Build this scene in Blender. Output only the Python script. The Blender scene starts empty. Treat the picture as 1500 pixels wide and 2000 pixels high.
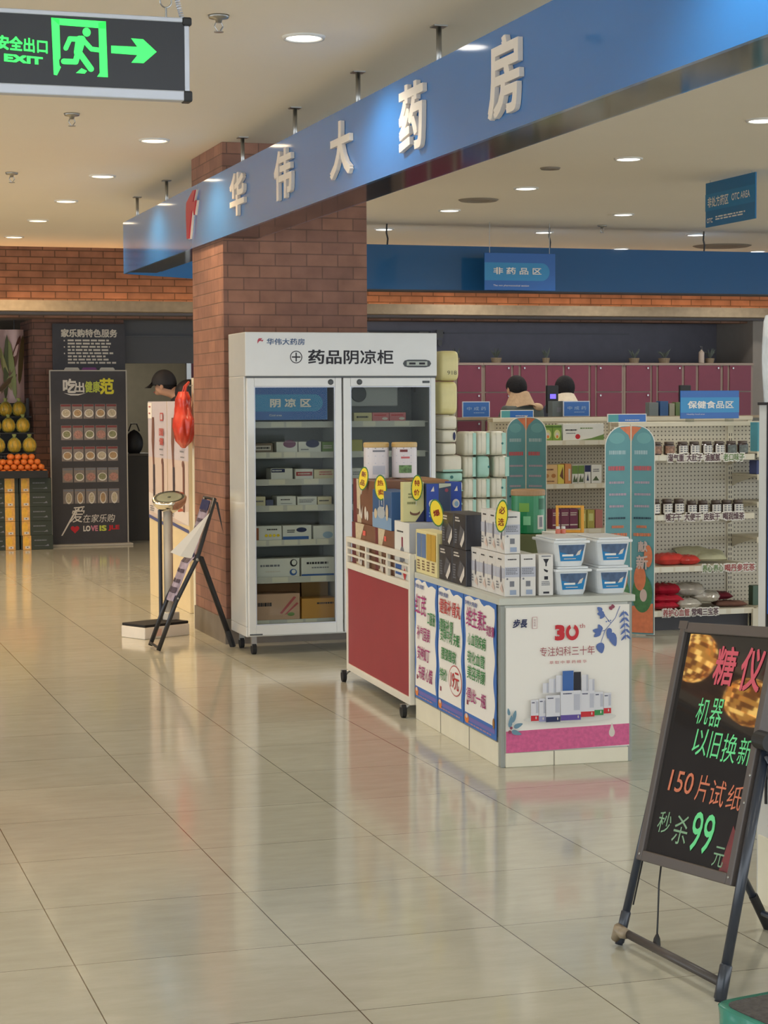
import bpy, bmesh, math, random
from mathutils import Vector, Matrix

R = math.radians
sc = bpy.context.scene
COL = sc.collection
random.seed(7)


def S(r, g, b):
    def f(c):
        c /= 255.0
        return c / 12.92 if c <= 0.04045 else ((c + 0.055) / 1.055) ** 2.4
    return (f(r), f(g), f(b), 1.0)


# ------------------------------------------------------------------ camera
YAW, ROLL, HEIGHT, FPX = R(17.6), R(0.3), 1.48, 3780.0
PITCH = math.atan((1000 - 787) / FPX)
fw = Vector((math.sin(YAW) * math.cos(PITCH), math.cos(YAW) * math.cos(PITCH), -math.sin(PITCH)))
rt = Vector((math.cos(YAW), -math.sin(YAW), 0))
up = rt.cross(fw)
rt2 = rt * math.cos(ROLL) - up * math.sin(ROLL)
up2 = rt * math.sin(ROLL) + up * math.cos(ROLL)
cd = bpy.data.cameras.new('camera')
cam = bpy.data.objects.new('camera', cd)
COL.objects.link(cam)
m3 = Matrix((rt2, up2, -fw)).transposed()
cam.matrix_world = Matrix.Translation((0, 0, HEIGHT)) @ m3.to_4x4()
cd.sensor_fit = 'VERTICAL'
cd.sensor_height = 36.0
cd.sensor_width = 27.0
cd.lens = FPX / 2000 * 36.0
cd.clip_end = 200
sc.camera = cam

# ------------------------------------------------------------------ world, exposure
w = bpy.data.worlds.new('world')
sc.world = w
w.use_nodes = True
bg = w.node_tree.nodes['Background']
bg.inputs[0].default_value = (0.86, 0.93, 1.0, 1)
bg.inputs[1].default_value = 3.5
sc.view_settings.view_transform = 'Standard'
sc.view_settings.look = 'None'
sc.view_settings.gamma = 1
sc.view_settings.use_curve_mapping = False
sc.view_settings.exposure = 0.0
LAMP = 5.0           # glow of a downlight's diffuser
SPOT = 60.0          # watts of the lamp inside each downlight
WARMX = 1.5          # the fruit side lamps are stronger


# ------------------------------------------------------------------ materials
MATS = {}


def mat(name, col, rough=0.5, metal=0.0, spec=0.5, emit=0.0, ecol=None, var=0.0, vs=9.0, coat=0.0, bump=0.0, bs=40.0):
    """procedural principled material; var = amount of noise in its colour"""
    if name in MATS:
        return MATS[name]
    m = bpy.data.materials.new(name)
    m.use_nodes = True
    nt = m.node_tree
    p = nt.nodes['Principled BSDF']
    p.inputs['Base Color'].default_value = col
    p.inputs['Roughness'].default_value = rough
    p.inputs['Metallic'].default_value = metal
    p.inputs['Specular IOR Level'].default_value = spec
    p.inputs['Coat Weight'].default_value = coat
    p.inputs['Coat Roughness'].default_value = 0.06
    if emit:
        p.inputs['Emission Color'].default_value = ecol or col
        p.inputs['Emission Strength'].default_value = emit
    tc = None
    if var or bump:
        tc = nt.nodes.new('ShaderNodeTexCoord')
    if var:
        n = nt.nodes.new('ShaderNodeTexNoise')
        n.inputs['Scale'].default_value = vs
        n.inputs['Detail'].default_value = 4
        nt.links.new(tc.outputs['Object'], n.inputs['Vector'])
        r = nt.nodes.new('ShaderNodeValToRGB')
        a = tuple(max(0, c * (1 - var)) for c in col[:3]) + (1,)
        b = tuple(min(1, c * (1 + var)) for c in col[:3]) + (1,)
        r.color_ramp.elements[0].position = 0.3
        r.color_ramp.elements[1].position = 0.7
        r.color_ramp.elements[0].color = a
        r.color_ramp.elements[1].color = b
        nt.links.new(n.outputs['Fac'], r.inputs[0])
        nt.links.new(r.outputs[0], p.inputs['Base Color'])
    if bump:
        n = nt.nodes.new('ShaderNodeTexNoise')
        n.inputs['Scale'].default_value = bs
        nt.links.new(tc.outputs['Object'], n.inputs['Vector'])
        bm_ = nt.nodes.new('ShaderNodeBump')
        bm_.inputs['Strength'].default_value = bump
        bm_.inputs['Distance'].default_value = 0.01
        nt.links.new(n.outputs['Fac'], bm_.inputs['Height'])
        nt.links.new(bm_.outputs[0], p.inputs['Normal'])
    MATS[name] = m
    return m


def glass_mat(name, tint, refl=0.5):
    if name in MATS:
        return MATS[name]
    m = bpy.data.materials.new(name)
    m.use_nodes = True
    nt = m.node_tree
    nt.nodes.clear()
    o = nt.nodes.new('ShaderNodeOutputMaterial')
    t = nt.nodes.new('ShaderNodeBsdfTransparent')
    t.inputs[0].default_value = tint
    g = nt.nodes.new('ShaderNodeBsdfGlossy')
    g.inputs['Roughness'].default_value = 0.03
    f = nt.nodes.new('ShaderNodeFresnel')
    f.inputs[0].default_value = 1.2
    mx = nt.nodes.new('ShaderNodeMixShader')
    gb = nt.nodes.new('ShaderNodeNewGeometry')
    iv = nt.nodes.new('ShaderNodeMath')
    iv.operation = 'SUBTRACT'
    iv.inputs[0].default_value = 1.0
    nt.links.new(gb.outputs['Backfacing'], iv.inputs[1])
    ml = nt.nodes.new('ShaderNodeMath')
    ml.operation = 'MULTIPLY'
    nt.links.new(f.outputs[0], ml.inputs[0])
    nt.links.new(iv.outputs[0], ml.inputs[1])
    nt.links.new(ml.outputs[0], mx.inputs[0])
    nt.links.new(t.outputs[0], mx.inputs[1])
    nt.links.new(g.outputs[0], mx.inputs[2])
    nt.links.new(mx.outputs[0], o.inputs[0])
    MATS[name] = m
    return m


def brick_mat(name, c1, c2, cm, rough=0.8, bw=0.245, bh=0.069, mortar=0.006):
    m = bpy.data.materials.new(name)
    m.use_nodes = True
    nt = m.node_tree
    L = nt.links.new
    p = nt.nodes['Principled BSDF']
    p.inputs['Roughness'].default_value = rough
    p.inputs['Specular IOR Level'].default_value = 0.25
    g = nt.nodes.new('ShaderNodeNewGeometry')
    sp = nt.nodes.new('ShaderNodeSeparateXYZ')
    L(g.outputs['Position'], sp.inputs[0])
    ad = nt.nodes.new('ShaderNodeMath')
    ad.operation = 'ADD'
    L(sp.outputs[0], ad.inputs[0])
    L(sp.outputs[1], ad.inputs[1])
    cb = nt.nodes.new('ShaderNodeCombineXYZ')
    L(ad.outputs[0], cb.inputs[0])
    L(sp.outputs[2], cb.inputs[1])
    b = nt.nodes.new('ShaderNodeTexBrick')
    b.inputs['Scale'].default_value = 1.0
    b.inputs['Color1'].default_value = c1
    b.inputs['Color2'].default_value = c2
    b.inputs['Mortar'].default_value = cm
    b.inputs['Mortar Size'].default_value = mortar
    b.inputs['Mortar Smooth'].default_value = 0.3
    b.inputs['Brick Width'].default_value = bw
    b.inputs['Row Height'].default_value = bh
    b.inputs['Bias'].default_value = 0.0
    L(cb.outputs[0], b.inputs['Vector'])
    n = nt.nodes.new('ShaderNodeTexNoise')
    n.inputs['Scale'].default_value = 6
    n.inputs['Detail'].default_value = 6
    L(cb.outputs[0], n.inputs['Vector'])
    mr = nt.nodes.new('ShaderNodeMapRange')
    mr.inputs['From Min'].default_value = 0.3
    mr.inputs['From Max'].default_value = 0.7
    mr.inputs['To Min'].default_value = 0.78
    mr.inputs['To Max'].default_value = 1.15
    L(n.outputs['Fac'], mr.inputs[0])
    vm = nt.nodes.new('ShaderNodeVectorMath')
    vm.operation = 'SCALE'
    L(b.outputs['Color'], vm.inputs[0])
    L(mr.outputs[0], vm.inputs['Scale'])
    L(vm.outputs[0], p.inputs['Base Color'])
    bp = nt.nodes.new('ShaderNodeBump')
    bp.invert = True
    bp.inputs['Strength'].default_value = 0.5
    bp.inputs['Distance'].default_value = 0.006
    L(b.outputs['Fac'], bp.inputs['Height'])
    L(bp.outputs[0], p.inputs['Normal'])
    return m


def floor_mat():
    m = bpy.data.materials.new('polished_floor_tile')
    m.use_nodes = True
    nt = m.node_tree
    L = nt.links.new
    p = nt.nodes['Principled BSDF']
    g = nt.nodes.new('ShaderNodeNewGeometry')
    sp = nt.nodes.new('ShaderNodeSeparateXYZ')
    L(g.outputs['Position'], sp.inputs[0])

    def M(op, a, b=None):
        n = nt.nodes.new('ShaderNodeMath')
        n.operation = op
        for i, v in enumerate((a, b)):
            if v is None:
                continue
            if isinstance(v, (int, float)):
                n.inputs[i].default_value = v
            else:
                L(v, n.inputs[i])
        return n.outputs[0]
    line = []
    cell = []
    for k, off in ((0, 0.739), (1, 4.45)):
        u = M('DIVIDE', M('SUBTRACT', sp.outputs[k], off), 0.603)
        cell.append(M('FLOOR', u))
        f = M('FRACT', u)
        d = M('MULTIPLY', M('MINIMUM', f, M('SUBTRACT', 1.0, f)), 0.603)
        line.append(M('LESS_THAN', d, 0.0017 if k == 0 else 0.0013))
    grout = M('MAXIMUM', line[0], line[1])
    # per-tile tone
    cb = nt.nodes.new('ShaderNodeCombineXYZ')
    L(cell[0], cb.inputs[0])
    L(cell[1], cb.inputs[1])
    wn = nt.nodes.new('ShaderNodeTexWhiteNoise')
    wn.noise_dimensions = '2D'
    L(cb.outputs[0], wn.inputs['Vector'])
    # streaky travertine figure
    mp = nt.nodes.new('ShaderNodeMapping')
    mp.inputs['Scale'].default_value = (2.5, 7.0, 1.0)
    L(g.outputs['Position'], mp.inputs[0])
    ns = nt.nodes.new('ShaderNodeTexNoise')
    ns.inputs['Scale'].default_value = 2.2
    ns.inputs['Detail'].default_value = 7
    ns.inputs['Roughness'].default_value = 0.65
    L(mp.outputs[0], ns.inputs['Vector'])
    rp = nt.nodes.new('ShaderNodeValToRGB')
    rp.color_ramp.elements[0].position = 0.32
    rp.color_ramp.elements[1].position = 0.68
    rp.color_ramp.elements[0].color = FLOOR_A
    rp.color_ramp.elements[1].color = FLOOR_B
    L(ns.outputs['Fac'], rp.inputs[0])
    sc_ = nt.nodes.new('ShaderNodeVectorMath')
    sc_.operation = 'SCALE'
    L(rp.outputs[0], sc_.inputs[0])
    L(M('ADD', M('MULTIPLY', wn.outputs['Value'], 0.06), 0.97), sc_.inputs['Scale'])
    mx = nt.nodes.new('ShaderNodeMix')
    mx.data_type = 'RGBA'
    L(grout, mx.inputs['Factor'])
    L(sc_.outputs[0], mx.inputs['A'])
    mx.inputs['B'].default_value = S(92, 84, 66)
    L(mx.outputs['Result'], p.inputs['Base Color'])
    rr = nt.nodes.new('ShaderNodeMapRange')
    rr.inputs['To Min'].default_value = 0.09
    rr.inputs['To Max'].default_value = 0.12
    L(ns.outputs['Fac'], rr.inputs[0])
    L(rr.outputs[0], p.inputs['Roughness'])
    p.inputs['Specular IOR Level'].default_value = 0.5
    return m


FLOOR_A = S(186, 183, 166)
FLOOR_B = S(197, 194, 178)


# ------------------------------------------------------------------ mesh building
class MB:
    def __init__(s):
        s.v, s.f = [], []

    def add(s, vs, fs):
        o = len(s.v)
        s.v += [tuple(v) for v in vs]
        s.f += [tuple(i + o for i in f) for f in fs]
        return s

    def box(s, x0, x1, y0, y1, z0, z1):
        return s.add([(x, y, z) for z in (z0, z1) for y in (y0, y1) for x in (x0, x1)],
                     [(0, 2, 3, 1), (4, 5, 7, 6), (0, 1, 5, 4), (2, 6, 7, 3), (0, 4, 6, 2), (1, 3, 7, 5)])

    def frustum(s, a, b, z0, z1):
        """a, b = (x0,x1,y0,y1) rectangles at z0 and z1"""
        return s.add([(x, y, z) for r, z in ((a, z0), (b, z1)) for y in r[2:] for x in r[:2]],
                     [(0, 2, 3, 1), (4, 5, 7, 6), (0, 1, 5, 4), (2, 6, 7, 3), (0, 4, 6, 2), (1, 3, 7, 5)])

    def cyl(s, p, q, r, r2=None, n=12):
        p, q = Vector(p), Vector(q)
        r2 = r if r2 is None else r2
        d = (q - p).normalized()
        a = d.orthogonal().normalized()
        b = d.cross(a)
        vs = []
        for c, k in ((p, r), (q, r2)):
            for i in range(n):
                t = 2 * math.pi * i / n
                vs.append(c + a * (k * math.cos(t)) + b * (k * math.sin(t)))
        fs = [(i, (i + 1) % n, n + (i + 1) % n, n + i) for i in range(n)]
        fs += [tuple(range(n - 1, -1, -1)), tuple(range(n, 2 * n))]
        return s.add(vs, fs)

    def tube(s, pts, r, n=8):
        pts = [Vector(p) for p in pts]
        vs, fs = [], []
        a = None
        for i, p in enumerate(pts):
            d = (pts[min(i + 1, len(pts) - 1)] - pts[max(i - 1, 0)]).normalized()
            a = d.orthogonal().normalized() if a is None else (a - d * a.dot(d)).normalized()
            b = d.cross(a)
            k = r[i] if isinstance(r, (list, tuple)) else r
            for j in range(n):
                t = 2 * math.pi * j / n
                vs.append(p + a * (k * math.cos(t)) + b * (k * math.sin(t)))
        for i in range(len(pts) - 1):
            for j in range(n):
                fs.append((i * n + j, i * n + (j + 1) % n, (i + 1) * n + (j + 1) % n, (i + 1) * n + j))
        fs += [tuple(range(n - 1, -1, -1)), tuple(range((len(pts) - 1) * n, len(pts) * n))]
        return s.add(vs, fs)

    def lathe(s, prof, c=(0, 0, 0), n=24, axis=None):
        """prof = [(radius, height)...] about z (or about axis) at c"""
        q = Vector((0, 0, 1)).rotation_difference(Vector(axis)) if axis else None
        vs, fs = [], []
        c = Vector(c)
        for r, h in prof:
            for i in range(n):
                t = 2 * math.pi * i / n
                v = Vector((r * math.cos(t), r * math.sin(t), h))
                if q:
                    v = q @ v
                vs.append(c + v)
        for k in range(len(prof) - 1):
            for i in range(n):
                fs.append((k * n + i, k * n + (i + 1) % n, (k + 1) * n + (i + 1) % n, (k + 1) * n + i))
        fs += [tuple(range(n - 1, -1, -1)), tuple(range((len(prof) - 1) * n, len(prof) * n))]
        return s.add(vs, fs)

    def ell(s, c, rx, ry, rz, n=16, m=10):
        vs, fs = [], []
        for k in range(1, m):
            ph = math.pi * k / m
            for i in range(n):
                t = 2 * math.pi * i / n
                vs.append((c[0] + rx * math.sin(ph) * math.cos(t), c[1] + ry * math.sin(ph) * math.sin(t), c[2] + rz * math.cos(ph)))
        vs += [(c[0], c[1], c[2] + rz), (c[0], c[1], c[2] - rz)]
        T, B = len(vs) - 2, len(vs) - 1
        for k in range(m - 2):
            for i in range(n):
                fs.append((k * n + i, (k + 1) * n + i, (k + 1) * n + (i + 1) % n, k * n + (i + 1) % n))
        for i in range(n):
            fs.append((T, i, (i + 1) % n))
            fs.append((B, (m - 2) * n + (i + 1) % n, (m - 2) * n + i))
        return s.add(vs, fs)

    def slab(s, pts, face, depth, th):
        """polygon pts (a,z) on a face, pushed th behind the depth plane"""
        n = len(pts)
        vs = [on(face, a, z, depth) for a, z in pts] + [on(face, a, z, depth, th) for a, z in pts]
        fs = [tuple(range(n)), tuple(range(2 * n - 1, n - 1, -1))]
        fs += [(i, n + i, n + (i + 1) % n, (i + 1) % n) for i in range(n)]
        return s.add(vs, fs)

    def poly(s, pts, face, depth):
        return s.add([on(face, a, z, depth) for a, z in pts], [tuple(range(len(pts)))])

    def rect(s, face, depth, ca, cz, w, h):
        return s.poly([(ca - w / 2, cz - h / 2), (ca + w / 2, cz - h / 2), (ca + w / 2, cz + h / 2), (ca - w / 2, cz + h / 2)], face, depth)

    def oval(s, face, depth, ca, cz, w, h, n=28):
        return s.poly([(ca + w / 2 * math.cos(2 * math.pi * i / n), cz + h / 2 * math.sin(2 * math.pi * i / n)) for i in range(n)], face, depth)

    def grid(s, fn, nu, nv):
        vs = [fn(i / nu, j / nv) for j in range(nv + 1) for i in range(nu + 1)]
        k = nu + 1
        fs = [(j * k + i, j * k + i + 1, (j + 1) * k + i + 1, (j + 1) * k + i) for j in range(nv) for i in range(nu)]
        return s.add(vs, fs)


def on(face, a, z, depth, back=0.0):
    """point on a face: '-y' seen looking +y (a runs to +x), '-x' seen looking +x (a runs to -y), 'z' seen from above"""
    if face == '-y':
        return (a, depth + back, z)
    if face == '-x':
        return (depth + back, -a, z)
    if face == 'z':
        return (a, z, depth - back)
    raise ValueError(face)


def off(face, depth, d):
    """move a depth plane d towards the viewer"""
    return depth + d if face == 'z' else depth - d


def ob(name, mb, m, parent=None, smooth=False, bevel=0.0, seg=2):
    me = bpy.data.meshes.new(name)
    me.from_pydata(mb.v, [], mb.f)
    bm = bmesh.new()
    bm.from_mesh(me)
    if any(len(f.verts) > 2 for f in bm.faces):
        closed = all(len(e.link_faces) == 2 for e in bm.edges)
        if closed:
            bmesh.ops.recalc_face_normals(bm, faces=bm.faces)
    bm.to_mesh(me)
    bm.free()
    if smooth:
        me.polygons.foreach_set('use_smooth', [True] * len(me.polygons))
        me.update()
    me.materials.append(m)
    o = bpy.data.objects.new(name, me)
    COL.objects.link(o)
    if parent is not None:
        o.parent = parent
    if bevel:
        b = o.modifiers.new('bevel', 'BEVEL')
        b.width = bevel
        b.segments = seg
        b.limit_method = 'ANGLE'
        b.angle_limit = R(40)
    return o


def tag(o, label, cat, group=None, kind=None):
    o['label'] = label
    o['category'] = cat
    if group:
        o['group'] = group
    if kind:
        o['kind'] = kind
    return o


def thing(name, label, cat, loc=(0, 0, 0), rz=0.0, group=None):
    o = bpy.data.objects.new(name, None)
    o.empty_display_size = 0.1
    COL.objects.link(o)
    o.location = loc
    o.rotation_euler = (0, 0, rz)
    return tag(o, label, cat, group)


def struct(name, mb, m, **k):
    o = ob(name, mb, m, **k)
    o['kind'] = 'structure'
    return o


TEXTS = {}


def text(parent, s, face, ca, cz, depth, w, h, m, bold=0.0, ext=0.0, shear=0.0, name='lettering', slope=0.0):
    """writing fitted into w x h, centred at (ca, cz) on a face"""
    key = (s, ext > 0, shear)
    if key not in TEXTS:
        c = bpy.data.curves.new('writing', 'FONT')
        c.body = s
        c.size = 1.0
        c.shear = shear
        c.resolution_u = 3
        if ext > 0:
            c.extrude = 0.05
        t = bpy.data.objects.new('writing', c)
        me = bpy.data.meshes.new_from_object(t)
        vs = [v.co.copy() for v in me.vertices]
        fs = [tuple(p.vertices) for p in me.polygons]
        bpy.data.objects.remove(t)
        bpy.data.curves.remove(c)
        bpy.data.meshes.remove(me)
        TEXTS[key] = (vs, fs)
    vs, fs = TEXTS[key]
    xs = [v.x for v in vs]
    ys = [v.y for v in vs]
    x0, x1, y0, y1 = min(xs), max(xs), min(ys), max(ys)
    mb = MB()
    # bold writing: the strokes are widened by laying shifted copies together
    sh = [(0, 0)]
    if bold:
        kx = bold * w / (x1 - x0)
        kz = bold * h / (y1 - y0)
        sh = [(dx * kx, dz * kz) for dx in (-1, 0, 1) for dz in (-1, 0, 1)]
    for i, (dx, dz) in enumerate(sh):
        dx *= 1 - 0.03 * i
        dz *= 1 - 0.025 * i
        out = []
        for v in vs:
            a = ca + ((v.x - x0) / (x1 - x0) - 0.5) * (w * (1 - 0.002 * i) - 2 * abs(dx)) + dx
            z = cz + ((v.y - y0) / (y1 - y0) - 0.5) * (h * (1 - 0.002 * i) - 2 * abs(dz)) + slope * (a - ca) + dz
            d = (0.05 - v.z) / 0.1 * ext if ext else 0.0
            out.append(on(face, a, z, off(face, depth, 0.00012 * i), d))
        mb.add(out, fs)
    return ob(name, mb, m, parent)


def fine(mb, face, depth, ca, cz, w, h, rows, seed=0):
    """illegible fine print: rows of short broken strokes"""
    rd = random.Random(seed)
    for k in range(rows):
        z = cz + h / 2 - (k + 0.5) * h / rows
        a = ca - w / 2
        end = ca + w / 2 - rd.random() * 0.25 * w
        while a < end:
            l = w * (0.05 + 0.10 * rd.random())
            l = min(l, end - a)
            mb.rect(face, depth, a + l / 2, z, l, h / rows * 0.55)
            a += l + w * 0.025
    return mb


def art(parent, face, depth, items, name='printed_pattern', gap=0.0008):
    """flat print on a face; items in order from below to above"""
    d = off(face, depth, gap)
    by = {}
    for it in items:
        k = it[0]
        if k == 't':
            _, s, ca, cz, w_, h_, m = it[:7]
            kw = it[7] if len(it) > 7 else {}
            text(parent, s, face, ca, cz, d, w_, h_, m, **kw)
        else:
            m = it[-1]
            mb = by.setdefault(m.name, (m, MB()))[1]
            if k == 'r':
                mb.rect(face, d, *it[1:5])
            elif k == 'e':
                mb.oval(face, d, *it[1:5])
            elif k == 'p':
                mb.poly(it[1], face, d)
            elif k == 'l':
                fine(mb, face, d, it[1], it[2], it[3], it[4], it[5], seed=int(abs(it[1] * 1000 + it[2] * 777)))
        d = off(face, d, gap * 0.5)
    for m, mb in by.values():
        ob(name, mb, m, parent)


def carton(label, loc, size, m, rz=0.0, name='product_box', cat='box', group=None, fronts=(), bevel=0.002, solo=True):
    """a carton standing at loc, w along x, d along y (front at y=0), with print on its faces"""
    w_, d_, h_ = size
    body = MB().box(0, w_, 0, d_, 0, h_)
    if not fronts:
        o = ob(name, body, m, None, bevel=bevel)
        o.location = loc
        o.rotation_euler = (0, 0, rz)
        return tag(o, label, cat, group)
    t = thing(name, label, cat, loc, rz, group)
    ob('carton', body, m, t, bevel=bevel)
    for face, items in fronts:
        art(t, face, 0.0 if face != 'z' else h_, items)
    return t

# ------------------------------------------------------------------ palette
WHITE = mat('white_paint', S(226, 226, 222), 0.35, var=0.02)
WHITE_GLOSS = mat('white_gloss_steel', S(208, 209, 206), 0.16, coat=0.3, var=0.015)
CREAM = mat('cream_paint', S(228, 222, 200), 0.45, var=0.03)
STONE = mat('beige_travertine', S(160, 142, 116), 0.5, var=0.12, vs=14)
GREYSTONE = mat('grey_skirting_stone', S(120, 110, 98), 0.4, var=0.1)
DARK = mat('charcoal_board', S(62, 60, 64), 0.55, var=0.08)
DARKWALL = mat('dark_grey_wall', S(104, 100, 102), 0.8, var=0.06)
GREYWALL = mat('grey_plaster', S(134, 128, 112), 0.85, var=0.05)
BLACK = mat('black_metal', S(34, 36, 42), 0.35, spec=0.5, var=0.05)
BLACKPL = mat('black_plastic', S(30, 30, 32), 0.5)
RUBBER = mat('black_rubber', S(26, 26, 28), 0.8)
CHROME = mat('chrome', S(225, 215, 190), 0.12, metal=1.0)
STEEL = mat('brushed_steel', S(170, 170, 168), 0.32, metal=1.0)
ALU = mat('satin_aluminium', S(196, 200, 210), 0.4, metal=0.35, var=0.03)
BLUE = mat('gloss_blue_panel', S(38, 114, 184), 0.08, spec=0.5, coat=0.35, var=0.02, vs=2)
SIGNBLUE = mat('sign_blue', S(12, 96, 178), 0.3)
SIGNLIGHT = mat('sign_light_blue', S(26, 138, 196), 0.3)
NAVY = mat('navy_ink', S(28, 38, 84), 0.5)
INK = mat('black_ink', S(34, 34, 44), 0.6)
GREYINK = mat('grey_ink', S(120, 122, 130), 0.6)
PALEINK = mat('pale_print', S(214, 206, 196), 0.6)
WHITEINK = mat('white_ink', S(238, 236, 230), 0.5)
RED = mat('red_ink', S(196, 32, 44), 0.5)
PINKRED = mat('dusty_red_ink', S(190, 92, 96), 0.5)
MAGENTA = mat('magenta_ink', S(172, 40, 120), 0.5)
GREENINK = mat('green_ink', S(44, 140, 72), 0.5)
YELLOW = mat('yellow_ink', S(246, 214, 36), 0.5)
ORANGE = mat('orange_ink', S(226, 128, 52), 0.5)
BROWN = mat('brown_print', S(112, 74, 54), 0.5, var=0.06)
PURPLE = mat('purple_ink', S(92, 72, 150), 0.5)
TEALINK = mat('teal_ink', S(84, 158, 160), 0.5)
PAPER = mat('white_paper', S(236, 232, 224), 0.7)
GLASS = glass_mat('clear_glass', (0.8, 0.82, 0.8, 1))
SMOKE = glass_mat('display_glass', (0.8, 0.84, 0.82, 1))
GREENLED = mat('green_lit_film', S(60, 235, 100), 0.5, emit=1.0, ecol=(0.05, 0.85, 0.13, 1))
GLOW = mat('downlight_diffuser', S(255, 250, 240), 0.5, emit=LAMP, ecol=(1.0, 0.93, 0.82, 1))
GLOWWARM = mat('warm_downlight_diffuser', S(255, 240, 215), 0.5, emit=LAMP, ecol=(1.0, 0.78, 0.5, 1))
COVE = mat('cove_led', S(255, 190, 110), 0.5, emit=14.0, ecol=(1.0, 0.55, 0.24, 1))
COVEW = mat('cove_led_pale', S(255, 225, 170), 0.5, emit=2.0, ecol=(1.0, 0.72, 0.38, 1))

# ------------------------------------------------------------------ the setting
CEIL = 3.07
struct('floor', MB().add([(-14, -7, 0), (24, -7, 0), (24, 27, 0), (-14, 27, 0)], [(0, 1, 2, 3)]), floor_mat())
struct('ceiling', MB().box(-14, 24, -7, 19.75, CEIL, CEIL + 0.2), mat('ceiling_paint', S(240, 234, 222), 0.85, var=0.02, vs=0.6))
brick = brick_mat('brown_brick', S(140, 104, 86), S(116, 90, 78), S(86, 68, 58))
pier_brick = brick_mat('pier_brick', S(134, 96, 82), S(112, 84, 76), S(90, 72, 64))
tile_brick = brick_mat('pillar_brick', S(156, 114, 96), S(140, 103, 90), S(118, 90, 78), rough=0.6, bw=0.2, bh=0.075, mortar=0.004)
struct('wall_back', MB().box(-14, 24, 19.75, 19.95, 2.36, CEIL + 0.2), brick)
# stone ledge with the cove light trough on top
struct('trim_1', MB().box(-14, 24, 19.28, 19.5, 2.405, 2.51).box(-14, 24, 19.5, 19.75, 2.405, 2.45), STONE)
cv = ob('cove_light_strip', MB().box(-10, 20, 19.61, 19.65, 2.45, 2.462), COVE)
tag(cv, 'warm orange cove light strip hidden on the stone ledge along the brick wall', 'light strip')
struct('wall_soffit', MB().box(-14, 24, 19.5, 27, 2.38, 2.405), DARKWALL)
struct('wall_recess', MB().box(-14, 24, 24.0, 24.2, 0, 2.38), GREYWALL)
struct('wall_left', MB().box(-14, 2.3, 21.6, 21.8, 0, 2.38), DARKWALL)
struct('wall_pier', MB().box(2.66, 3.63, 20.6, 21.6, 0.11, 2.38), pier_brick)
struct('baseboard_pier', MB().box(2.655, 3.635, 20.595, 21.6, 0, 0.11), GREYSTONE)
struct('wall_right', MB().box(4.95, 24, 20.5, 20.7, 0, 2.38), mat('dark_backdrop', S(116, 114, 124), 0.7, var=0.05))
struct('wall_end', MB().box(10.6, 10.78, 19.62, 20.5, 0, 2.38), mat('grey_brown_panel', S(140, 132, 124), 0.7, var=0.04))
# dark lintel over the corridor opening and the frame post in it
struct('trim_2', MB().box(3.63, 4.95, 20.7, 20.8, 1.92, 2.38).box(3.63, 4.95, 20.66, 20.7, 2.2, 2.215), mat('dark_shutter', S(84, 84, 86), 0.6))
struct('trim_3', MB().box(4.33, 4.38, 20.7, 20.78, 0, 1.92), STEEL)
struct('wall_corridor', MB().box(4.38, 4.95, 20.72, 20.8, 0, 1.92), mat('maroon_panel', S(98, 42, 58), 0.5))
# brick pillar
struct('wall_pillar', MB().box(2.66, 3.58, 11.61, 12.5, 0.155, CEIL), tile_brick, bevel=0.004)
struct('baseboard_pillar', MB().box(2.652, 3.588, 11.602, 12.508, 0, 0.155), GREYSTONE)


# ------------------------------------------------------------------ ceiling fittings
def downlight(x, y, label, warm, group):
    t = thing('downlight', label, 'ceiling light', (x, y, CEIL), 0, group)
    ring = MB()
    n = 28
    vs, fs = [], []
    for r, z in ((0.095, 0.0), (0.09, -0.012), (0.078, -0.01), (0.075, 0.0)):
        for i in range(n):
            a = 2 * math.pi * i / n
            vs.append((r * math.cos(a), r * math.sin(a), z - 0.0005))
    for k in range(3):
        for i in range(n):
            fs.append((k * n + i, k * n + (i + 1) % n, (k + 1) * n + (i + 1) % n, (k + 1) * n + i))
    ring.add(vs, fs)
    ob('trim_ring', ring, WHITE, t, smooth=True)
    ob('diffuser', MB().lathe([(0.077, -0.004), (0.07, -0.008), (0.001, -0.01)], n=28), GLOWWARM if warm else GLOW, t)
    ld = bpy.data.lights.new('lamp', 'SPOT')
    ld.energy = SPOT * (WARMX if warm else 1.0)
    ld.color = (1.0, 0.74, 0.46) if warm else (1.0, 0.95, 0.86)
    ld.spot_size = R(142)
    ld.spot_blend = 0.6
    ld.shadow_soft_size = 0.07
    lo = bpy.data.objects.new('lamp', ld)
    COL.objects.link(lo)
    lo.parent = t
    lo.location = (0, 0, -0.02)


ORD = ['nearest', 'second', 'third', 'fourth', 'fifth', 'sixth', 'seventh', 'eighth', 'ninth', 'tenth']
row = [8.21, 11.63, 13.53, 15.26, 16.92, 18.62]
for i, y in enumerate(row):
    downlight(2.25, y, f'{ORD[i]} round downlight of the ceiling row beside the blue fascia, aisle side', y > 10, 'aisle downlights')
for i, y in enumerate([9.9, 11.69, 13.49, 15.19, 16.98]):
    downlight(5.4, y, f'{ORD[i]} round downlight of the ceiling row inside the pharmacy, nearest the fascia', False, 'pharmacy downlights')
for i, y in enumerate([15.15, 16.92, 18.69]):
    downlight(6.95, y, f'{ORD[i]} round downlight of the second ceiling row inside the pharmacy', False, 'pharmacy downlights')
for i, y in enumerate([16.82, 18.52]):
    downlight(8.47, y, f'{ORD[i]} round downlight of the third ceiling row inside the pharmacy', False, 'pharmacy downlights')
downlight(10.04, 18.49, 'round downlight at the far right of the ceiling, cut by the rear fascia top', False, 'pharmacy downlights')
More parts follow.
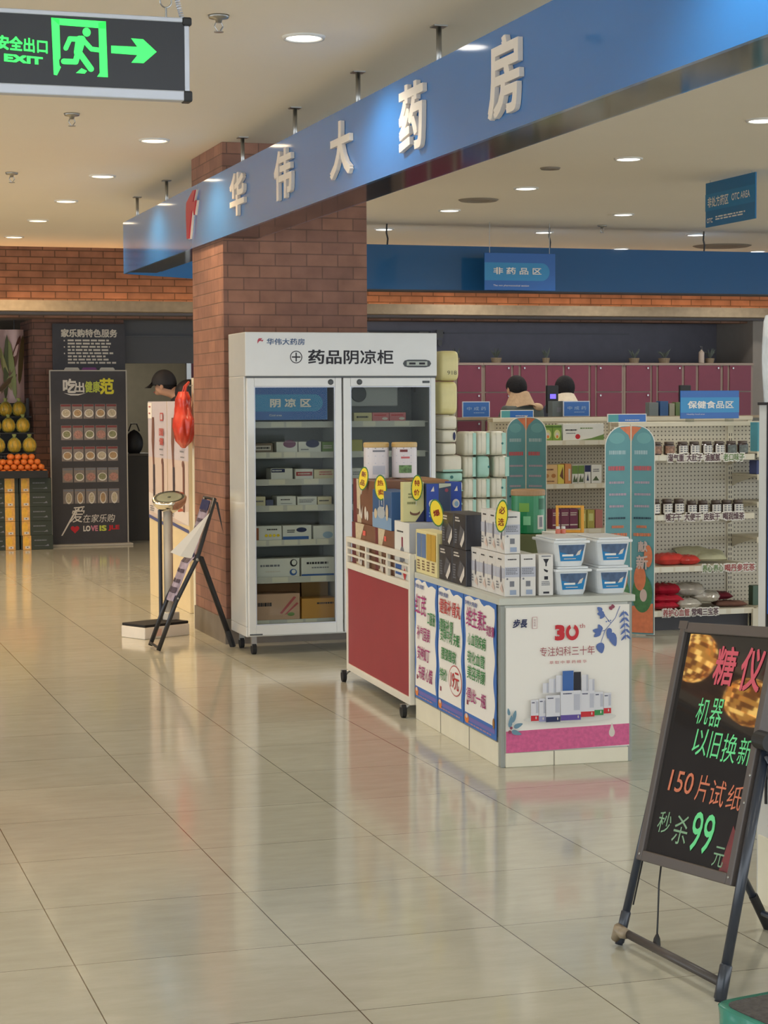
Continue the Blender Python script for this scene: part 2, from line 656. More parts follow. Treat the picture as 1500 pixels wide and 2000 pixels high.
t = thing('corridor_fill_lamp', 'added round fill lamp under the low soffit of the corridor behind the brick pier', 'ceiling light', (4.1, 22.6, 2.38))  # added lamp, unseen behind the lintel, that brightens the corridor wall
ob('diffuser', MB().lathe([(0.12, -0.03), (0.13, -0.02), (0.13, 0.0)], n=24), mat('corridor_fill_glow', S(255, 240, 215), 0.5, emit=110.0, ecol=(1.0, 0.92, 0.78, 1)), t)
# rows that carry on beyond the frame
for x, ys, warm in ((2.25, (-4, -1, 1.4, 4.8), False), (5.4, (-4, -1, 2, 5, 8.2), False), (8.47, (2, 5, 8.4, 11.7, 14.2), False),
                    (-0.9, (-4, -1, 2, 4.8, 8.2), False), (-0.9, (11.6, 13.5, 15.3, 17.0, 18.6), True), (0.68, (10.2, 12.6, 14.4, 16.1), True),
                    (-4, (2, 8, 11.6, 15.3, 18.6), True)):
    for y in ys:
        downlight(x, y, 'round downlight of the ceiling rows outside the picture', warm, 'downlights outside the frame')


def sprinkler(x, y, label):
    t = thing('fire_sprinkler', label, 'sprinkler', (x, y, CEIL), 0, 'ceiling sprinklers')
    ob('escutcheon', MB().lathe([(0.045, 0), (0.04, -0.012), (0.015, -0.016), (0.012, -0.03)], n=20), STEEL, t, smooth=True)
    ob('frame', MB().tube([(-0.012, 0, -0.03), (-0.018, 0, -0.045), (-0.004, 0, -0.065)], 0.003, 6)
       .tube([(0.012, 0, -0.03), (0.018, 0, -0.045), (0.004, 0, -0.065)], 0.003, 6), STEEL, t)
    ob('deflector', MB().lathe([(0.02, -0.066), (0.02, -0.069)], n=14), STEEL, t)


sprinkler(1.794, 7.862, 'nearest pendant fire sprinkler, on the ceiling right of the exit sign')
sprinkler(1.617, 10.71, 'middle pendant fire sprinkler below the exit sign in the picture')
sprinkler(1.624, 13.52, 'farthest pendant fire sprinkler on the aisle ceiling at far left')
sprinkler(7.2, 16.15, 'small pendant fire sprinkler inside the pharmacy near the rear fascia')
for x, y, r, lb in ((5.35, 14.37, 0.16, 'dark round ceiling vent slot near the middle of the pharmacy ceiling'),
                    (5.1, 12.3, 0.07, 'small round ceiling disc between two pharmacy downlights'),
                    (9.35, 17.97, 0.3, 'dark round ceiling vent at the far right by the rear fascia')):
    o = ob('ceiling_vent', MB().lathe([(r, -0.001), (r * 0.9, -0.012), (r * 0.55, -0.012), (r * 0.5, -0.004)], n=30), mat('vent_grey', S(140, 132, 122), 0.7))
    o.location = (x, y, CEIL)
    tag(o, lb, 'ceiling vent')

# ------------------------------------------------------------------ fascia ring of the pharmacy
fas = thing('fascia_sign', 'long glossy blue fascia beam with raised white characters hung round the pharmacy', 'shop sign', (2.635, 0, 2.485))
X0, H0 = 0.0, 0.393
ob('front_panel', MB().box(0, 0.02, -3.0, 14.92, 0, H0), BLUE, fas)
mir = mat('dark_mirror_soffit', S(26, 27, 30), 0.08, spec=0.5, coat=0.0)
ob('soffit', MB().box(0.02, 0.225, -3.0, 14.75, -0.0, 0.02), mir, fas)
ob('inner_panel', MB().box(0.225, 0.235, -3.0, 14.6, 0.0, H0 - 0.02), BLUE, fas)
P0, P1 = Vector((0.0, 14.92, 0)), Vector((2.1, 16.4, 0))
dv = (P1 - P0).normalized()
nv = Vector((-dv.y, dv.x, 0))


def slabxy(p, q, th, z0, z1):
    a = [p, q, q + nv * th, p + nv * th]
    return MB().add([(v.x, v.y, z) for z in (z0, z1) for v in a], [(0, 3, 2, 1), (4, 5, 6, 7), (0, 1, 5, 4), (1, 2, 6, 5), (2, 3, 7, 6), (3, 0, 4, 7)])


ob('corner_panel', slabxy(P0 + Vector((0.02, 0, 0)), P1, 0.02, 0, H0), BLUE, fas)
ob('rear_panel', MB().box(2.1, 12.0, 16.4, 16.6, 0, H0), mat('gloss_blue_panel_shaded', S(44, 98, 150), 0.07, spec=0.55, coat=0.2), fas)  # shade on the rear run is put into this duller blue
ob('soffit_edge', MB().box(2.1, 12.0, 16.395, 16.6, -0.012, 0), DARK, fas)
SIGNW = mat('raised_white_acrylic', S(236, 226, 214), 0.35)
for ch, y0, y1, z0, z1 in (('华', 11.22, 10.86, 2.57, 2.822), ('伟', 10.17, 9.80, 2.56, 2.822), ('大', 9.08, 8.74, 2.556, 2.82), ('药', 8.005, 7.68, 2.545, 2.832), ('房', 6.92, 6.595, 2.54, 2.834)):
    text(fas, ch, '-x', -(y0 + y1) / 2, (z0 + z1) / 2 - 2.485, -0.02, abs(y0 - y1), z1 - z0, SIGNW, bold=0.026, ext=0.019, name='letter')
a0 = -12.32
bolt = [(0.058, 0.36), (0.14, 0.356), (0.062, 0.285), (0.16, 0.288), (0.09, 0.2), (0.066, 0.228), (0.02, 0.236), (-0.074, 0.062), (-0.14, 0.065), (-0.162, 0.235), (-0.145, 0.3)]
ob('emblem_backing', MB().slab([(a0 + 0.014 + a, z - 0.002) for a, z in bolt], '-x', -0.012, 0.012), SIGNW, fas)
ob('emblem', MB().slab([(a0 + a * 0.98, 0.21 + (z - 0.21) * 0.99) for a, z in bolt], '-x', -0.02, 0.008), mat('emblem_red', S(178, 52, 72), 0.4), fas)
for y in (1.8, 3.8, 5.8, 7.82, 9.0, 10.17, 11.38, 13.7, 14.85):
    r_ = ob('hanger_rod', MB().cyl((0.1, y, H0 - 0.03), (0.1, y, CEIL - 2.485 - 0.004), 0.012, n=10), STEEL, fas, smooth=True)
    ob('flange', MB().box(0.07, 0.13, y - 0.03, y + 0.03, CEIL - 2.485 - 0.006, CEIL - 2.485), STEEL, r_)
for x in (2.64, 4.2, 5.76, 7.3):
    ob('hanger_cable', MB().tube([(x, 16.5, H0 - 0.02), (x + 0.008, 16.5, H0 + 0.06), (x - 0.004, 16.5, H0 + 0.11), (x, 16.5, CEIL - 2.485)], 0.008, 8), BLACK, fas)

# ------------------------------------------------------------------ exit sign
EX, EY = 0.36, 4.6
ex = thing('exit_sign', 'hanging dark exit sign with lit green running man and arrow', 'exit sign', (0, EY, 0))
ob('panel', MB().box(EX + 0.01, 0.972, 0.004, 0.03, 2.222, 2.393), mat('exit_panel', S(44, 46, 52), 0.35, var=0.03), ex)
ob('top_rail', MB().box(EX, 0.962, 0, 0.034, 2.389, 2.4), ALU, ex, bevel=0.002)
ob('bottom_rail', MB().box(EX, 0.966, 0, 0.034, 2.204, 2.228), ALU, ex, bevel=0.003)
ob('end_rail', MB().box(0.966, 0.978, 0.002, 0.032, 2.226, 2.382), ALU, ex, bevel=0.002)
for z0, z1 in ((2.382, 2.402), (2.202, 2.228)):
    ob('corner_cap', MB().box(0.962, 0.984, -0.002, 0.036, z0, z1), BLACKPL, ex, bevel=0.004)


def epx(x, y):
    """crop units of the sign's own print -> metres on its face"""
    return (0.532 + x / 3 * 0.001206, 2.399 - (y / 3 - 15 - 0.055 * x / 3) * 0.001206)


def cap(mb, p, q, wd, d):
    (x0, y0), (x1, y1) = epx(*p), epx(*q)
    k = wd * 0.000402
    L = math.hypot(x1 - x0, y1 - y0)
    ux, uy = (x1 - x0) / L, (y1 - y0) / L
    an = math.atan2(uy, ux)
    pts = []
    for i in range(9):
        t = an + math.pi / 2 + math.pi * i / 8
        pts.append((x0 + k * math.cos(t), y0 + k * math.sin(t)))
    for i in range(9):
        t = an - math.pi / 2 + math.pi * i / 8
        pts.append((x1 + k * math.cos(t), y1 + k * math.sin(t)))
    mb.poly(pts, '-y', d)


pict = MB()
D = 0.002
pict.poly([epx(*p) for p in ((293, 100), (612, 122), (608, 164), (340, 142))], '-y', D)
pict.poly([epx(*p) for p in ((293, 100), (340, 110), (344, 330), (335, 345), (338, 375), (346, 385), (322, 432), (303, 428))], '-y', D)
pict.poly([epx(*p) for p in ((568, 130), (612, 122), (620, 446), (556, 442), (572, 420))], '-y', D)
man = MB()
man.oval('-y', 0.0015, *epx(498, 184), 48 * 0.000402, 52 * 0.000402)
for i, (p, q, wd) in enumerate((((458, 228), (446, 300), 24), ((470, 226), (445, 305), 22), ((400, 222), (470, 226), 15), ((400, 222), (375, 276), 14), ((475, 226), (525, 282), 14), ((525, 282), (572, 288), 14),
                 ((446, 305), (432, 352), 17), ((432, 355), (362, 352), 16), ((455, 305), (520, 396), 18))):
    cap(man, p, q, wd, 0.0015 - i * 0.00005)
man.poly([epx(*p) for p in ((432, 420), (465, 392), (498, 408), (484, 424))], '-y', 0.0012)
ob('door_pictogram', pict, GREENLED, ex)
ob('running_man', man, GREENLED, ex)
ob('arrow', MB().poly([epx(*p) for p in ((641, 262), (796, 270), (760, 220), (832, 226), (912, 300), (832, 366), (760, 362), (796, 318), (641, 306))], '-y', D), GREENLED, ex)
cx, cz = epx(124, 252)
text(ex, '安全出口', '-y', cx, cz, D, 0.118, 0.0335, GREENLED, bold=0.03, slope=-0.05)
cx, cz = epx(130, 338)
text(ex, 'EXIT', '-y', cx, cz, D, 0.09, 0.018, GREENLED, bold=0.05, slope=-0.05)
hk = MB().tube([(0.925, 0.017, 2.4), (0.925, 0.017, 2.425)], 0.0025, 8)
hk.tube([(0.925 + 0.014 * math.sin(t), 0.017, 2.44 - 0.015 * math.cos(t)) for t in [2 * math.pi * k / 16 for k in range(17)]], 0.002, 6)
hk.tube([(0.925, 0.017, 2.453), (0.925, 0.017, CEIL)], 0.0018, 6)
ob('hanging_hook', hk, STEEL, ex)
hk2 = MB().tube([(0.42, 0.017, 2.4), (0.42, 0.017, CEIL)], 0.0018, 6)
ob('hanging_wire', hk2, STEEL, ex)
coil = []
for k in range(240):
    u = k / 239
    t = u * 2 * math.pi * 24
    bx, bz = 0.965 - 0.035 * u, 2.4 + u * 0.13
    coil.append((bx + 0.005 * math.cos(t), 0.02 + 0.005 * math.sin(t), bz))
coil += [(0.93, 0.02, 2.6), (0.93, 0.02, CEIL)]
ob('coiled_cable', MB().tube(coil, 0.0017, 5), ALU, ex)


# ------------------------------------------------------------------ hanging department signs
def area_sign(name, label, loc, rz, w_, h_, title, sub, rods, group='pharmacy department signs', extra=None):
    t = thing(name, label, 'department sign', loc, rz, group)
    ob('panel', MB().box(0, w_, 0, 0.012, 0, h_), SIGNBLUE, t, bevel=0.002)
    pts = [(0, h_ * 0.26), (w_ * 0.8, h_ * 0.26)] + [(w_ * 0.8 + h_ * 0.24 * math.cos(a), h_ * 0.5 + h_ * 0.24 * math.sin(a)) for a in [-math.pi / 2 + math.pi * k / 12 for k in range(1, 12)]] + [(w_ * 0.8, h_ * 0.74), (0, h_ * 0.74)]
    items = [('p', pts, SIGNLIGHT)] + (extra or [])
    art(t, '-y', 0, items, name='light_band', gap=0.002)
    text(t, title, '-y', w_ * 0.46, h_ * 0.52, -0.006, w_ * 0.68, h_ * 0.19, WHITEINK, bold=0.02)
    if sub:
        text(t, sub, '-y', w_ * 0.12 + w_ * 0.25, h_ * 0.12, -0.006, w_ * 0.5, h_ * 0.06, WHITEINK)
    for x in rods:
        ob('hanging_wire', MB().cyl((x, 0.006, h_), (x, 0.006, CEIL - loc[2]), 0.003, n=6), STEEL, t)
    return t


area_sign('department_sign', 'blue sign for non drug goods hung in front of the rear fascia', (6.05, 16.1, 2.472), 0, 0.675, 0.328, '非 药 品 区', 'The non pharmaceutical section', (0.05, 0.62))
t = thing('department_sign', 'blue over the counter medicine sign hung askew at right under the ceiling', 'department sign', (6.5, 12.75, 2.735), R(-90), 'pharmacy department signs')
OTCBLUE = mat('otc_sign_blue', S(20, 112, 168), 0.4)
ob('panel', MB().box(0, 0.74, 0, 0.012, 0, 0.318), OTCBLUE, t, bevel=0.002)
ob('light_band', MB().rect('-y', -0.002, 0.37, 0.175, 0.74, 0.12), mat('otc_band', S(26, 128, 184), 0.4), t)
text(t, '非处方药区', '-y', 0.2, 0.175, -0.004, 0.32, 0.075, WHITEINK, bold=0.02)
text(t, 'OTC AREA', '-y', 0.54, 0.18, -0.004, 0.27, 0.05, WHITEINK, bold=0.02)
text(t, 'OTC', '-y', 0.075, 0.045, -0.004, 0.09, 0.035, WHITEINK, bold=0.03)
art(t, '-y', 0, [('l', 0.42, 0.055, 0.52, 0.035, 2, WHITEINK)], name='fine_print', gap=0.003)
for x in (0.06, 0.68):
    ob('hanging_wire', MB().cyl((x, 0.006, 0.318), (x, 0.006, CEIL - 2.735), 0.003, n=6), STEEL, t)

# ------------------------------------------------------------------ glass fronted medicine refrigerator
FX, FY = 2.655, 11.03
fr = thing('medicine_refrigerator', 'tall white two door glass refrigerator standing against the brick pillar', 'refrigerator', (FX, FY, 0))
b = MB().box(0, 0.03, 0.04, 0.43, 0.165, 1.64).box(1.153, 1.183, 0.04, 0.43, 0.165, 1.64).box(0.03, 1.153, 0.40, 0.43, 0.165, 1.64)
b.box(0.0, 1.183, 0.0, 0.43, 1.64, 1.898).box(0.0, 1.183, 0.036, 0.43, 0.105, 0.165).box(0.575, 0.6, 0.05, 0.40, 0.165, 1.64)
ob('cabinet', b, WHITE_GLOSS, fr, bevel=0.004)
ob('inner_lining', MB().box(0.0305, 1.1525, 0.39, 0.399, 0.166, 1.639).box(0.0305, 0.034, 0.06, 0.39, 0.166, 1.639).box(1.149, 1.1525, 0.06, 0.39, 0.166, 1.639), mat('fridge_lining', S(150, 152, 152), 0.5), fr)
HANDLE = mat('dark_grey_plastic', S(70, 76, 80), 0.45)
GASKET = mat('grey_gasket', S(88, 94, 100), 0.6)


def fridge_door(x0, x1, gx0, gx1, knob):
    d = ob('door', MB().box(x0, gx0, 0, 0.035, 0.115, 1.63).box(gx1, x1, 0, 0.035, 0.115, 1.63).box(gx0, gx1, 0, 0.035, 1.58, 1.63).box(gx0, gx1, 0, 0.035, 0.115, 0.175), WHITE_GLOSS, fr, bevel=0.003)
    g = 0.006
    ob('gasket', MB().box(gx0, gx0 + g, 0.004, 0.03, 0.175, 1.58).box(gx1 - g, gx1, 0.004, 0.03, 0.175, 1.58).box(gx0 + g, gx1 - g, 0.004, 0.03, 1.58 - g, 1.58).box(gx0 + g, gx1 - g, 0.004, 0.03, 0.175, 0.175 + g), ALU, d)
    ob('pane', MB().box(gx0 + g, gx1 - g, 0.012, 0.018, 0.175 + g, 1.58 - g), GLASS, d)
    ob('lock', MB().lathe([(0.017, 0), (0.017, 0.004), (0.011, 0.008)], (knob, 0, 1.605), n=16, axis=(0, -1, 0)), HANDLE, d)
    return d


fridge_door(0.01, 0.585, 0.052, 0.545, 0.517)
d = fridge_door(0.595, 1.173, 0.64, 1.143, 0.695)
ob('badge', MB().box(1.09, 1.135, -0.003, 0, 1.598, 1.612), HANDLE, d)
ob('header_gap', MB().box(0.005, 1.178, 0.003, 0.02, 1.63, 1.64), GASKET, fr)
dp = ob('display', MB().slab([(1.0, 1.738), (1.11, 1.738), (1.135, 1.732), (1.145, 1.715), (1.135, 1.698), (1.11, 1.692), (1.0, 1.692), (0.978, 1.698), (0.968, 1.715), (0.978, 1.732)], '-y', -0.004, 0.004), HANDLE, fr)
ob('screen', MB().box(0.99, 1.12, -0.006, -0.004, 1.702, 1.728), mat('lcd_grey', S(168, 176, 168), 0.3), dp)
ob('screen_digits', MB().box(1.005, 1.045, -0.007, -0.006, 1.709, 1.721).box(1.068, 1.105, -0.007, -0.006, 1.709, 1.721), INK, dp)
text(fr, '华伟大药房', '-y', 0.245, 1.842, -0.001, 0.232, 0.038, mat('blue_grey_ink', S(88, 110, 146), 0.5), bold=0.02)
ob('emblem', MB().poly([(0.082 + a * 0.16, 1.822 + z * 0.11) for a, z in ((0.0, 0.355), (0.14, 0.355), (0.07, 0.26), (0.185, 0.27), (0.12, 0.165), (0.10, 0.215), (0.015, 0.2), (-0.05, 0.065), (-0.05, 0.22), (-0.04, 0.27))], '-y', -0.001), mat('emblem_red', (0, 0, 0, 1)), fr)
text(fr, '药品阴凉柜', '-y', 0.645, 1.753, -0.001, 0.53, 0.086, INK, bold=0.018)
rg = MB()
n = 40
rg.add([on('-y', 0.307 + r * math.cos(2 * math.pi * i / n), 1.752 + r * math.sin(2 * math.pi * i / n), -0.001) for r in (0.037, 0.032) for i in range(n)], [(i, (i + 1) % n, n + (i + 1) % n, n + i) for i in range(n)])
rg.rect('-y', -0.0012, 0.307, 1.752, 0.052, 0.008).rect('-y', -0.0014, 0.307, 1.752, 0.008, 0.052)
ob('cross_symbol', rg, INK, fr)
ob('hinge', MB().box(0.012, 0.09, -0.002, 0.02, 0.118, 0.126), HANDLE, fr)
for x in (0.05, 1.13):
    for y in (0.06, 0.37):
        cs = ob('caster', MB().cyl((x - 0.012, y, 0.032), (x + 0.012, y, 0.032), 0.032, n=16), RUBBER, fr)
        ob('fork', MB().box(x - 0.016, x + 0.016, y - 0.012, y + 0.012, 0.05, 0.106), STEEL, cs)
# fan housing behind the right door
fh = ob('fan_housing', MB().box(0.65, 1.0, 0.2, 0.388, 1.46, 1.6), mat('housing_grey', S(196, 198, 196), 0.5), fr, bevel=0.006)
ob('fan_grille', MB().lathe([(0.05, 0), (0.045, 0.006), (0.01, 0.004)], (0.75, 0.2, 1.535), n=24, axis=(0, -1, 0)), HANDLE, fh)
ob('wiring', MB().tube([(1.0, 0.25, 1.56), (1.04, 0.2, 1.58), (1.1, 0.22, 1.59), (1.14, 0.3, 1.55)], 0.006), STEEL, fr)
SHELF = mat('shelf_white', S(200, 200, 194), 0.5)
SZ = (1.37, 1.19, 1.03, 0.875, 0.67, 0.45, 0.195)
for k, z in enumerate(SZ):
    for x0, x1 in ((0.036, 0.572), (0.603, 1.147)):
        s_ = ob('shelf', MB().box(x0, x1, 0.065, 0.385, z - 0.008, z).box(x0 + 0.01, x1 - 0.02, 0.06, 0.065, z - 0.034, z + 0.003), SHELF, fr)
        rd = random.Random(k * 7 + int(x0 * 10))
        lab = MB()
        x = x0 + 0.02
        while x < x1 - 0.12:
            wd = rd.uniform(0.07, 0.1)
            if rd.random() < 0.55:
                lab.rect('-y', 0.0592, x + wd / 2, z - 0.013, wd, 0.03)
            x += wd + rd.uniform(0.005, 0.03)
        if lab.v:
            ob('price_label', lab, mat('label_cream', S(224, 220, 204), 0.6), s_)
# plastic department sign behind the left pane
t = thing('department_sign', 'blue cool storage sign behind the glass of the left refrigerator door', 'department sign', (FX + 0.056, FY + 0.028, 1.383), 0, 'pharmacy department signs')
ob('panel', MB().box(0, 0.448, 0, 0.006, 0, 0.192), SIGNBLUE, t)
art(t, '-y', 0, [('p', [(0, 0.05), (0.37, 0.05)] + [(0.37 + 0.05 * math.cos(a), 0.1 + 0.05 * math.sin(a)) for a in [-1.4 + 0.28 * k for k in range(11)]] + [(0.37, 0.15), (0, 0.15)], SIGNLIGHT)], name='light_band', gap=0.001)
text(t, '阴 凉 区', '-y', 0.222, 0.1, -0.003, 0.25, 0.052, WHITEINK, bold=0.03)
text(t, 'Cool area', '-y', 0.13, 0.028, -0.003, 0.075, 0.012, WHITEINK)

PINK = mat('pale_red_carton', S(206, 120, 124), 0.5)
WC = mat('white_carton', S(226, 226, 220), 0.5, var=0.02)
CC = mat('cream_carton', S(222, 212, 178), 0.5, var=0.03)
KRAFT = mat('kraft_card', S(152, 112, 76), 0.7, var=0.05)
LEAF = mat('leaf_green', S(106, 138, 68), 0.5)
OCHRE = mat('ochre_carton', S(206, 150, 70), 0.5, var=0.04)


def med(shelf, px0, px1, h_, m, label, items, y=0.085, d_=0.12, lift=0.0):
    x0 = (px0 - 478) * 0.003155
    w_ = (px1 - px0) * 0.003155
    its = [(i[0],) + tuple(i[1:]) for i in items(w_, h_)] if items else []
    return carton(label, (FX + x0, FY + y, SZ[shelf] + 0.0006 + lift), (w_, d_, h_), m, name='medicine_box', cat='medicine box', group='medicine boxes in the refrigerator', fronts=[('-y', its)] if its else ())


med(1, 499, 536, 0.055, mat('taupe_carton', S(128, 112, 98), 0.5), 'taupe box with a white window, left end of second shelf, left door', lambda w_, h_: [('r', w_ / 2, h_ * 0.5, w_ * 0.8, h_ * 0.5, PALEINK), ('l', w_ / 2, h_ / 2, w_ * 0.7, h_ * 0.35, 1, INK)])
med(1, 543, 584, 0.062, WC, 'white box with a plum half round emblem, second shelf, left door', lambda w_, h_: [('e', w_ * 0.62, h_ * 0.8, w_ * 0.6, h_ * 0.75, mat('plum', S(120, 66, 100), 0.5)), ('r', w_ * 0.5, h_ * 1.1 - h_ * 0.1 - 0.001, w_, 0.001, WC)])
med(1, 586, 630, 0.062, WC, 'white box with a blue half round emblem, second shelf, left door', lambda w_, h_: [('e', w_ * 0.62, h_ * 0.8, w_ * 0.6, h_ * 0.75, NAVY), ('l', w_ * 0.3, h_ * 0.25, w_ * 0.4, h_ * 0.2, 1, GREYINK)])
med(1, 632, 656, 0.06, LEAF, 'green box at the right end of the second shelf, left door', lambda w_, h_: [('l', w_ / 2, h_ * 0.5, w_ * 0.8, h_ * 0.4, 2, PALEINK)])
med(2, 532, 574, 0.065, WC, 'white box with a dark blue top stripe, third shelf, left door', lambda w_, h_: [('r', w_ * 0.33, h_ * 0.8, w_ * 0.62, h_ * 0.32, NAVY), ('l', w_ * 0.33, h_ * 0.8, w_ * 0.55, h_ * 0.18, 1, WHITEINK)])
med(2, 579, 614, 0.06, WC, 'white box with a red band, third shelf, left door', lambda w_, h_: [('r', w_ * 0.5, h_ * 0.52, w_ * 0.9, h_ * 0.4, mat('brick_red_ink', S(170, 60, 60), 0.5)), ('l', w_ * 0.5, h_ * 0.52, w_ * 0.7, h_ * 0.2, 1, PALEINK)])
med(2, 616, 656, 0.055, CC, 'pale box with red edge print at the right end of the third shelf, left door', lambda w_, h_: [('l', w_ * 0.6, h_ * 0.6, w_ * 0.7, h_ * 0.5, 2, PINKRED)])
med(3, 497, 521, 0.055, CC, 'cream box at the left end of the fourth shelf, left door', lambda w_, h_: [('l', w_ / 2, h_ / 2, w_ * 0.8, h_ * 0.3, 1, GREYINK)])
med(3, 522, 536, 0.035, mat('slate_carton', S(96, 100, 128), 0.5), 'small slate blue box between two white ones, fourth shelf, left door', None)
med(3, 543, 580, 0.055, WC, 'white box with a thin grey curve, fourth shelf, left door', lambda w_, h_: [('l', w_ / 2, h_ * 0.62, w_ * 0.6, h_ * 0.2, 1, INK), ('r', w_ * 0.5, h_ * 0.2, w_ * 0.6, h_ * 0.05, GREYINK)])
med(3, 583, 621, 0.05, WC, 'white box with three print lines, middle of fourth shelf, left door', lambda w_, h_: [('l', w_ / 2, h_ * 0.5, w_ * 0.8, h_ * 0.5, 3, GREYINK)])
med(3, 623, 650, 0.048, CC, 'cream box at the right end of the fourth shelf, left door', lambda w_, h_: [('l', w_ / 2, h_ * 0.5, w_ * 0.8, h_ * 0.3, 1, INK)])
med(4, 497, 552, 0.085, WC, 'white box with a rust corner and yellow dots, fifth shelf, left door', lambda w_, h_: [('r', w_ * 0.1, h_ * 0.45, w_ * 0.18, h_ * 0.85, mat('rust_print', S(168, 96, 62), 0.5)), ('l', w_ * 0.7, h_ * 0.75, w_ * 0.45, h_ * 0.16, 1, INK)] + [('e', w_ * (0.45 + 0.14 * k), h_ * 0.33, w_ * 0.11, h_ * 0.2, YELLOW) for k in range(4)])
med(4, 554, 610, 0.085, WC, 'white box with blue base band and blue oval, fifth shelf, left door', lambda w_, h_: [('r', w_ * 0.45, h_ * 0.12, w_ * 0.9, h_ * 0.22, mat('mid_blue', S(56, 100, 168), 0.5)), ('e', w_ * 0.65, h_ * 0.68, w_ * 0.36, h_ * 0.34, NAVY), ('l', w_ * 0.3, h_ * 0.6, w_ * 0.3, h_ * 0.25, 2, INK)])
med(4, 614, 654, 0.08, WC, 'white box with a pale blue cloud, right end of fifth shelf, left door', lambda w_, h_: [('e', w_ * 0.7, h_ * 0.3, w_ * 0.5, h_ * 0.5, mat('pale_blue', S(158, 186, 212), 0.5))])
BL = mat('mid_blue', (0, 0, 0, 1))
med(5, 503, 586, 0.11, WC, 'long white oral liquid box with two dark leaf rings, sixth shelf, left door', lambda w_, h_: [('l', w_ * 0.38, h_ * 0.62, w_ * 0.6, h_ * 0.2, 1, GREYINK), ('l', w_ * 0.4, h_ * 0.3, w_ * 0.4, h_ * 0.12, 1, PALEINK), ('e', w_ * 0.86, h_ * 0.74, w_ * 0.17, h_ * 0.4, INK), ('e', w_ * 0.87, h_ * 0.76, w_ * 0.11, h_ * 0.28, WC), ('e', w_ * 0.85, h_ * 0.24, w_ * 0.17, h_ * 0.36, BL), ('e', w_ * 0.86, h_ * 0.27, w_ * 0.1, h_ * 0.22, WC)])
med(5, 590, 656, 0.11, WC, 'long white oral liquid box with a blue base line, sixth shelf, left door', lambda w_, h_: [('l', w_ * 0.55, h_ * 0.7, w_ * 0.8, h_ * 0.22, 1, INK), ('l', w_ * 0.6, h_ * 0.45, w_ * 0.6, h_ * 0.12, 1, GREYINK), ('r', w_ * 0.5, h_ * 0.06, w_, h_ * 0.1, BL)])
med(6, 499, 586, 0.155, mat('peach_carton', S(202, 164, 138), 0.5, var=0.04), 'large peach box with red root drawing on the bottom shelf, left door', lambda w_, h_: [('l', w_ * 0.25, h_ * 0.6, w_ * 0.38, h_ * 0.26, 1, INK), ('p', [(w_ * 0.55, h_ * 0.25), (w_ * 0.6, h_ * 0.22), (w_ * 0.92, h_ * 0.85), (w_ * 0.86, h_ * 0.88)], PINKRED), ('p', [(w_ * 0.66, h_ * 0.2), (w_ * 0.7, h_ * 0.2), (w_ * 0.97, h_ * 0.6), (w_ * 0.93, h_ * 0.65)], PINKRED), ('e', w_ * 0.8, h_ * 0.2, w_ * 0.16, h_ * 0.14, LEAF)], lift=0.0)
med(6, 590, 656, 0.12, OCHRE, 'large orange box beside the peach box on the bottom shelf, left door', lambda w_, h_: [('l', w_ * 0.7, h_ * 0.75, w_ * 0.5, h_ * 0.16, 1, INK)])
med(6, 500, 600, 0.2, KRAFT, 'tall brown carton standing behind the peach box, left door', None, y=0.24, d_=0.13)
med(6, 603, 656, 0.24, mat('tan_carton', S(176, 136, 84), 0.6, var=0.04), 'tall tan carton standing behind the orange box, left door', None, y=0.24, d_=0.13)
med(0, 695, 731, 0.052, mat('straw_carton', S(210, 200, 150), 0.5), 'straw coloured box on the top shelf, right door', lambda w_, h_: [('l', w_ / 2, h_ * 0.5, w_ * 0.7, h_ * 0.4, 1, INK)])
for k, s_ in enumerate(('left', 'right')):
    med(0, 732 + 34 * k, 765 + 34 * k, 0.052, PINK, f'{s_} one of the two pale red boxes on the top shelf, right door', lambda w_, h_: [('l', w_ * 0.5, h_ * 0.7, w_ * 0.8, h_ * 0.25, 1, RED), ('e', w_ * 0.75, h_ * 0.3, w_ * 0.35, h_ * 0.3, PALEINK)])
med(1, 690, 712, 0.07, mat('olive_carton', S(172, 168, 84), 0.5), 'olive box left of the milk powder tins on the second shelf, right door', None)
med(2, 690, 712, 0.06, WC, 'white box at the left end of the third shelf, right door', lambda w_, h_: [('l', w_ / 2, h_ * 0.5, w_ * 0.8, h_ * 0.4, 2, GREYINK)])

# ------------------------------------------------------------------ promotion counter and goods cart (both turned 3.2 degrees)
CR = R(-3.2)
CO = Vector((2.797, 7.269, 0))


def C(x, y, z=0.0):
    return (CO.x + x * math.cos(CR) - y * math.sin(CR), CO.y + x * math.sin(CR) + y * math.cos(CR), z)


CT = 0.69
ctr = thing('promotion_counter', 'white promotion counter with posters on its long side and end', 'counter', tuple(CO), CR)
CW, CL = 0.566, 1.285
GREYPANEL = mat('pale_grey_panel', S(196, 198, 190), 0.5, var=0.03)
ob('body', MB().box(0.002, CW - 0.002, 0.002, CL, 0.004, CT - 0.03), GREYPANEL, ctr)
for x_ in (0, CW - 0.018):
    ob('corner_post', MB().box(x_, x_ + 0.018, 0, 0.03, 0.0, CT - 0.03), mat('grey_edge_strip', S(150, 154, 148), 0.4), ctr, bevel=0.002)
ob('plinth', MB().box(-0.004, 0.02, 0.032, CL, 0, 0.1).box(0.02, CW - 0.016, -0.003, 0.02, 0, 0.06), CREAM, ctr, bevel=0.003)
ob('plinth_seam', MB().box(-0.006, -0.004, 0.42, 0.426, 0, 0.1).box(-0.006, -0.004, 0.86, 0.866, 0, 0.1).box(0.225, 0.229, -0.005, -0.003, 0, 0.06).box(-0.006, -0.004, 0.032, CL, 0.1, 0.104), mat('seam_grey', S(150, 146, 130), 0.7), ctr)
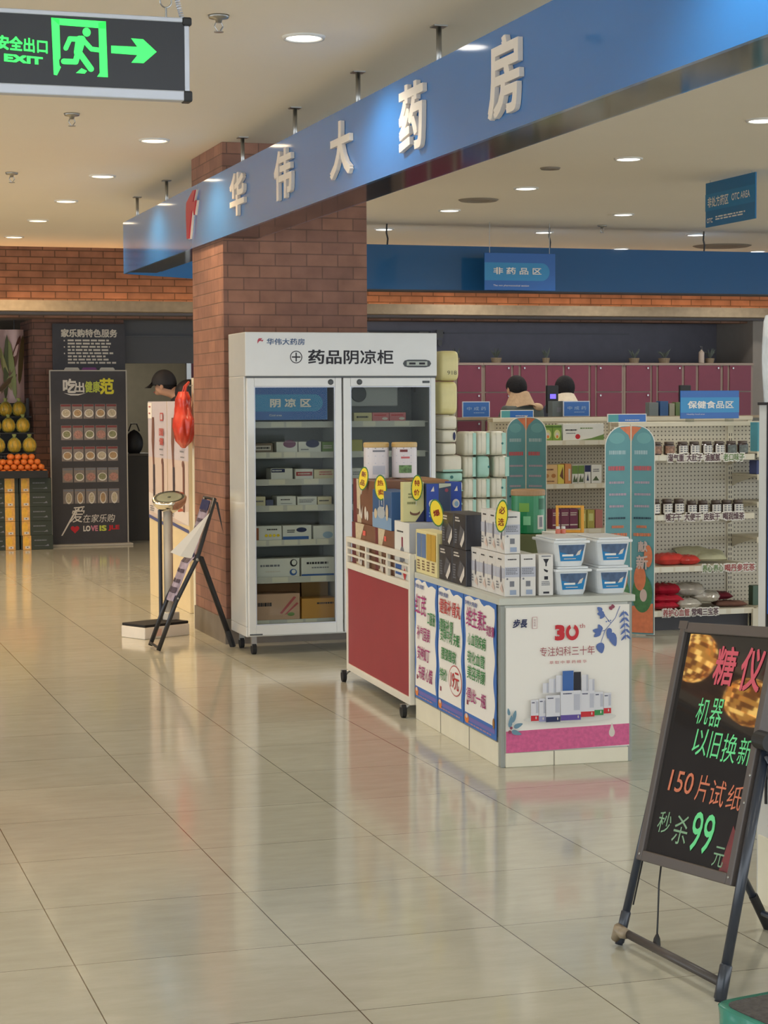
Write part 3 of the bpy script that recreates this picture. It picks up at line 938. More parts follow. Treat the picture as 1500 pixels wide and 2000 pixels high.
ob('worktop', MB().box(-0.008, CW + 0.012, -0.008, CL, CT - 0.028, CT), mat('worktop_grey', S(196, 198, 188), 0.4, var=0.03), ctr, bevel=0.003)

# end poster
ep = thing('poster', 'white anniversary poster with medicine boxes and a pink band on the counter end', 'poster', C(0.021, -0.0045, 0.066), CR)
EW, EH = 0.532, 0.585
ob('sheet', MB().box(0, EW, 0, 0.0015, 0, EH), PAPER, ep)
items = [('p', [(0.0, -0.006), (EW, 0.004), (EW, 0.092), (0.0, 0.082)], mat('poster_pink', S(206, 92, 140), 0.5, var=0.14, vs=60))]
items += [('e', 0.456, 0.058, 0.026, 0.036, PALEINK), ('p', [(0.444, 0.062), (0.468, 0.062), (0.456, 0.1)], PALEINK)]
DBL = mat('folk_blue', S(84, 108, 168), 0.5)
PLUM = mat('folk_plum', S(140, 60, 80), 0.5)
stem_ = [((0.40, 0.41), (0.425, 0.48)), ((0.425, 0.48), (0.47, 0.53)), ((0.47, 0.53), (0.49, 0.578)), ((0.425, 0.48), (0.385, 0.475)), ((0.45, 0.51), (0.42, 0.545)), ((0.505, 0.56), (0.515, 0.44))]
for (x0, z0), (x1, z1) in stem_:
    L = math.hypot(x1 - x0, z1 - z0)
    nx, nz = -(z1 - z0) / L * 0.0012, (x1 - x0) / L * 0.0012
    items.append(('p', [(x0 - nx, z0 - nz), (x1 - nx, z1 - nz), (x1 + nx, z1 + nz), (x0 + nx, z0 + nz)], DBL))


def leaf(x, z, l, wd, an, m):
    ca_, sa = math.cos(R(an)), math.sin(R(an))
    pts = []
    for k in range(12):
        t_ = 2 * math.pi * k / 12
        a = l / 2 * math.cos(t_)
        b_ = wd / 2 * math.sin(t_) * (1.15 - 0.5 * math.cos(t_))
        pts.append((x + (a + l / 2) * ca_ - b_ * sa, z + (a + l / 2) * sa + b_ * ca_))
    return ('p', pts, m)


for x, z, l, wd, an, m in ((0.40, 0.43, 0.045, 0.03, -75, DBL), (0.41, 0.475, 0.04, 0.02, 170, DBL), (0.405, 0.475, 0.035, 0.018, 215, DBL), (0.41, 0.48, 0.03, 0.016, 120, DBL), (0.45, 0.47, 0.06, 0.028, -70, DBL), (0.445, 0.49, 0.045, 0.02, -100, DBL), (0.42, 0.55, 0.03, 0.018, 180, DBL), (0.42, 0.55, 0.028, 0.016, 230, DBL), (0.41, 0.56, 0.026, 0.016, 140, DBL), (0.46, 0.57, 0.018, 0.014, 110, PLUM), (0.445, 0.565, 0.018, 0.014, 60, PLUM)):
    items.append(leaf(x, z, l, wd, an, m))
for k in range(5):
    z = 0.555 - 0.024 * k
    items.append(leaf(0.507 + 0.002 * k, z, 0.032, 0.008, -135, DBL))
    items.append(leaf(0.508 + 0.002 * k, z, 0.026, 0.008, -45, DBL))
for k in range(3):
    items.append(('e', 0.428 + 0.009 * k, 0.517 + 0.002 * k, 0.006, 0.006, DBL))
FT = mat('folk_teal', S(104, 140, 160), 0.5)
for x, z, l, wd, an in ((0.012, 0.1, 0.05, 0.014, 80), (0.02, 0.12, 0.04, 0.014, 60), (0.03, 0.1, 0.04, 0.016, 20), (0.02, 0.085, 0.045, 0.016, -20), (0.03, 0.14, 0.03, 0.012, 75), (0.01, 0.15, 0.03, 0.01, 100)):
    items.append(leaf(x, z, l, wd, an, FT))
items += [('e', 0.012, 0.082, 0.014, 0.014, PLUM), ('e', 0.018, 0.098, 0.012, 0.012, PLUM)]
# pictured boxes
items.append(('e', 0.27, 0.128, 0.4, 0.04, mat('podium_shade', S(214, 212, 206), 0.6)))
BX = mat('picture_box', S(216, 216, 222), 0.6)
BXG = mat('picture_box_grey', S(184, 186, 198), 0.6)
for x0, x1, z0, z1, c in ((0.152, 0.178, 0.235, 0.275, None), (0.178, 0.208, 0.235, 0.292, None), (0.208, 0.238, 0.235, 0.305, None), (0.318, 0.348, 0.235, 0.303, None), (0.348, 0.375, 0.235, 0.284, None),
                          (0.236, 0.284, 0.232, 0.322, BL), (0.284, 0.316, 0.232, 0.316, INK)):
    items.append(('r', (x0 + x1) / 2, (z0 + z1) / 2, x1 - x0 - 0.001, z1 - z0, c or BX))
    if c is None:
        items.append(('r', x1 - 0.005, (z0 + z1) / 2, 0.008, z1 - z0, BXG))
for x0, x1, z0, z1, c in ((0.1, 0.134, 0.124, 0.21, RED), (0.134, 0.164, 0.12, 0.214, mat('lilac', S(150, 150, 190), 0.5)), (0.372, 0.412, 0.136, 0.232, GREENINK), (0.412, 0.445, 0.142, 0.226, RED), (0.312, 0.372, 0.132, 0.238, RED), (0.162, 0.224, 0.118, 0.226, NAVY), (0.224, 0.312, 0.122, 0.242, PURPLE)):
    items += [('r', (x0 + x1) / 2, (z0 + z1) / 2, x1 - x0 - 0.001, z1 - z0, BX), ('r', (x0 + x1) / 2, z0 + 0.01, x1 - x0 - 0.001, 0.022, c), ('r', x1 - (x1 - x0) * 0.2, (z0 + z1) / 2 + 0.012, (x1 - x0) * 0.3, (z1 - z0) * 0.55, BXG), ('l', x0 + (x1 - x0) * 0.35, z1 - 0.012, (x1 - x0) * 0.45, 0.008, 1, NAVY), ('e', x1 - 0.012, z0 + 0.012, 0.005, 0.012, PALEINK)]
art(ep, '-y', 0, items, gap=0.0006)
dq = -0.006
text(ep, '步長', '-y', 0.058, 0.521, dq, 0.062, 0.036, NAVY, bold=0.03, shear=0.2)
ob('badge', MB().rect('-y', dq, 0.121, 0.522, 0.02, 0.048), mat('badge_rose', S(206, 160, 160), 0.5), ep)
ob('badge_field', MB().rect('-y', dq - 0.0004, 0.121, 0.522, 0.016, 0.044), PAPER, ep)
text(ep, '妇\n科\n药', '-y', 0.121, 0.522, dq - 0.0008, 0.009, 0.032, PLUM)
text(ep, '3', '-y', 0.228, 0.478, dq, 0.042, 0.064, RED, bold=0.05)
on_ = MB()
nn = 36
on_.add([on('-y', 0.282 + r * 0.85 * math.cos(math.pi * (0.62 + 1.76 * i / nn)), 0.478 + r * math.sin(math.pi * (0.62 + 1.76 * i / nn)), dq) for r in (0.033, 0.017) for i in range(nn + 1)], [(i, i + 1, nn + 2 + i, nn + 1 + i) for i in range(nn)])
ob('numeral', on_, RED, ep)
text(ep, 'th', '-y', 0.325, 0.503, dq, 0.024, 0.018, PINKRED)
text(ep, '专注妇科三十年', '-y', 0.261, 0.402, dq, 0.236, 0.038, mat('plum_red_ink', S(158, 70, 76), 0.5), slope=0.0)
text(ep, '萃 取 中 草 药 精 华', '-y', 0.264, 0.357, dq, 0.16, 0.013, PINKRED)

# three hand written price posters along the side
for nm, y0, y1, lines, lb in (
    ('a', 0.905, 1.283, [('红芪', 1.165, 0.548, 0.19, 0.095, MAGENTA), ('口服液', 0.985, 0.5, 0.13, 0.06, GREENINK), ('补气固表', 1.12, 0.418, 0.22, 0.065, MAGENTA), ('安神如丁', 1.12, 0.325, 0.21, 0.065, MAGENTA), ('失眠 心慌', 1.09, 0.235, 0.24, 0.065, MAGENTA)], 'hand written red astragalus poster, far one of three on the counter side'),
    ('b', 0.497, 0.893, [('健脑补肾丸', 0.69, 0.58, 0.33, 0.068, RED), ('健脑补肾', 0.745, 0.497, 0.22, 0.055, GREENINK), ('安神平肉 失眠', 0.69, 0.45, 0.3, 0.055, GREENINK), ('腰膝酸软', 0.71, 0.37, 0.24, 0.055, GREENINK), ('特价', 0.79, 0.275, 0.12, 0.055, GREENINK), ('19元', 0.615, 0.27, 0.13, 0.08, RED)], 'hand written brain tonic pill poster, middle one of three on the counter side'),
    ('c', 0.035, 0.487, [('维生素E', 0.3, 0.575, 0.28, 0.085, MAGENTA), ('软胶囊', 0.1, 0.545, 0.11, 0.045, MAGENTA), ('心血管疾病', 0.29, 0.482, 0.26, 0.055, GREENINK), ('软化血管', 0.3, 0.405, 0.25, 0.055, GREENINK), ('美容养颜', 0.3, 0.34, 0.26, 0.06, GREENINK), ('得此一瓶', 0.3, 0.243, 0.28, 0.06, MAGENTA)], 'hand written vitamin E poster, near one of three on the counter side')):
    p_ = thing('poster', lb, 'poster', C(-0.0075, 0, 0), CR, 'hand written posters')
    wd = y1 - y0
    am = -(y0 + y1) / 2
    ob('sheet', MB().box(0, 0.0015, y0, y1, 0.105, 0.688), mat('poster_blue', S(58, 112, 190), 0.5, var=0.03), p_)
    # scalloped white writing field
    pts = []
    K = 40
    for k in range(K + 1):
        z = 0.16 + (0.64 - 0.16) * k / K
        pts.append((am + wd * (0.44 + 0.025 * math.sin(k * 0.42 + ord(nm))), z))
    for k in range(1, 13):
        u = k / 12
        a = am + wd * (0.44 - 0.9 * u)
        pts.append((a, 0.638 + 0.012 * abs(math.sin(u * 9.4)) + 0.012 * (u > 0.45)))
    for k in range(K, -1, -1):
        z = 0.16 + (0.64 - 0.16) * k / K
        pts.append((am - wd * (0.455 + 0.02 * math.sin(k * 0.37 + 1)), z))
    its = [('p', pts, PAPER), ('r', am + wd * 0.03, 0.137, wd * 0.86, 0.018, mat('footer_violet', S(112, 104, 176), 0.5)), ('l', am, 0.118, wd * 0.8, 0.012, 1, mat('footer_rose', S(176, 130, 150), 0.5)),
           ('r', am - wd * 0.38, 0.205, wd * 0.06, 0.02, PLUM), ('e', am - wd * 0.41, 0.135, wd * 0.14, 0.04, ORANGE), ('e', am - wd * 0.41, 0.145, wd * 0.07, 0.018, PALEINK)]
    if nm == 'c':
        its.append(('e', am + wd * 0.43, 0.17, wd * 0.06, 0.045, mat('acorn_brown', S(164, 110, 52), 0.5)))
    if nm == 'b':
        its += [('e', -0.615, 0.27, 0.2, 0.135, PINKRED), ('e', -0.615, 0.27, 0.185, 0.125, PAPER)]
    art(p_, '-x', 0, its, gap=0.0006)
    text(p_, '华伟大药房', '-x', am - wd * 0.25, 0.632, -0.005, wd * 0.4, 0.02, mat('head_blue', S(92, 110, 170), 0.5), bold=0.02)
    for s_, yc, zc, w_, h_, m in lines:
        text(p_, s_, '-x', -yc, zc, -0.0052, w_, h_, m, bold=0.006, shear=0.12, name='hand_lettering')

# goods cart
ct = thing('goods_cart', 'white wheeled cart with a dark red side panel standing behind the counter', 'cart', C(0, 0), CR)
ya, yb, xa, xb = 1.30, 2.595, -0.028, 0.5
CPAINT = mat('cart_white_paint', S(226, 222, 208), 0.4, var=0.03)
for y in (ya, yb - 0.025):
    for x in (xa, xb - 0.025):
        ob('corner_post', MB().box(x, x + 0.025, y, y + 0.025, 0.06, 0.772), CPAINT, ct, bevel=0.003)
rl = MB()
for x in (xa, xb - 0.022):
    rl.box(x, x + 0.022, ya + 0.025, yb - 0.025, 0.745, 0.772).box(x, x + 0.022, ya + 0.025, yb - 0.025, 0.605, 0.638).box(x, x + 0.022, ya + 0.025, yb - 0.025, 0.06, 0.096)
for y in (ya, yb - 0.022):
    rl.box(xa + 0.025, xb - 0.025, y, y + 0.022, 0.745, 0.772).box(xa + 0.025, xb - 0.025, y, y + 0.022, 0.605, 0.638).box(xa + 0.025, xb - 0.025, y, y + 0.022, 0.06, 0.096)
ob('rail', rl, CPAINT, ct, bevel=0.002)
gr = MB()
for z in (0.673, 0.71):
    gr.box(xa + 0.004, xa + 0.014, ya + 0.025, yb - 0.025, z, z + 0.01)
    gr.box(xb - 0.018, xb - 0.008, ya + 0.025, yb - 0.025, z, z + 0.01)
for k in (1, 2):
    y = ya + (yb - ya) * k / 3
    gr.box(xa + 0.002, xa + 0.018, y - 0.012, y + 0.012, 0.638, 0.745)
    gr.box(xb - 0.02, xb - 0.004, y - 0.012, y + 0.012, 0.638, 0.745)
ob('guard_grid', gr, CPAINT, ct)
ob('side_panel', MB().box(xa + 0.006, xa + 0.012, ya + 0.025, yb - 0.025, 0.096, 0.605), mat('dark_red_panel', S(152, 46, 58), 0.42, var=0.05, vs=5), ct)
ob('side_panel', MB().box(xb - 0.012, xb - 0.006, ya + 0.025, yb - 0.025, 0.096, 0.605), MATS['dark_red_panel'], ct)
ob('deck', MB().box(xa + 0.022, xb - 0.022, ya + 0.022, yb - 0.022, 0.585, 0.602), CPAINT, ct)
for y, s_ in ((ya + 0.03, -1), (yb - 0.04, 1)):
    for x, q in ((xa + 0.01, -1), (xb - 0.02, 1)):
        c_ = ob('caster', MB().cyl((x - 0.035 - 0.01, y + 0.03 * 0, 0.032), (x - 0.035 + 0.01, y, 0.032), 0.032, n=18), RUBBER, ct)
        ob('fork', MB().tube([(x, y, 0.06), (x - 0.018, y, 0.05), (x - 0.028, y, 0.032)], 0.009, 8).box(x - 0.05, x - 0.02, y - 0.008, y + 0.008, 0.05, 0.064), STEEL, c_)


def put(label, x, y, z, size, m, **k):
    return carton(label, C(x, y, z + 0.0008), size, m, CR, **k)


CH = mat('chocolate_carton', S(124, 82, 58), 0.45, var=0.05)
DR = mat('maroon_print', S(112, 44, 46), 0.5)
GRAIN = mat('grain_print', S(206, 190, 160), 0.55, var=0.12, vs=60)


def brown_art(w_, h_, badge=True):
    """print of the -x face; a runs from -w (back) to 0 (front)"""
    it = [('p', [(-w_, 0), (-w_ * 0.8, 0), (-w_ * 0.86, h_), (-w_, h_)], DR), ('p', [(-w_ * 0.8, 0), (-w_ * 0.6, 0), (-w_ * 0.66, h_ * 0.6), (-w_ * 0.45, h_), (-w_ * 0.84, h_)], GRAIN), ('e', -w_ * 0.78, h_ * 0.25, w_ * 0.16, h_ * 0.14, BROWN)]
    if badge:
        it += [('r', -w_ * 0.45, h_ * 0.82, w_ * 0.12, h_ * 0.1, mat('salmon', S(222, 96, 84), 0.5))]
    it += [('e', -w_ * 0.4, h_ * 0.25, w_ * 0.1, h_ * 0.3, PALEINK), ('e', -w_ * 0.3, h_ * 0.2, w_ * 0.09, h_ * 0.22, PALEINK), ('p', [(-w_ * 0.72, h_ * 0.18), (-w_ * 0.66, h_ * 0.5), (-w_ * 0.6, h_ * 0.2), (-w_ * 0.52, h_ * 0.42), (-w_ * 0.55, h_ * 0.1)], PALEINK)]
    return it


GB = 'boxes on the cart and counter'
put('lower brown grain drink box at the far end of the cart, behind the guard grid', 0.0, 2.065, 0.602, (0.2, 0.5, 0.25), CH, group=GB, fronts=[('-x', brown_art(0.5, 0.25))])
put('lower brown grain drink box behind the middle of the guard grid', 0.0, 1.69, 0.602, (0.2, 0.37, 0.25), CH, group=GB, fronts=[('-x', brown_art(0.37, 0.25))])
put('upper brown grain drink box with a yellow tag at the cart far end', 0.012, 2.13, 0.853, (0.2, 0.45, 0.228), CH, group=GB, fronts=[('-x', brown_art(0.45, 0.228, False))])
put('lowest plain brown carton at the far back of the cart', 0.215, 2.08, 0.602, (0.18, 0.46, 0.25), KRAFT, group=GB)
put('plain brown carton directly under the right milk powder tin on the cart', 0.215, 2.08, 0.853, (0.18, 0.46, 0.232), KRAFT, group=GB)
DUSK = mat('dusk_blue_print', S(54, 92, 140), 0.45)
put('blue milk gift box with drawn bottles, in front of the brown cartons on the cart', 0.0, 1.735, 0.853, (0.12, 0.38, 0.19), DUSK, group=GB,
    fronts=[('-x', [('p', [(-0.38, 0), (0, 0), (0, 0.06), (-0.38, 0.075)], mat('haze_blue', S(130, 162, 196), 0.5)), ('r', -0.19, 0.13, 0.1, 0.055, PALEINK), ('r', -0.19, 0.13, 0.085, 0.042, DUSK), ('e', -0.2, 0.08, 0.16, 0.06, mat('mist', S(176, 184, 190), 0.5)), ('e', -0.31, 0.07, 0.06, 0.05, GRAIN), ('e', -0.08, 0.085, 0.05, 0.08, GRAIN), ('p', [(-0.26, 0.16), (-0.24, 0.185), (-0.22, 0.16)], PALEINK)])])
put('teal box edge standing beside the blue milk gift box on the cart', 0.125, 1.74, 0.853, (0.06, 0.2, 0.22), mat('teal_carton', S(24, 110, 150), 0.45), group=GB)
GREYC = mat('grey_carton', S(176, 178, 184), 0.5, var=0.03)
put('tall white supplement box with a bottle picture, near end of the cart', 0.0, 1.40, 0.602, (0.3, 0.275, 0.308), GREYC, group=GB,
    fronts=[('-x', [('r', -0.1375, 0.154, 0.274, 0.307, WC), ('l', -0.17, 0.26, 0.12, 0.014, 1, INK), ('r', -0.13, 0.19, 0.03, 0.09, PLUM), ('e', -0.13, 0.13, 0.09, 0.12, GREYINK), ('r', -0.2, 0.08, 0.11, 0.06, BL), ('e', -0.09, 0.08, 0.1, 0.08, PALEINK), ('p', [(-0.08, 0.03), (-0.05, 0.06), (-0.08, 0.09), (-0.11, 0.06)], RED)])])
LM = mat('pale_lime_carton', S(212, 206, 148), 0.45, var=0.05)
put('pale yellow green pouch box with a yellow price tag, on the white supplement box', -0.004, 1.50, 0.911, (0.104, 0.05, 0.19), LM, group=GB,
    fronts=[('-y', [('r', 0.05, 0.17, 0.012, 0.016, mat('moss', S(128, 130, 80), 0.5)), ('l', 0.05, 0.125, 0.05, 0.03, 2, MATS['moss']), ('l', 0.05, 0.09, 0.06, 0.02, 1, MATS['moss']), ('e', 0.058, 0.045, 0.05, 0.03, BROWN), ('e', 0.058, 0.052, 0.044, 0.022, LM), ('p', [(0.06, 0), (0.104, 0), (0.104, 0.06)], NAVY)])])
ROYAL = mat('royal_blue_carton', S(24, 62, 156), 0.4)
NIGHT = mat('night_blue_carton', S(38, 52, 82), 0.4)


def royal_art(w_):
    return [('e', w_ * 0.5, 0.085, 0.036, 0.042, PALEINK), ('e', w_ * 0.55, 0.083, 0.02, 0.026, MATS['haze_blue']), ('p', [(w_ * 0.35, 0.145), (w_ * 0.65, 0.145), (w_ * 0.6, 0.17)], PALEINK), ('l', w_ * 0.5, 0.035, w_ * 0.6, 0.03, 2, MATS['haze_blue'])]


put('left royal blue and navy gift box with a round emblem, on the white supplement box', 0.103, 1.47, 0.911, (0.122, 0.09, 0.182), NIGHT, group=GB,
    fronts=[('-y', [('r', 0.0305, 0.091, 0.06, 0.18, ROYAL)] + royal_art(0.06) + [('e', 0.1, 0.15, 0.018, 0.018, PLUM), ('p', [(0.062, 0.16), (0.121, 0.17), (0.121, 0.182), (0.062, 0.182)], mat('pale_sage', S(178, 184, 166), 0.5))])])
put('right royal blue gift box with a white round emblem, on the white supplement box', 0.227, 1.49, 0.911, (0.058, 0.09, 0.188), ROYAL, group=GB, fronts=[('-y', royal_art(0.058))])
put('tall cream box with blue and gold column print, at the counter edge beside the cart', 0.004, 0.945, CT, (0.085, 0.355, 0.2), mat('butter_carton', S(230, 218, 160), 0.45), group=GB,
    fronts=[('-x', [('r', -0.30, 0.13, 0.075, 0.11, mat('column_blue', S(96, 122, 164), 0.5)), ('r', -0.218, 0.13, 0.075, 0.11, mat('column_blue', S(96, 122, 164), 0.5)), ('r', -0.13, 0.13, 0.075, 0.12, mat('column_gold', S(196, 156, 54), 0.5)), ('r', -0.05, 0.13, 0.075, 0.12, mat('column_gold', S(196, 156, 54), 0.5))] + [('l', -0.3 + 0.083 * k, 0.04, 0.05, 0.05, 4, BROWN) for k in range(4)]),
            ('-y', [('l', 0.04, 0.12, 0.05, 0.06, 4, GREYINK)])])
JET = mat('black_carton', S(44, 44, 52), 0.38)


def black_art(w_, h_):
    return [('l', -w_ * 0.68, h_ * 0.84, w_ * 0.4, h_ * 0.16, 2, PALEINK), ('l', -w_ * 0.82, h_ * 0.35, w_ * 0.22, h_ * 0.44, 6, GREYINK), ('p', [(-w_ * 0.62, h_ * 0.26), (-w_ * 0.42, h_ * 0.7), (-w_ * 0.1, h_ * 0.55), (-w_ * 0.3, h_ * 0.1)], mat('graphite', S(84, 84, 90), 0.5)), ('p', [(-w_ * 0.46, h_ * 0.14), (-w_ * 0.1, h_ * 0.56), (-w_ * 0.1, h_ * 0.3), (-w_ * 0.32, h_ * 0.06)], PALEINK)]


for x, y, z, d_, h_, lb in ((0.01, 0.725, CT, 0.205, 0.154, 'lower left black meter box of the four on the counter'), (0.01, 0.51, CT, 0.21, 0.154, 'lower right black meter box of the four on the counter'),
                            (0.012, 0.705, CT + 0.155, 0.185, 0.15, 'upper left black meter box behind a yellow tag on the counter'), (0.012, 0.52, CT + 0.155, 0.18, 0.152, 'upper right black meter box with its icon side showing on the counter')):
    put(lb, x, y, z, (0.13, d_, h_), JET, group='black meter boxes', fronts=[('-x', black_art(d_, h_)), ('-y', [('r', 0.1, h_ * 0.3 + 0.03 * k, 0.012, 0.008, GREYINK) for k in range(3)])])


def white_side(w_, h_):
    return [('r', -w_ / 2, h_ * 0.55, w_, h_ * 0.24, BXG), ('l', -w_ / 2, h_ * 0.87, w_ * 0.5, h_ * 0.06, 1, INK), ('e', -w_ * 0.42, h_ * 0.52, w_ * 0.2, h_ * 0.4, mat('meter_grey', S(92, 90, 104), 0.5)), ('e', -w_ * 0.42, h_ * 0.54, w_ * 0.13, h_ * 0.3, mat('meter_screen', S(120, 118, 128), 0.5)), ('p', [(-w_ * 0.5, h_ * 0.16), (-w_ * 0.3, h_ * 0.3), (-w_ * 0.1, h_ * 0.12), (-w_ * 0.2, h_ * 0.08)], mat('skin_print', S(214, 190, 178), 0.5)), ('l', -w_ * 0.78, h_ * 0.25, w_ * 0.3, h_ * 0.2, 3, GREYINK)]


def white_front(w_, h_):
    return [('r', w_ / 2, h_ * 0.58, w_ * 0.98, h_ * 0.24, BXG), ('l', w_ * 0.5, h_ * 0.88, w_ * 0.6, h_ * 0.05, 1, INK), ('l', w_ * 0.5, h_ * 0.6, w_ * 0.85, h_ * 0.16, 4, GREYINK), ('r', w_ * 0.48, h_ * 0.3, w_ * 0.3, h_ * 0.13, GREYINK), ('r', w_ * 0.55, h_ * 0.1, w_ * 0.42, h_ * 0.11, mat('barcode_blue', S(150, 164, 188), 0.5)), ('e', w_ * 0.16, h_ * 0.42, w_ * 0.13, h_ * 0.045, GREYINK)]


WM = mat('silver_white_carton', S(222, 218, 212), 0.35, var=0.02)
for c_, x in enumerate((0.034, 0.103)):
    for k in range(4):
        put(f'{ORD[k]} white glucose meter box from the front, lower {"left" if c_ == 0 else "right"} row on the counter', x, 0.05 + 0.117 * k, CT, (0.064, 0.115, 0.172), WM, group='white meter boxes', fronts=[('-x', white_side(0.115, 0.172)), ('-y', white_front(0.064, 0.172))] if (k == 0 or c_ == 0) else ())
for k in range(3):
    put(f'{ORD[k]} white glucose meter box from the front, upper row on the counter', 0.04, 0.066 + 0.108 * k, CT + 0.1735, (0.066, 0.106, 0.17), WM, group='white meter boxes', fronts=[('-x', white_side(0.106, 0.17)), ('-y', white_front(0.066, 0.17))])
put('slim white box with black icons standing alone beside the plastic tubs', 0.182, 0.055, CT, (0.062, 0.08, 0.168), WM, group='white meter boxes', fronts=[('-y', [('p', [(0.018, 0.15), (0.044, 0.15), (0.034, 0.132), (0.034, 0.12), (0.028, 0.12), (0.028, 0.132)], INK), ('p', [(0.02, 0.11), (0.04, 0.102), (0.036, 0.094), (0.024, 0.1)], INK), ('r', 0.031, 0.072, 0.016, 0.014, INK), ('l', 0.031, 0.05, 0.04, 0.02, 3, GREYINK), ('r', 0.031, 0.012, 0.026, 0.008, INK), ('r', 0.031, 0.161, 0.04, 0.004, GREYINK)])])

# plastic tubs
TUB = mat('milky_plastic', S(226, 230, 232), 0.3, spec=0.5)


def tub(x, y, z, label):
    t = thing('plastic_tub', label, 'tub', C(x, y, z), CR, 'plastic tubs on the counter')
    W_, D_, Hh = 0.158, 0.28, 0.117
    prof = [((0.022, W_ - 0.022, 0.022, D_ - 0.022), 0.0), ((0.016, W_ - 0.016, 0.016, D_ - 0.016), 0.02), ((0.006, W_ - 0.006, 0.006, D_ - 0.006), 0.095)]
    m_ = MB()
    rings = []
    for (x0, x1, y0, y1), zz in prof:
        rr, pts = 0.03, []
        for cx_, cy_, a0_ in ((x1 - rr, y1 - rr, 0), (x0 + rr, y1 - rr, 90), (x0 + rr, y0 + rr, 180), (x1 - rr, y0 + rr, 270)):
            for k in range(5):
                a = R(a0_ + 22.5 * k)
                pts.append((cx_ + rr * math.cos(a), cy_ + rr * math.sin(a), zz))
        rings.append(pts)
    N = 20
    m_.add(sum(rings, []), [(k * N + i, k * N + (i + 1) % N, (k + 1) * N + (i + 1) % N, (k + 1) * N + i) for k in range(2) for i in range(N)] + [tuple(range(N - 1, -1, -1)), tuple(range(2 * N, 3 * N))])
    ob('body', m_, TUB, t)
    ob('lid', MB().box(0, W_, 0, D_, 0.095, 0.107).box(0.012, W_ - 0.012, 0.012, D_ - 0.012, 0.107, 0.116), TUB, t, bevel=0.004)
    # sloping label on the front wall: y runs from .016 at z=.02 to .006 at z=.095

    def fy(zz):
        return 0.016 - (zz - 0.02) / 0.075 * 0.01 - 0.0008
    def lab(pts, m, d):
        ob('label', MB().add([(a, fy(zz) - d, zz) for a, zz in pts], [tuple(range(len(pts)))]), m, t)
    lab([(0.034, 0.022), (0.124, 0.022), (0.136, 0.089), (0.022, 0.089)], mat('tub_label_blue', S(30, 128, 188), 0.4), 0)
    lab([(0.03, 0.06), (0.09, 0.045), (0.131, 0.066), (0.136, 0.089), (0.022, 0.089)], mat('tub_label_dark', S(74, 96, 128), 0.4, var=0.3, vs=40), 0.0004)
    lab([(0.098, 0.044), (0.116, 0.048), (0.122, 0.07), (0.108, 0.062)], PALEINK, 0.0008)
    lab([(0.04, 0.042), (0.088, 0.042), (0.088, 0.05), (0.04, 0.05)], WHITEINK, 0.0008)
    lab([(0.048, 0.03), (0.1, 0.03), (0.1, 0.033), (0.048, 0.033)], PALEINK, 0.0008)
    return t


tub(0.246, 0.03, CT + 0.0008, 'lower left plastic tub with a blue label on the counter end')
tub(0.422, 0.03, CT + 0.0008, 'lower right plastic tub with a blue label on the counter end')
tub(0.238, 0.03, CT + 0.1178, 'upper left plastic tub with a blue label on the counter end')
tub(0.424, 0.03, CT + 0.1178, 'upper right plastic tub with a blue label on the counter end')


# tins
def tin(name, label, x, y, z, r, h_, body, lid, bands):
    t = thing(name, label, 'tin', C(x, y, z + 0.001), CR, 'tins on the cart and counter')
    ob('can', MB().lathe([(r * 0.96, 0), (r, 0.004), (r, h_ * 0.86), (r * 0.97, h_ * 0.87)], n=32), body, t, smooth=False)
    ob('lid', MB().lathe([(r * 1.0, h_ * 0.86), (r * 1.03, h_ * 0.88), (r * 1.03, h_ * 0.97), (r * 0.97, h_), (r * 0.6, h_ * 0.99)], n=32), lid, t)
    for nm, a0_, a1_, z0, z1, m in bands:
        k = 10
        vs = [((r + 0.0008) * math.cos(R(a0_ + (a1_ - a0_) * i / k)), (r + 0.0008) * math.sin(R(a0_ + (a1_ - a0_) * i / k)), zz) for zz in (z0 * h_, z1 * h_) for i in range(k + 1)]
        ob(nm, MB().add(vs, [(i, i + 1, k + 2 + i, k + 1 + i) for i in range(k)]), m, t)
    return t


TINW = mat('silver_white_tin', S(214, 208, 210), 0.35, metal=0.0, spec=0.5)
LIDT = mat('gold_plastic_lid', S(196, 164, 104), 0.4)
stripes = [('band', -180, 180, z0, z1, m) for z0, z1, m in ((0.83, 0.85, GREYINK), (0.62, 0.64, BXG), (0.42, 0.44, BXG))]
tin('milk_powder_tin', 'left silver milk powder tin with a tan lid on the cart boxes', 0.105, 2.45, 1.0826, 0.066, 0.19, TINW, LIDT, stripes + [('label', -120, -60, 0.74, 0.79, GREYINK), ('label', -120, -60, 0.12, 0.36, BXG)])
tin('milk_powder_tin', 'right silver milk powder tin with a green picture label on the cart boxes', 0.25, 2.42, 1.0866, 0.066, 0.186, TINW, LIDT, stripes + [('label', -125, -90, 0.73, 0.8, DR), ('label', -130, -70, 0.14, 0.36, mat('leafy_label', S(96, 130, 80), 0.5, var=0.5, vs=60)), ('label', -120, -80, 0.55, 0.6, PINKRED)])
put('plain box under the green supplement tin, back of the counter', 0.365, 0.9, CT, (0.19, 0.21, 0.19), mat('green_brown_carton', S(100, 104, 62), 0.6), group=GB)
tin('supplement_tin', 'large green supplement tin with a wood brown lid at the back of the counter', 0.455, 1.0, CT + 0.191, 0.077, 0.2, mat('green_tin', S(22, 128, 76), 0.35), mat('brown_plastic_lid', S(164, 128, 88), 0.5), [('label', -140, -105, 0.5, 0.7, mat('lime_label', S(110, 160, 62), 0.5)), ('label', -75, -45, 0.1, 0.42, PALEINK), ('label', -70, -40, 0.55, 0.8, mat('deep_green', S(20, 92, 58), 0.5)), ('label', -68, -52, 0.15, 0.38, GREYINK), ('label', -125, -100, 0.2, 0.4, mat('pale_green_ink', S(130, 200, 150), 0.5))])
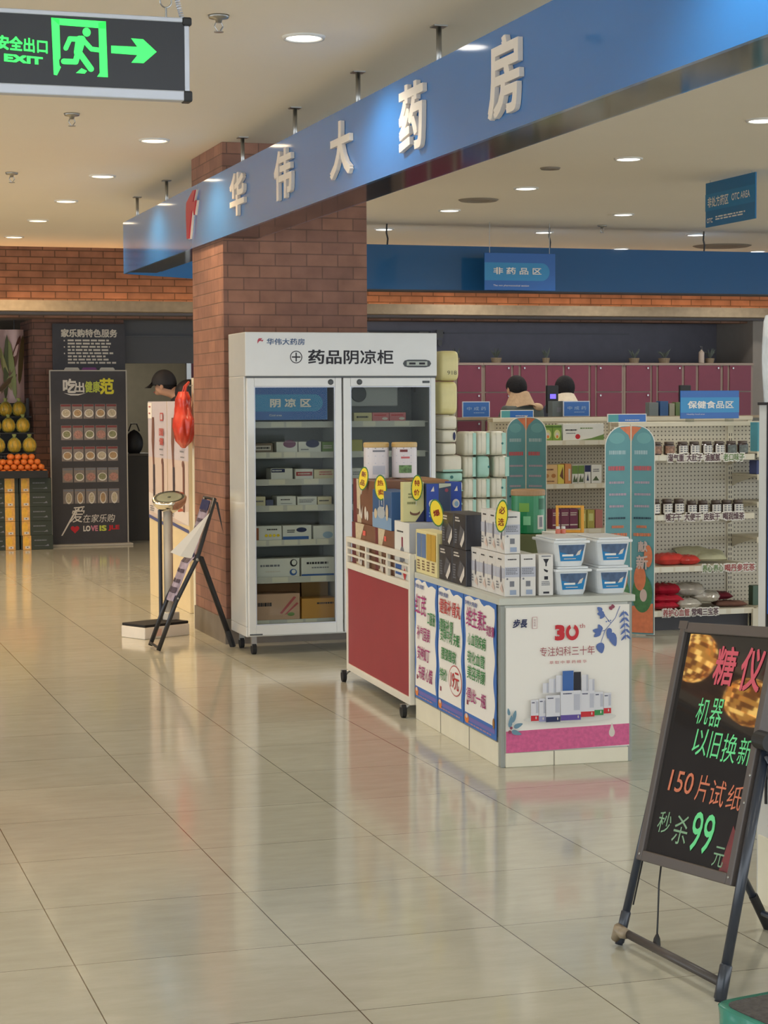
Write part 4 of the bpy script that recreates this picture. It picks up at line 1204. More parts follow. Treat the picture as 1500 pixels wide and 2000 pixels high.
put('white carton hidden behind the tubs that carries the orange frame', 0.4, 0.45, CT, (0.15, 0.2, 0.222), WC, group=GB)
fm = thing('price_holder', 'empty orange price frame standing behind the plastic tubs', 'frame', C(0.42, 0.52, CT + 0.2236), CR - R(18))
ob('frame', MB().box(0, 0.012, 0, 0.018, 0, 0.118).box(0.108, 0.122, 0, 0.018, 0, 0.118).box(0.012, 0.108, 0, 0.018, 0, 0.012).box(0.012, 0.108, 0, 0.018, 0.108, 0.118), mat('orange_plastic', S(226, 160, 44), 0.4), fm, bevel=0.002)
for k, x in enumerate((0.412, 0.436)):
    j = thing('small_jar', ('left' if k == 0 else 'right') + ' tiny pink jar with a white cap in front of the orange frame', 'jar', C(x, 0.47, CT + 0.2236), CR, 'small pink jars')
    ob('jar', MB().lathe([(0.011, 0), (0.011, 0.016), (0.008, 0.02)], n=14), mat('pink_jar', S(230, 130, 110), 0.35), j)
    ob('cap', MB().lathe([(0.009, 0.02), (0.009, 0.03), (0.007, 0.031)], n=14), WHITE, j)


# yellow price tags on sticks
def ptag(label, x, y, z, h_, wd, tilt, lean, s_, m):
    t = thing('price_tag', label, 'price tag', C(x, y, z), CR + R(tilt), 'yellow oval price tags')
    ang = R(lean)
    def P(pts, d):
        return [(a * math.cos(ang) + zz * math.sin(ang), d, -a * math.sin(ang) + zz * math.cos(ang)) for a, zz in pts]
    n_ = 44
    edge = [(wd / 2 * (1.17 + 0.04 * (i % 2)) * math.cos(2 * math.pi * i / n_), h_ / 2 * (1.1 + 0.025 * (i % 2)) * math.sin(2 * math.pi * i / n_)) for i in range(n_)]
    inner = [(wd / 2 * math.cos(2 * math.pi * i / n_), h_ / 2 * math.sin(2 * math.pi * i / n_)) for i in range(n_)]
    ob('leaf_rim', MB().add(P(edge, 0) + P(edge, 0.0015), [tuple(range(n_)), tuple(range(2 * n_ - 1, n_ - 1, -1))] + [(i, n_ + i, n_ + (i + 1) % n_, (i + 1) % n_) for i in range(n_)]), mat('tag_green', S(62, 120, 54), 0.5), t)
    ob('yellow_face', MB().add(P(inner, -0.0006), [tuple(range(n_))]), YELLOW, t)
    for k, ch in enumerate(s_):
        o = text(t, ch, '-y', 0, 0, 0, wd * 0.58, h_ * 0.26, m, bold=0.02)
        me = o.data
        zo = h_ * (0.2 - 0.4 * k) if len(s_) > 1 else 0
        for v in me.vertices:
            a, zz = v.co.x, v.co.z + zo
            q = P([(a, zz)], -0.0012)[0]
            v.co = q
    ob('stick', MB().tube([P([(0, -h_ * 0.45)], 0.002)[0], P([(0, -h_ * 0.5)], 0.002)[0], P([(0, -h_ * 0.75)], 0.004)[0]], 0.0015, 6), WHITE, t)


ptag('yellow oval price tag leaning on the far brown box', -0.012, 2.26, 1.092, 0.112, 0.062, -62, 14, '新品', PINKRED)
ptag('yellow oval price tag standing on the blue milk gift box', -0.012, 1.9, 1.06, 0.115, 0.062, -48, -3, '热卖', mat('tag_orange_red', S(206, 84, 40), 0.5))
ptag('yellow oval price tag on the pale yellow green pouch box', 0.062, 1.49, 1.075, 0.112, 0.046, -12, 3, '特价', RED)
ptag('yellow oval price tag leaning in front of the black meter boxes', -0.012, 0.89, 0.988, 0.112, 0.056, -40, -12, '爆', RED)
ptag('yellow oval price tag standing before the upper white meter boxes', 0.02, 0.045, 1.02, 0.12, 0.043, -20, 5, '必选', mat('tag_brown_red', S(180, 62, 40), 0.5))

# ------------------------------------------------------------------ gondola shelving
def peg_mat():
    m = bpy.data.materials.new('pegboard')
    m.use_nodes = True
    nt = m.node_tree
    L = nt.links.new
    p = nt.nodes['Principled BSDF']
    p.inputs['Roughness'].default_value = 0.5
    g = nt.nodes.new('ShaderNodeNewGeometry')
    sp = nt.nodes.new('ShaderNodeSeparateXYZ')
    L(g.outputs['Position'], sp.inputs[0])
    sq = []
    for k in (0, 2):
        d = nt.nodes.new('ShaderNodeMath')
        d.operation = 'DIVIDE'
        L(sp.outputs[k], d.inputs[0])
        d.inputs[1].default_value = 0.027
        f = nt.nodes.new('ShaderNodeMath')
        f.operation = 'FRACT'
        L(d.outputs[0], f.inputs[0])
        s_ = nt.nodes.new('ShaderNodeMath')
        s_.operation = 'SUBTRACT'
        L(f.outputs[0], s_.inputs[0])
        s_.inputs[1].default_value = 0.5
        q = nt.nodes.new('ShaderNodeMath')
        q.operation = 'MULTIPLY'
        L(s_.outputs[0], q.inputs[0])
        L(s_.outputs[0], q.inputs[1])
        sq.append(q)
    a = nt.nodes.new('ShaderNodeMath')
    L(sq[0].outputs[0], a.inputs[0])
    L(sq[1].outputs[0], a.inputs[1])
    lt = nt.nodes.new('ShaderNodeMath')
    lt.operation = 'LESS_THAN'
    L(a.outputs[0], lt.inputs[0])
    lt.inputs[1].default_value = 0.035
    mx = nt.nodes.new('ShaderNodeMix')
    mx.data_type = 'RGBA'
    L(lt.outputs[0], mx.inputs['Factor'])
    mx.inputs['A'].default_value = S(206, 198, 178)
    mx.inputs['B'].default_value = S(96, 88, 78)
    L(mx.outputs['Result'], p.inputs['Base Color'])
    return m


PEG = peg_mat()
RACK = mat('rack_cream', S(214, 206, 184), 0.45, var=0.03)
SLOT = mat('slot_dark', S(70, 66, 62), 0.7)


def gondola(label, X, Y, bays, shelves, depth, top):
    t = thing('gondola_shelf', label, 'shelf', (X, Y, 0), 0, 'pharmacy gondola shelves')
    W_ = bays[-1]
    ob('back_panel', MB().box(0, W_, depth, depth + 0.02, 0.14, top - 0.03), PEG, t)
    ob('top_cap', MB().box(-0.01, W_, depth - 0.06, depth + 0.06, top - 0.03, top), RACK, t, bevel=0.003)
    ob('kick_plate', MB().box(0.02, W_, 0.05, 0.07, 0.0, 0.1), DARK, t)
    x0 = 0.0
    for bi, x1 in enumerate(bays):
        for z in shelves[bi]:
            s_ = ob('shelf', MB().box(x0 + 0.01, x1 - 0.01, 0.0, depth, z - 0.012, z).box(x0 + 0.01, x1 - 0.01, -0.006, 0, z - 0.036, z + 0.002), RACK, t, bevel=0.001)
            lab = MB()
            rd = random.Random(int(z * 1000) + bi)
            xx = x0 + 0.03
            while xx < x1 - 0.14:
                ww = rd.uniform(0.07, 0.12)
                lab.rect('-y', -0.0068, xx + ww / 2, z - 0.017, ww, 0.03)
                xx += ww + rd.uniform(0.004, 0.05)
            ob('price_strip', lab, mat('label_cream', (0, 0, 0, 1)), s_)
            for bx_ in (x0 + 0.012, x1 - 0.018):
                ob('bracket', MB().add([(bx_, 0.05, z - 0.014), (bx_, depth, z - 0.014), (bx_, depth, z - 0.09), (bx_, depth - 0.1, z - 0.06), (bx_ + 0.004, 0.05, z - 0.014), (bx_ + 0.004, depth, z - 0.014), (bx_ + 0.004, depth, z - 0.09), (bx_ + 0.004, depth - 0.1, z - 0.06)], [(0, 1, 2, 3), (7, 6, 5, 4), (0, 4, 5, 1), (1, 5, 6, 2), (2, 6, 7, 3), (3, 7, 4, 0)]), RACK, s_)
        x0 = x1
    for x in [0.0] + list(bays):
        u = ob('upright', MB().box(x - 0.02, x + 0.02, depth - 0.012, depth + 0.03, 0, top - 0.03), RACK, t, bevel=0.002)
        sl = MB()
        z = 0.2
        while z < top - 0.08:
            sl.rect('-y', depth - 0.0126, x - 0.008, z, 0.006, 0.018).rect('-y', depth - 0.0126, x + 0.008, z, 0.006, 0.018)
            z += 0.032
        ob('slots', sl, SLOT, u)
        lg = ob('leg', MB().box(x - 0.025, x + 0.04, 0.0, depth, 0.0, 0.1).box(x - 0.025, x + 0.04, -0.02, 0.03, 0.0, 0.125), RACK, t, bevel=0.004)
        ob('slots', MB().rect('-y', -0.021, x + 0.022, 0.03, 0.008, 0.02).rect('-y', -0.021, x + 0.022, 0.085, 0.008, 0.02), SLOT, lg)
    return t


GX, GY = 5.3, 11.3
gondola('long cream pegboard shelf with jars and pouches at right, in front', GX, GY, (0.83, 2.0), ((0.13, 0.415, 0.75, 1.135), (0.13, 0.59, 0.82, 1.0, 1.15)), 0.36, 1.345)
HX, HY = 5.26, 13.5
gondola('cream pegboard shelf with boxed health foods behind the front shelf', HX, HY, (1.0, 2.2), ((0.13, 0.52, 0.862, 1.19), (0.13, 0.52, 0.862, 1.19)), 0.36, 1.36)


def px2(px):
    return 5.214 + (px - 1225) * 0.00365


JAR = mat('dark_brown_glass', S(64, 50, 46), 0.2, spec=0.6)
JLID = mat('brown_jar_lid', S(88, 74, 64), 0.45)


def jar(px, z, h_, lab, label, group):
    t = thing('jar', label, 'jar', (px2(px), GY + 0.05, z + 0.001), 0, group)
    r = 0.036
    ob('jar_body', MB().lathe([(r * 0.9, 0), (r, 0.006), (r, h_ * 0.72), (r * 0.8, h_ * 0.8)], n=20), JAR, t)
    ob('lid', MB().lathe([(r * 0.82, h_ * 0.8), (r * 0.86, h_ * 0.82), (r * 0.86, h_ * 0.98), (r * 0.8, h_)], n=20), JLID, t)
    k = 8
    vs = [((r + 0.0008) * math.sin(R(-62 + 124 * i / k)), -(r + 0.0008) * math.cos(R(-62 + 124 * i / k)), zz) for zz in (h_ * 0.1, h_ * 0.68) for i in range(k + 1)]
    ob('label', MB().add(vs, [(i, i + 1, k + 2 + i, k + 1 + i) for i in range(k)]), lab, t)
    if lab == PAPER:
        vs2 = MB()
        for rr in (0.25, 0.42, 0.58):
            for cc in (-32, 2, 34):
                vs2.add([((r + 0.0016) * math.sin(R(cc + q)), -(r + 0.0016) * math.cos(R(cc + q)), h_ * rr + zz) for q, zz in ((-11, -0.004), (11, -0.004), (11, 0.004), (-11, 0.004))], [(0, 1, 2, 3)])
        ob('label_print', vs2, GREYINK, t)


BRT = mat('berry_label', S(150, 116, 96), 0.5, var=0.5, vs=50)
DKL = mat('dark_leaf_label', S(104, 112, 108), 0.5, var=0.4, vs=50)
N8 = ['first', 'second', 'third', 'fourth', 'fifth', 'sixth', 'seventh', 'eighth']
for k, (px, lb, tx) in enumerate(((1287, BRT, 'mottled berry'), (1312, BRT, 'mottled berry'), (1338, PAPER, 'white'), (1361, PAPER, 'white'), (1386, PAPER, 'white'), (1410, PAPER, 'white'), (1434, DKL, 'dark leafy'), (1457, DKL, 'dark leafy'))):
    jar(px, 1.135, 0.085, lb, f'{N8[k]} dark jar from left with a {tx} label, upper jar shelf', 'jars on the upper shelf')
for k, px in enumerate((1284, 1308, 1331, 1356, 1378, 1404, 1425, 1448)):
    jar(px, 0.75, 0.1 if k < 3 else 0.085, PAPER, f'{N8[k]} dark jar from left with a white label, lower jar shelf', 'jars on the lower shelf')

# cut out shelf slogans
SLD = mat('slogan_plum', S(92, 60, 66), 0.5)
SLG = mat('slogan_green', S(112, 140, 84), 0.5)
SLR = mat('slogan_red', S(168, 84, 80), 0.5)


def slogan(label, parts, z):
    t = thing('shelf_slogan', label, 'sign', (0, GY - 0.012, z), 0, 'cut out shelf slogans')
    for s_, p0, p1, m in parts:
        a0, a1 = px2(p0), px2(p1)
        text(t, s_, '-y', (a0 + a1) / 2, 0, 0.0022, a1 - a0 + 0.018, 0.064, PAPER, bold=0.11, name='backing')
        text(t, s_, '-y', (a0 + a1) / 2, 0, -0.001, a1 - a0, 0.048, m, bold=0.02)


slogan('cut out damp and belly slogan under the upper row of jars', (('湿气重', 1302, 1333, SLD), ('大肚子', 1338, 1369, SLD), ('油腻腻', 1374, 1404, SLD), ('老口味子', 1410, 1452, SLG)), 1.118)
slogan('cut out dry throat slogan under the lower row of jars', (('嗓子干', 1298, 1328, SLD), ('大便干', 1334, 1366, SLD), ('皮肤干', 1372, 1404, SLD), ('喝润燥茶', 1410, 1452, SLD)), 0.735)
slogan('green and red slogan under the shelf with two red pouches', (('养心·养心', 1370, 1411, SLG), ('喝丹参花茶', 1414, 1474, SLR)), 0.398)
slogan('red slogan along the bottom shelf below the silver pouches', (('养护心血管', 1293, 1345, SLR), ('常喝三宝茶', 1349, 1402, SLD)), 0.118)


# pouches: pillow shaped bags
def pouch(label, px, y, z, w_, d_, h_, m, rz, tilt=0.0, group='tea pouches on the lower shelves'):
    def f(u, v, s_):
        a, b_ = u * 2 - 1, v * 2 - 1
        e = max(0.0, (1 - a ** 4) * (1 - b_ ** 4)) ** 0.6
        cr = 0.004 * math.sin(a * 9 + b_ * 5) + 0.003 * math.sin(b_ * 13 - a * 4)
        return (a * w_ / 2, b_ * d_ / 2, h_ * 0.5 + s_ * (h_ * 0.5 * e) + (cr if s_ > 0 else 0) * e + tilt * (b_ + 1) * 0.5)
    top_ = MB().grid(lambda u, v: f(u, v, 1), 14, 10)
    bot = MB().grid(lambda u, v: f(u, v, -1), 14, 10)
    bot.f = [tuple(reversed(q)) for q in bot.f]
    o = ob('tea_pouch', top_.add(bot.v, bot.f), m, None, smooth=True)
    o.location = (px2(px), y, z)
    o.rotation_euler = (0, 0, R(rz))
    return tag(o, label, 'pouch', group)


REDP = mat('red_pouch_film', S(206, 64, 58), 0.3, var=0.18, vs=14, bump=0.4, bs=30)
CRIM = mat('crimson_pouch_film', S(176, 36, 56), 0.25, var=0.25, vs=14, bump=0.5, bs=26)
SILV = mat('silver_foil', S(214, 210, 202), 0.22, metal=0.45, var=0.1, vs=20, bump=1.0, bs=22)
SAGE = mat('sage_paper', S(196, 196, 164), 0.5, var=0.1, vs=20)
BRP = mat('brown_packet', S(120, 84, 72), 0.5, var=0.15, vs=20)
MARP = mat('maroon_packet', S(112, 36, 50), 0.4, var=0.15, vs=20)
pouch('left red tea pouch on the third shelf under the lower jars', 1324, 11.45, 0.416, 0.2, 0.15, 0.075, REDP, 8)
pouch('right red tea pouch on the third shelf, overlapping a pale packet', 1360, 11.43, 0.416, 0.14, 0.14, 0.06, REDP, -12)
pouch('pale sage packet slumped behind the two red tea pouches', 1388, 11.55, 0.42, 0.22, 0.16, 0.05, SAGE, -8, 0.06)
pouch('second pale sage packet slumped at the right of the third shelf', 1414, 11.50, 0.42, 0.2, 0.16, 0.05, SAGE, -16, 0.04)
pouch('top crimson pouch of the heap on the bottom shelf', 1322, 11.5, 0.215, 0.19, 0.17, 0.075, CRIM, 10)
pouch('middle crimson pouch of the heap on the bottom shelf', 1318, 11.44, 0.165, 0.2, 0.17, 0.06, CRIM, -6)
pouch('lowest crimson pouch of the heap on the bottom shelf', 1308, 11.41, 0.1315, 0.18, 0.16, 0.05, CRIM, 4)
pouch('top silver foil pouch leaning on the heap on the bottom shelf', 1370, 11.48, 0.21, 0.2, 0.16, 0.08, SILV, -22)
pouch('right silver foil pouch on the bottom shelf', 1400, 11.44, 0.165, 0.17, 0.15, 0.07, SILV, -30)
pouch('lowest silver foil pouch at the front of the bottom shelf', 1352, 11.4, 0.1315, 0.17, 0.14, 0.065, SILV, 6)
pouch('maroon packet lying behind the silver pouches at right', 1430, 11.52, 0.17, 0.2, 0.15, 0.05, MARP, -14)
pouch('brown packet at the right end of the bottom shelf', 1442, 11.42, 0.1315, 0.22, 0.14, 0.035, BRP, -10)
t = carton('teal product box on the right bay of the front shelf, beside the blue sign', (6.165, 11.34, 1.1505), (0.11, 0.1, 0.19), mat('teal_box', S(74, 150, 166), 0.45), name='product_box', group='boxes on the right bay', fronts=[('-y', [('r', 0.055, 0.07, 0.07, 0.1, PALEINK), ('e', 0.055, 0.1, 0.03, 0.04, PALEINK)])])
carton('navy product box on the second bay shelf at the right edge', (6.17, 11.36, 1.0005), (0.12, 0.1, 0.09), mat('indigo_box', S(58, 70, 120), 0.45), name='product_box', group='boxes on the right bay')
carton('plain green bottle box on the lowest right bay shelf', (6.18, 11.42, 0.1305), (0.06, 0.06, 0.13), mat('bottle_green', S(56, 84, 62), 0.4), name='product_box', group='boxes on the right bay')

hs = thing('department_sign', 'bright blue health food sign standing on top of the front shelf at right', 'department sign', (5.737, 11.6, 1.3455), 0, 'pharmacy department signs')
ob('panel', MB().box(0, 0.43, 0, 0.01, 0.02, 0.205), SIGNBLUE, hs, bevel=0.002)
ob('light_band', MB().rect('-y', -0.0015, 0.215, 0.11, 0.43, 0.1), SIGNLIGHT, hs)
text(hs, '保健食品区', '-y', 0.22, 0.112, -0.003, 0.34, 0.05, WHITEINK, bold=0.02)
text(hs, 'Healthy food area', '-y', 0.11, 0.048, -0.003, 0.13, 0.011, WHITEINK)
ob('foot', MB().box(0.05, 0.09, -0.02, 0.03, 0, 0.02).box(0.34, 0.38, -0.02, 0.03, 0, 0.02), GLASS, hs)


def topsign(label, X, Y, z, w_, h_):
    t = thing('shelf_top_sign', label, 'sign', (X, Y, z), 0, 'low blue signs on the shelf tops')
    ob('panel', MB().box(0, w_, 0, 0.008, 0, h_), PAPER, t)
    art(t, '-y', 0, [('r', w_ * 0.5, h_ * 0.48, w_ * 0.96, h_ * 0.86, SIGNBLUE), ('r', w_ * 0.15, h_ * 0.48, w_ * 0.26, h_ * 0.86, TEALINK), ('l', w_ * 0.65, h_ * 0.25, w_ * 0.4, h_ * 0.2, 1, PALEINK)], gap=0.001)


topsign('low blue and teal sign on top of the shelf behind, left end', 5.33, 13.84, 1.3605, 0.27, 0.06)
topsign('low blue and teal sign on top of the front shelf, left part', 5.22, 11.62, 1.3455, 0.28, 0.055)

# boxes on the shelf behind


def gbox(label, p0, p1, z, h_, m, items, d_=0.1, y=0.03):
    k = 0.00418
    x0 = 5.228 + (p0 - 985) * k
    w_ = (p1 - p0) * k - 0.003
    return carton(label, (x0, HY + y, z + 0.0008), (w_, d_, h_), m, name='health_food_box', cat='box', group='health food boxes on the shelf behind', fronts=[('-y', items(w_, h_))] if items else ())


LIME = mat('lime_carton', S(124, 158, 62), 0.45, var=0.06)
for k, s_ in enumerate(('left', 'right')):
    gbox(f'{s_} lime green box of the pair on the top shelf behind the teal card', 1063 + 18 * k, 1081 + 18 * k, 1.19, 0.115, LIME, lambda w_, h_: [('e', w_ / 2, h_ * 0.4, w_ * 0.7, h_ * 0.6, mat('pale_lime', S(206, 210, 140), 0.5)), ('e', w_ / 2, h_ * 0.35, w_ * 0.36, h_ * 0.36, PALEINK), ('e', w_ / 2, h_ * 0.25, w_ * 0.24, h_ * 0.2, ORANGE), ('r', w_ / 2, h_ * 0.9, w_, h_ * 0.14, mat('deep_lime', S(84, 120, 44), 0.5))])
gbox('large white box with a red fruit and green hill on the top shelf behind', 1101, 1182, 1.19, 0.125, WC, lambda w_, h_: [('p', [(w_ * 0.4, 0), (w_, 0), (w_, h_ * 0.35), (w_ * 0.7, h_ * 0.12)], LEAF), ('e', w_ * 0.36, h_ * 0.22, w_ * 0.12, h_ * 0.3, RED), ('l', w_ * 0.2, h_ * 0.62, w_ * 0.28, h_ * 0.14, 1, INK), ('l', w_ * 0.62, h_ * 0.72, w_ * 0.4, h_ * 0.12, 1, LEAF), ('l', w_ * 0.2, h_ * 0.42, w_ * 0.24, h_ * 0.08, 1, GREYINK)])
gbox('cream box with two tan rounds on the middle shelf behind', 1061, 1091, 0.862, 0.145, mat('apricot_carton', S(214, 178, 128), 0.5), lambda w_, h_: [('e', w_ * 0.28, h_ * 0.42, w_ * 0.3, h_ * 0.22, mat('tan_print', S(176, 120, 66), 0.5)), ('e', w_ * 0.74, h_ * 0.42, w_ * 0.3, h_ * 0.22, mat('tan_print', S(176, 120, 66), 0.5)), ('l', w_ * 0.5, h_ * 0.75, w_ * 0.8, h_ * 0.14, 1, BROWN), ('l', w_ * 0.5, h_ * 0.14, w_ * 0.7, h_ * 0.1, 1, BROWN)])
gbox('yellow box end beside the cream box on the middle shelf behind', 1091, 1104, 0.862, 0.145, mat('lemon_carton', S(220, 204, 92), 0.5), lambda w_, h_: [('p', [(w_ * 0.3, h_ * 0.4), (w_ * 0.8, h_ * 0.9), (w_ * 0.9, h_ * 0.2)], BROWN)])
gbox('orange box on the middle shelf behind', 1105, 1118, 0.862, 0.15, mat('tangerine_carton', S(214, 146, 90), 0.5), lambda w_, h_: [('r', w_ * 0.7, h_ * 0.45, w_ * 0.3, h_ * 0.6, PALEINK)])
for k, s_ in enumerate(('left', 'right')):
    gbox(f'{s_} white box with a green top of the pair on the middle shelf behind', 1119 + 12 * k, 1131 + 12 * k, 0.862, 0.14, WC, lambda w_, h_: [('r', w_ / 2, h_ * 0.75, w_, h_ * 0.45, LEAF), ('p', [(w_ * 0.1, 0.01), (w_ * 0.4, h_ * 0.5), (w_ * 0.6, h_ * 0.2), (w_ * 0.9, h_ * 0.4), (w_ * 0.9, 0.01)], mat('moss_dark', S(84, 100, 70), 0.5))])
gbox('white box with a navy top on the middle shelf behind', 1144, 1156, 0.862, 0.14, WC, lambda w_, h_: [('r', w_ / 2, h_ * 0.8, w_, h_ * 0.36, NAVY), ('p', [(w_ * 0.3, 0.02), (w_ * 0.5, h_ * 0.55), (w_ * 0.7, 0.02)], NAVY)])
gbox('white box with a dark green hill on the middle shelf behind, right end', 1157, 1178, 0.862, 0.14, WC, lambda w_, h_: [('p', [(w_ * 0.1, 0.02), (w_ * 0.45, h_ * 0.4), (w_ * 0.75, 0.02)], mat('moss_dark', (0, 0, 0, 1))), ('l', w_ / 2, h_ * 0.7, w_ * 0.7, h_ * 0.2, 2, GREYINK)])
MULB = mat('mulberry_carton', S(122, 60, 88), 0.5)
for k, s_ in enumerate(('left', 'middle', 'right')):
    gbox(f'{s_} mulberry coloured box of three on the lower shelf seen behind the orange holder', 1080 + 17 * k, 1097 + 17 * k, 0.52, 0.15, MULB, lambda w_, h_: [('l', w_ / 2, h_ * 0.75, w_ * 0.8, h_ * 0.2, 2, PALEINK), ('r', w_ / 2, h_ * 0.2, w_ * 0.9, h_ * 0.06, PALEINK)])
for k, s_ in enumerate(('left', 'right')):
    gbox(f'{s_} mustard box of the pair on the lower shelf behind', 1133 + 16 * k, 1148 + 16 * k, 0.52, 0.14, mat('mustard_carton', S(176, 166, 84), 0.5), lambda w_, h_: [('r', w_ / 2, h_ * 0.6, w_ * 0.6, h_ * 0.4, mat('pale_lime', (0, 0, 0, 1)))])
gbox('rose box on the lower shelf behind, beside the mustard pair', 1165, 1180, 0.52, 0.14, mat('rose_carton', S(186, 122, 116), 0.5), None)

# folded teal advertising cards
TEALC = mat('teal_card', S(98, 154, 160), 0.5, var=0.05)
CORAL = mat('coral_print', S(214, 124, 84), 0.5, var=0.12, vs=30)


def fold_card(label, X, Y, wl, wr, h_, yaw_r, big):
    t = thing('folding_card_display', label, 'display card', (X, Y, 0.005), 0, 'folded teal advertising cards')
    def panel(w_, left):
        sgn = -1 if left else 1
        pts = [(0, 0), (sgn * w_, 0), (sgn * w_, h_ - w_ * 0.75)]
        for k in range(1, 9):
            a = math.pi / 2 * k / 8
            pts.append((sgn * (w_ * 0.25 + w_ * 0.75 * math.cos(a)), h_ - w_ * 0.75 + w_ * 0.75 * math.sin(a)))
        pts.append((0, h_))
        if left:
            pts = pts[::-1]
        p_ = ob('panel', MB().slab(pts, '-y', 0, 0.006), PAPER, t)
        inn = [(a * 0.965 + sgn * 0.002, z * 0.995 + 0.002) for a, z in pts]
        items = [('p', inn, TEALC)]
        c = sgn * w_ * 0.5
        items += [('p', ([(0.004, h_ - 0.005), (0.004, h_ - 0.1), (0.02, h_ - 0.06), (w_ * 0.45, h_ - 0.012)] if not left else [(-0.004, h_ - 0.005), (-w_ * 0.45, h_ - 0.012), (-0.02, h_ - 0.06), (-0.004, h_ - 0.1)]), CORAL), ('e', sgn * w_ * 0.55, h_ - 0.08, w_ * 0.6, 0.07, mat('teal_pale', S(112, 170, 172), 0.5)),
                  ('l', c, h_ - 0.17, w_ * 0.7, 0.045, 1, mat('teal_white', S(168, 196, 200), 0.5)), ('l', c, h_ - 0.27, w_ * 0.75, 0.05, 1, mat('rose_print', S(196, 92, 100), 0.5))]
        for k in range(3):
            items.append(('l', c, h_ - 0.36 - 0.075 * k, w_ * 0.7, 0.026, 1, mat('mauve_print', S(180, 164, 180), 0.5)))
        items += [('l', c, h_ - 0.585, w_ * 0.75, 0.022, 1, mat('dark_teal', S(40, 70, 86), 0.5)), ('l', c, h_ - 0.64, w_ * 0.5, 0.03, 1, CORAL), ('l', c, h_ - 0.69, w_ * 0.75, 0.036, 1, CORAL)]
        items += [('p', [(sgn * 0.01 if not left else -w_ * 0.96, 0.012), (sgn * w_ * 0.96 if not left else -0.01, 0.012), (sgn * w_ * 0.96 if not left else -0.01, 0.2), (sgn * 0.01 if not left else -w_ * 0.96, 0.18)], CORAL), ('e', c, 0.26, w_ * 0.85, 0.24, mat('deep_leaf', S(70, 120, 72), 0.5, var=0.2, vs=40)), ('e', c * 0.8, 0.36, w_ * 0.5, 0.16, CORAL), ('e', c * 1.1, 0.25, w_ * 0.3, 0.08, mat('blossom', S(206, 184, 176), 0.5)), ('e', c * 1.5, 0.5, w_ * 0.35, 0.14, CORAL)]
        if left:
            items = [(it[0], it[1], it[2]) if it[0] == 'p' else it for it in items]
        art(p_, '-y', 0, items, gap=0.0012)
        if big and not left:
            text(p_, '新', '-y', c, 0.46, -0.012, w_ * 0.5, 0.09, mat('blossom', (0, 0, 0, 1)), bold=0.03)
            text(p_, '献', '-y', c * 1.05, 0.56, -0.012, w_ * 0.4, 0.07, mat('blossom', (0, 0, 0, 1)), bold=0.03)
        return p_
    panel(wl, True)
    q = panel(wr, False)
    q.rotation_euler = (0, 0, R(yaw_r))
    ob('hinge_post', MB().cyl((0, 0.004, 0), (0, 0.004, h_ + 0.005), 0.008, n=10), RACK, t)


fold_card('folded teal card standing in front of the front shelf, left corner', 5.195, 11.2, 0.18, 0.155, 1.325, -42, True)
fold_card('folded teal card at the left corner of the shelf behind the tissue stack', 5.345, 13.36, 0.155, 0.16, 1.365, -42, False)

# ------------------------------------------------------------------ tissue packs beside the refrigerator
tt = thing('low_display_table', 'low white table under the stacked tissue packs beside the refrigerator', 'table', (3.9, 11.12, 0))
ob('table_top', MB().box(0, 0.5, 0, 0.42, 0.735, 0.765), WHITE, tt, bevel=0.004)
for x in (0.03, 0.47):
    for y in (0.03, 0.39):
        ob('leg', MB().box(x - 0.018, x + 0.018, y - 0.018, y + 0.018, 0, 0.735), WHITE, tt)
TIS = mat('tissue_white_film', S(222, 218, 200), 0.35, var=0.04, vs=14, bump=0.25, bs=18)
TEALP = mat('tissue_teal_film', S(164, 208, 194), 0.35, var=0.06, vs=14, bump=0.2, bs=18)
YELP = mat('pale_yellow_film', S(222, 212, 152), 0.35, var=0.06, vs=12, bump=0.3, bs=16)


def pack(label, x, y, z, w_, d_, h_, m, lying=False, stripe=True, name='tissue_pack', grp='tissue packs in the stack', logo=None):
    t = thing(name, label, 'tissue pack', (x, y, z + 0.0006), R(random.uniform(-5, 5)), grp)
    def f(u, v):
        # soft pillow box: superellipsoid
        th = 2 * math.pi * u
        ph = math.pi * (v - 0.5)
        def sg(c, e):
            return math.copysign(abs(c) ** e, c)
        e1, e2 = 0.34, 0.3
        return (w_ / 2 + w_ / 2 * sg(math.cos(ph), e1) * sg(math.cos(th), e2), d_ / 2 + d_ / 2 * sg(math.cos(ph), e1) * sg(math.sin(th), e2), h_ / 2 + h_ / 2 * sg(math.sin(ph), e1))
    ob('wrapper', MB().grid(f, 32, 16), m, t, smooth=True)
    if stripe:
        if lying:
            ob('teal_band', MB().box(0.004, w_ - 0.004, -0.0012, 0.004, h_ * 0.05, h_ * 0.16), TEALP, t)
        else:
            ob('teal_band', MB().box(w_ * 0.72, w_ * 0.97, -0.0012, 0.004, h_ * 0.06, h_ * 0.94), TEALP, t)
            ob('seam', MB().box(w_ * 0.34, w_ * 0.36, -0.0012, 0.003, h_ * 0.04, h_ * 0.96), mat('film_seam', S(196, 196, 178), 0.4), t)
    if logo:
        ob('logo', MB().oval('-y', -0.002, *logo[0]), logo[1], t)
    return t


def tx(px):
    return 3.905 + (px - 855) * 0.00333


def tz(py):
    return 1.797 - (py - 685) * 0.00314


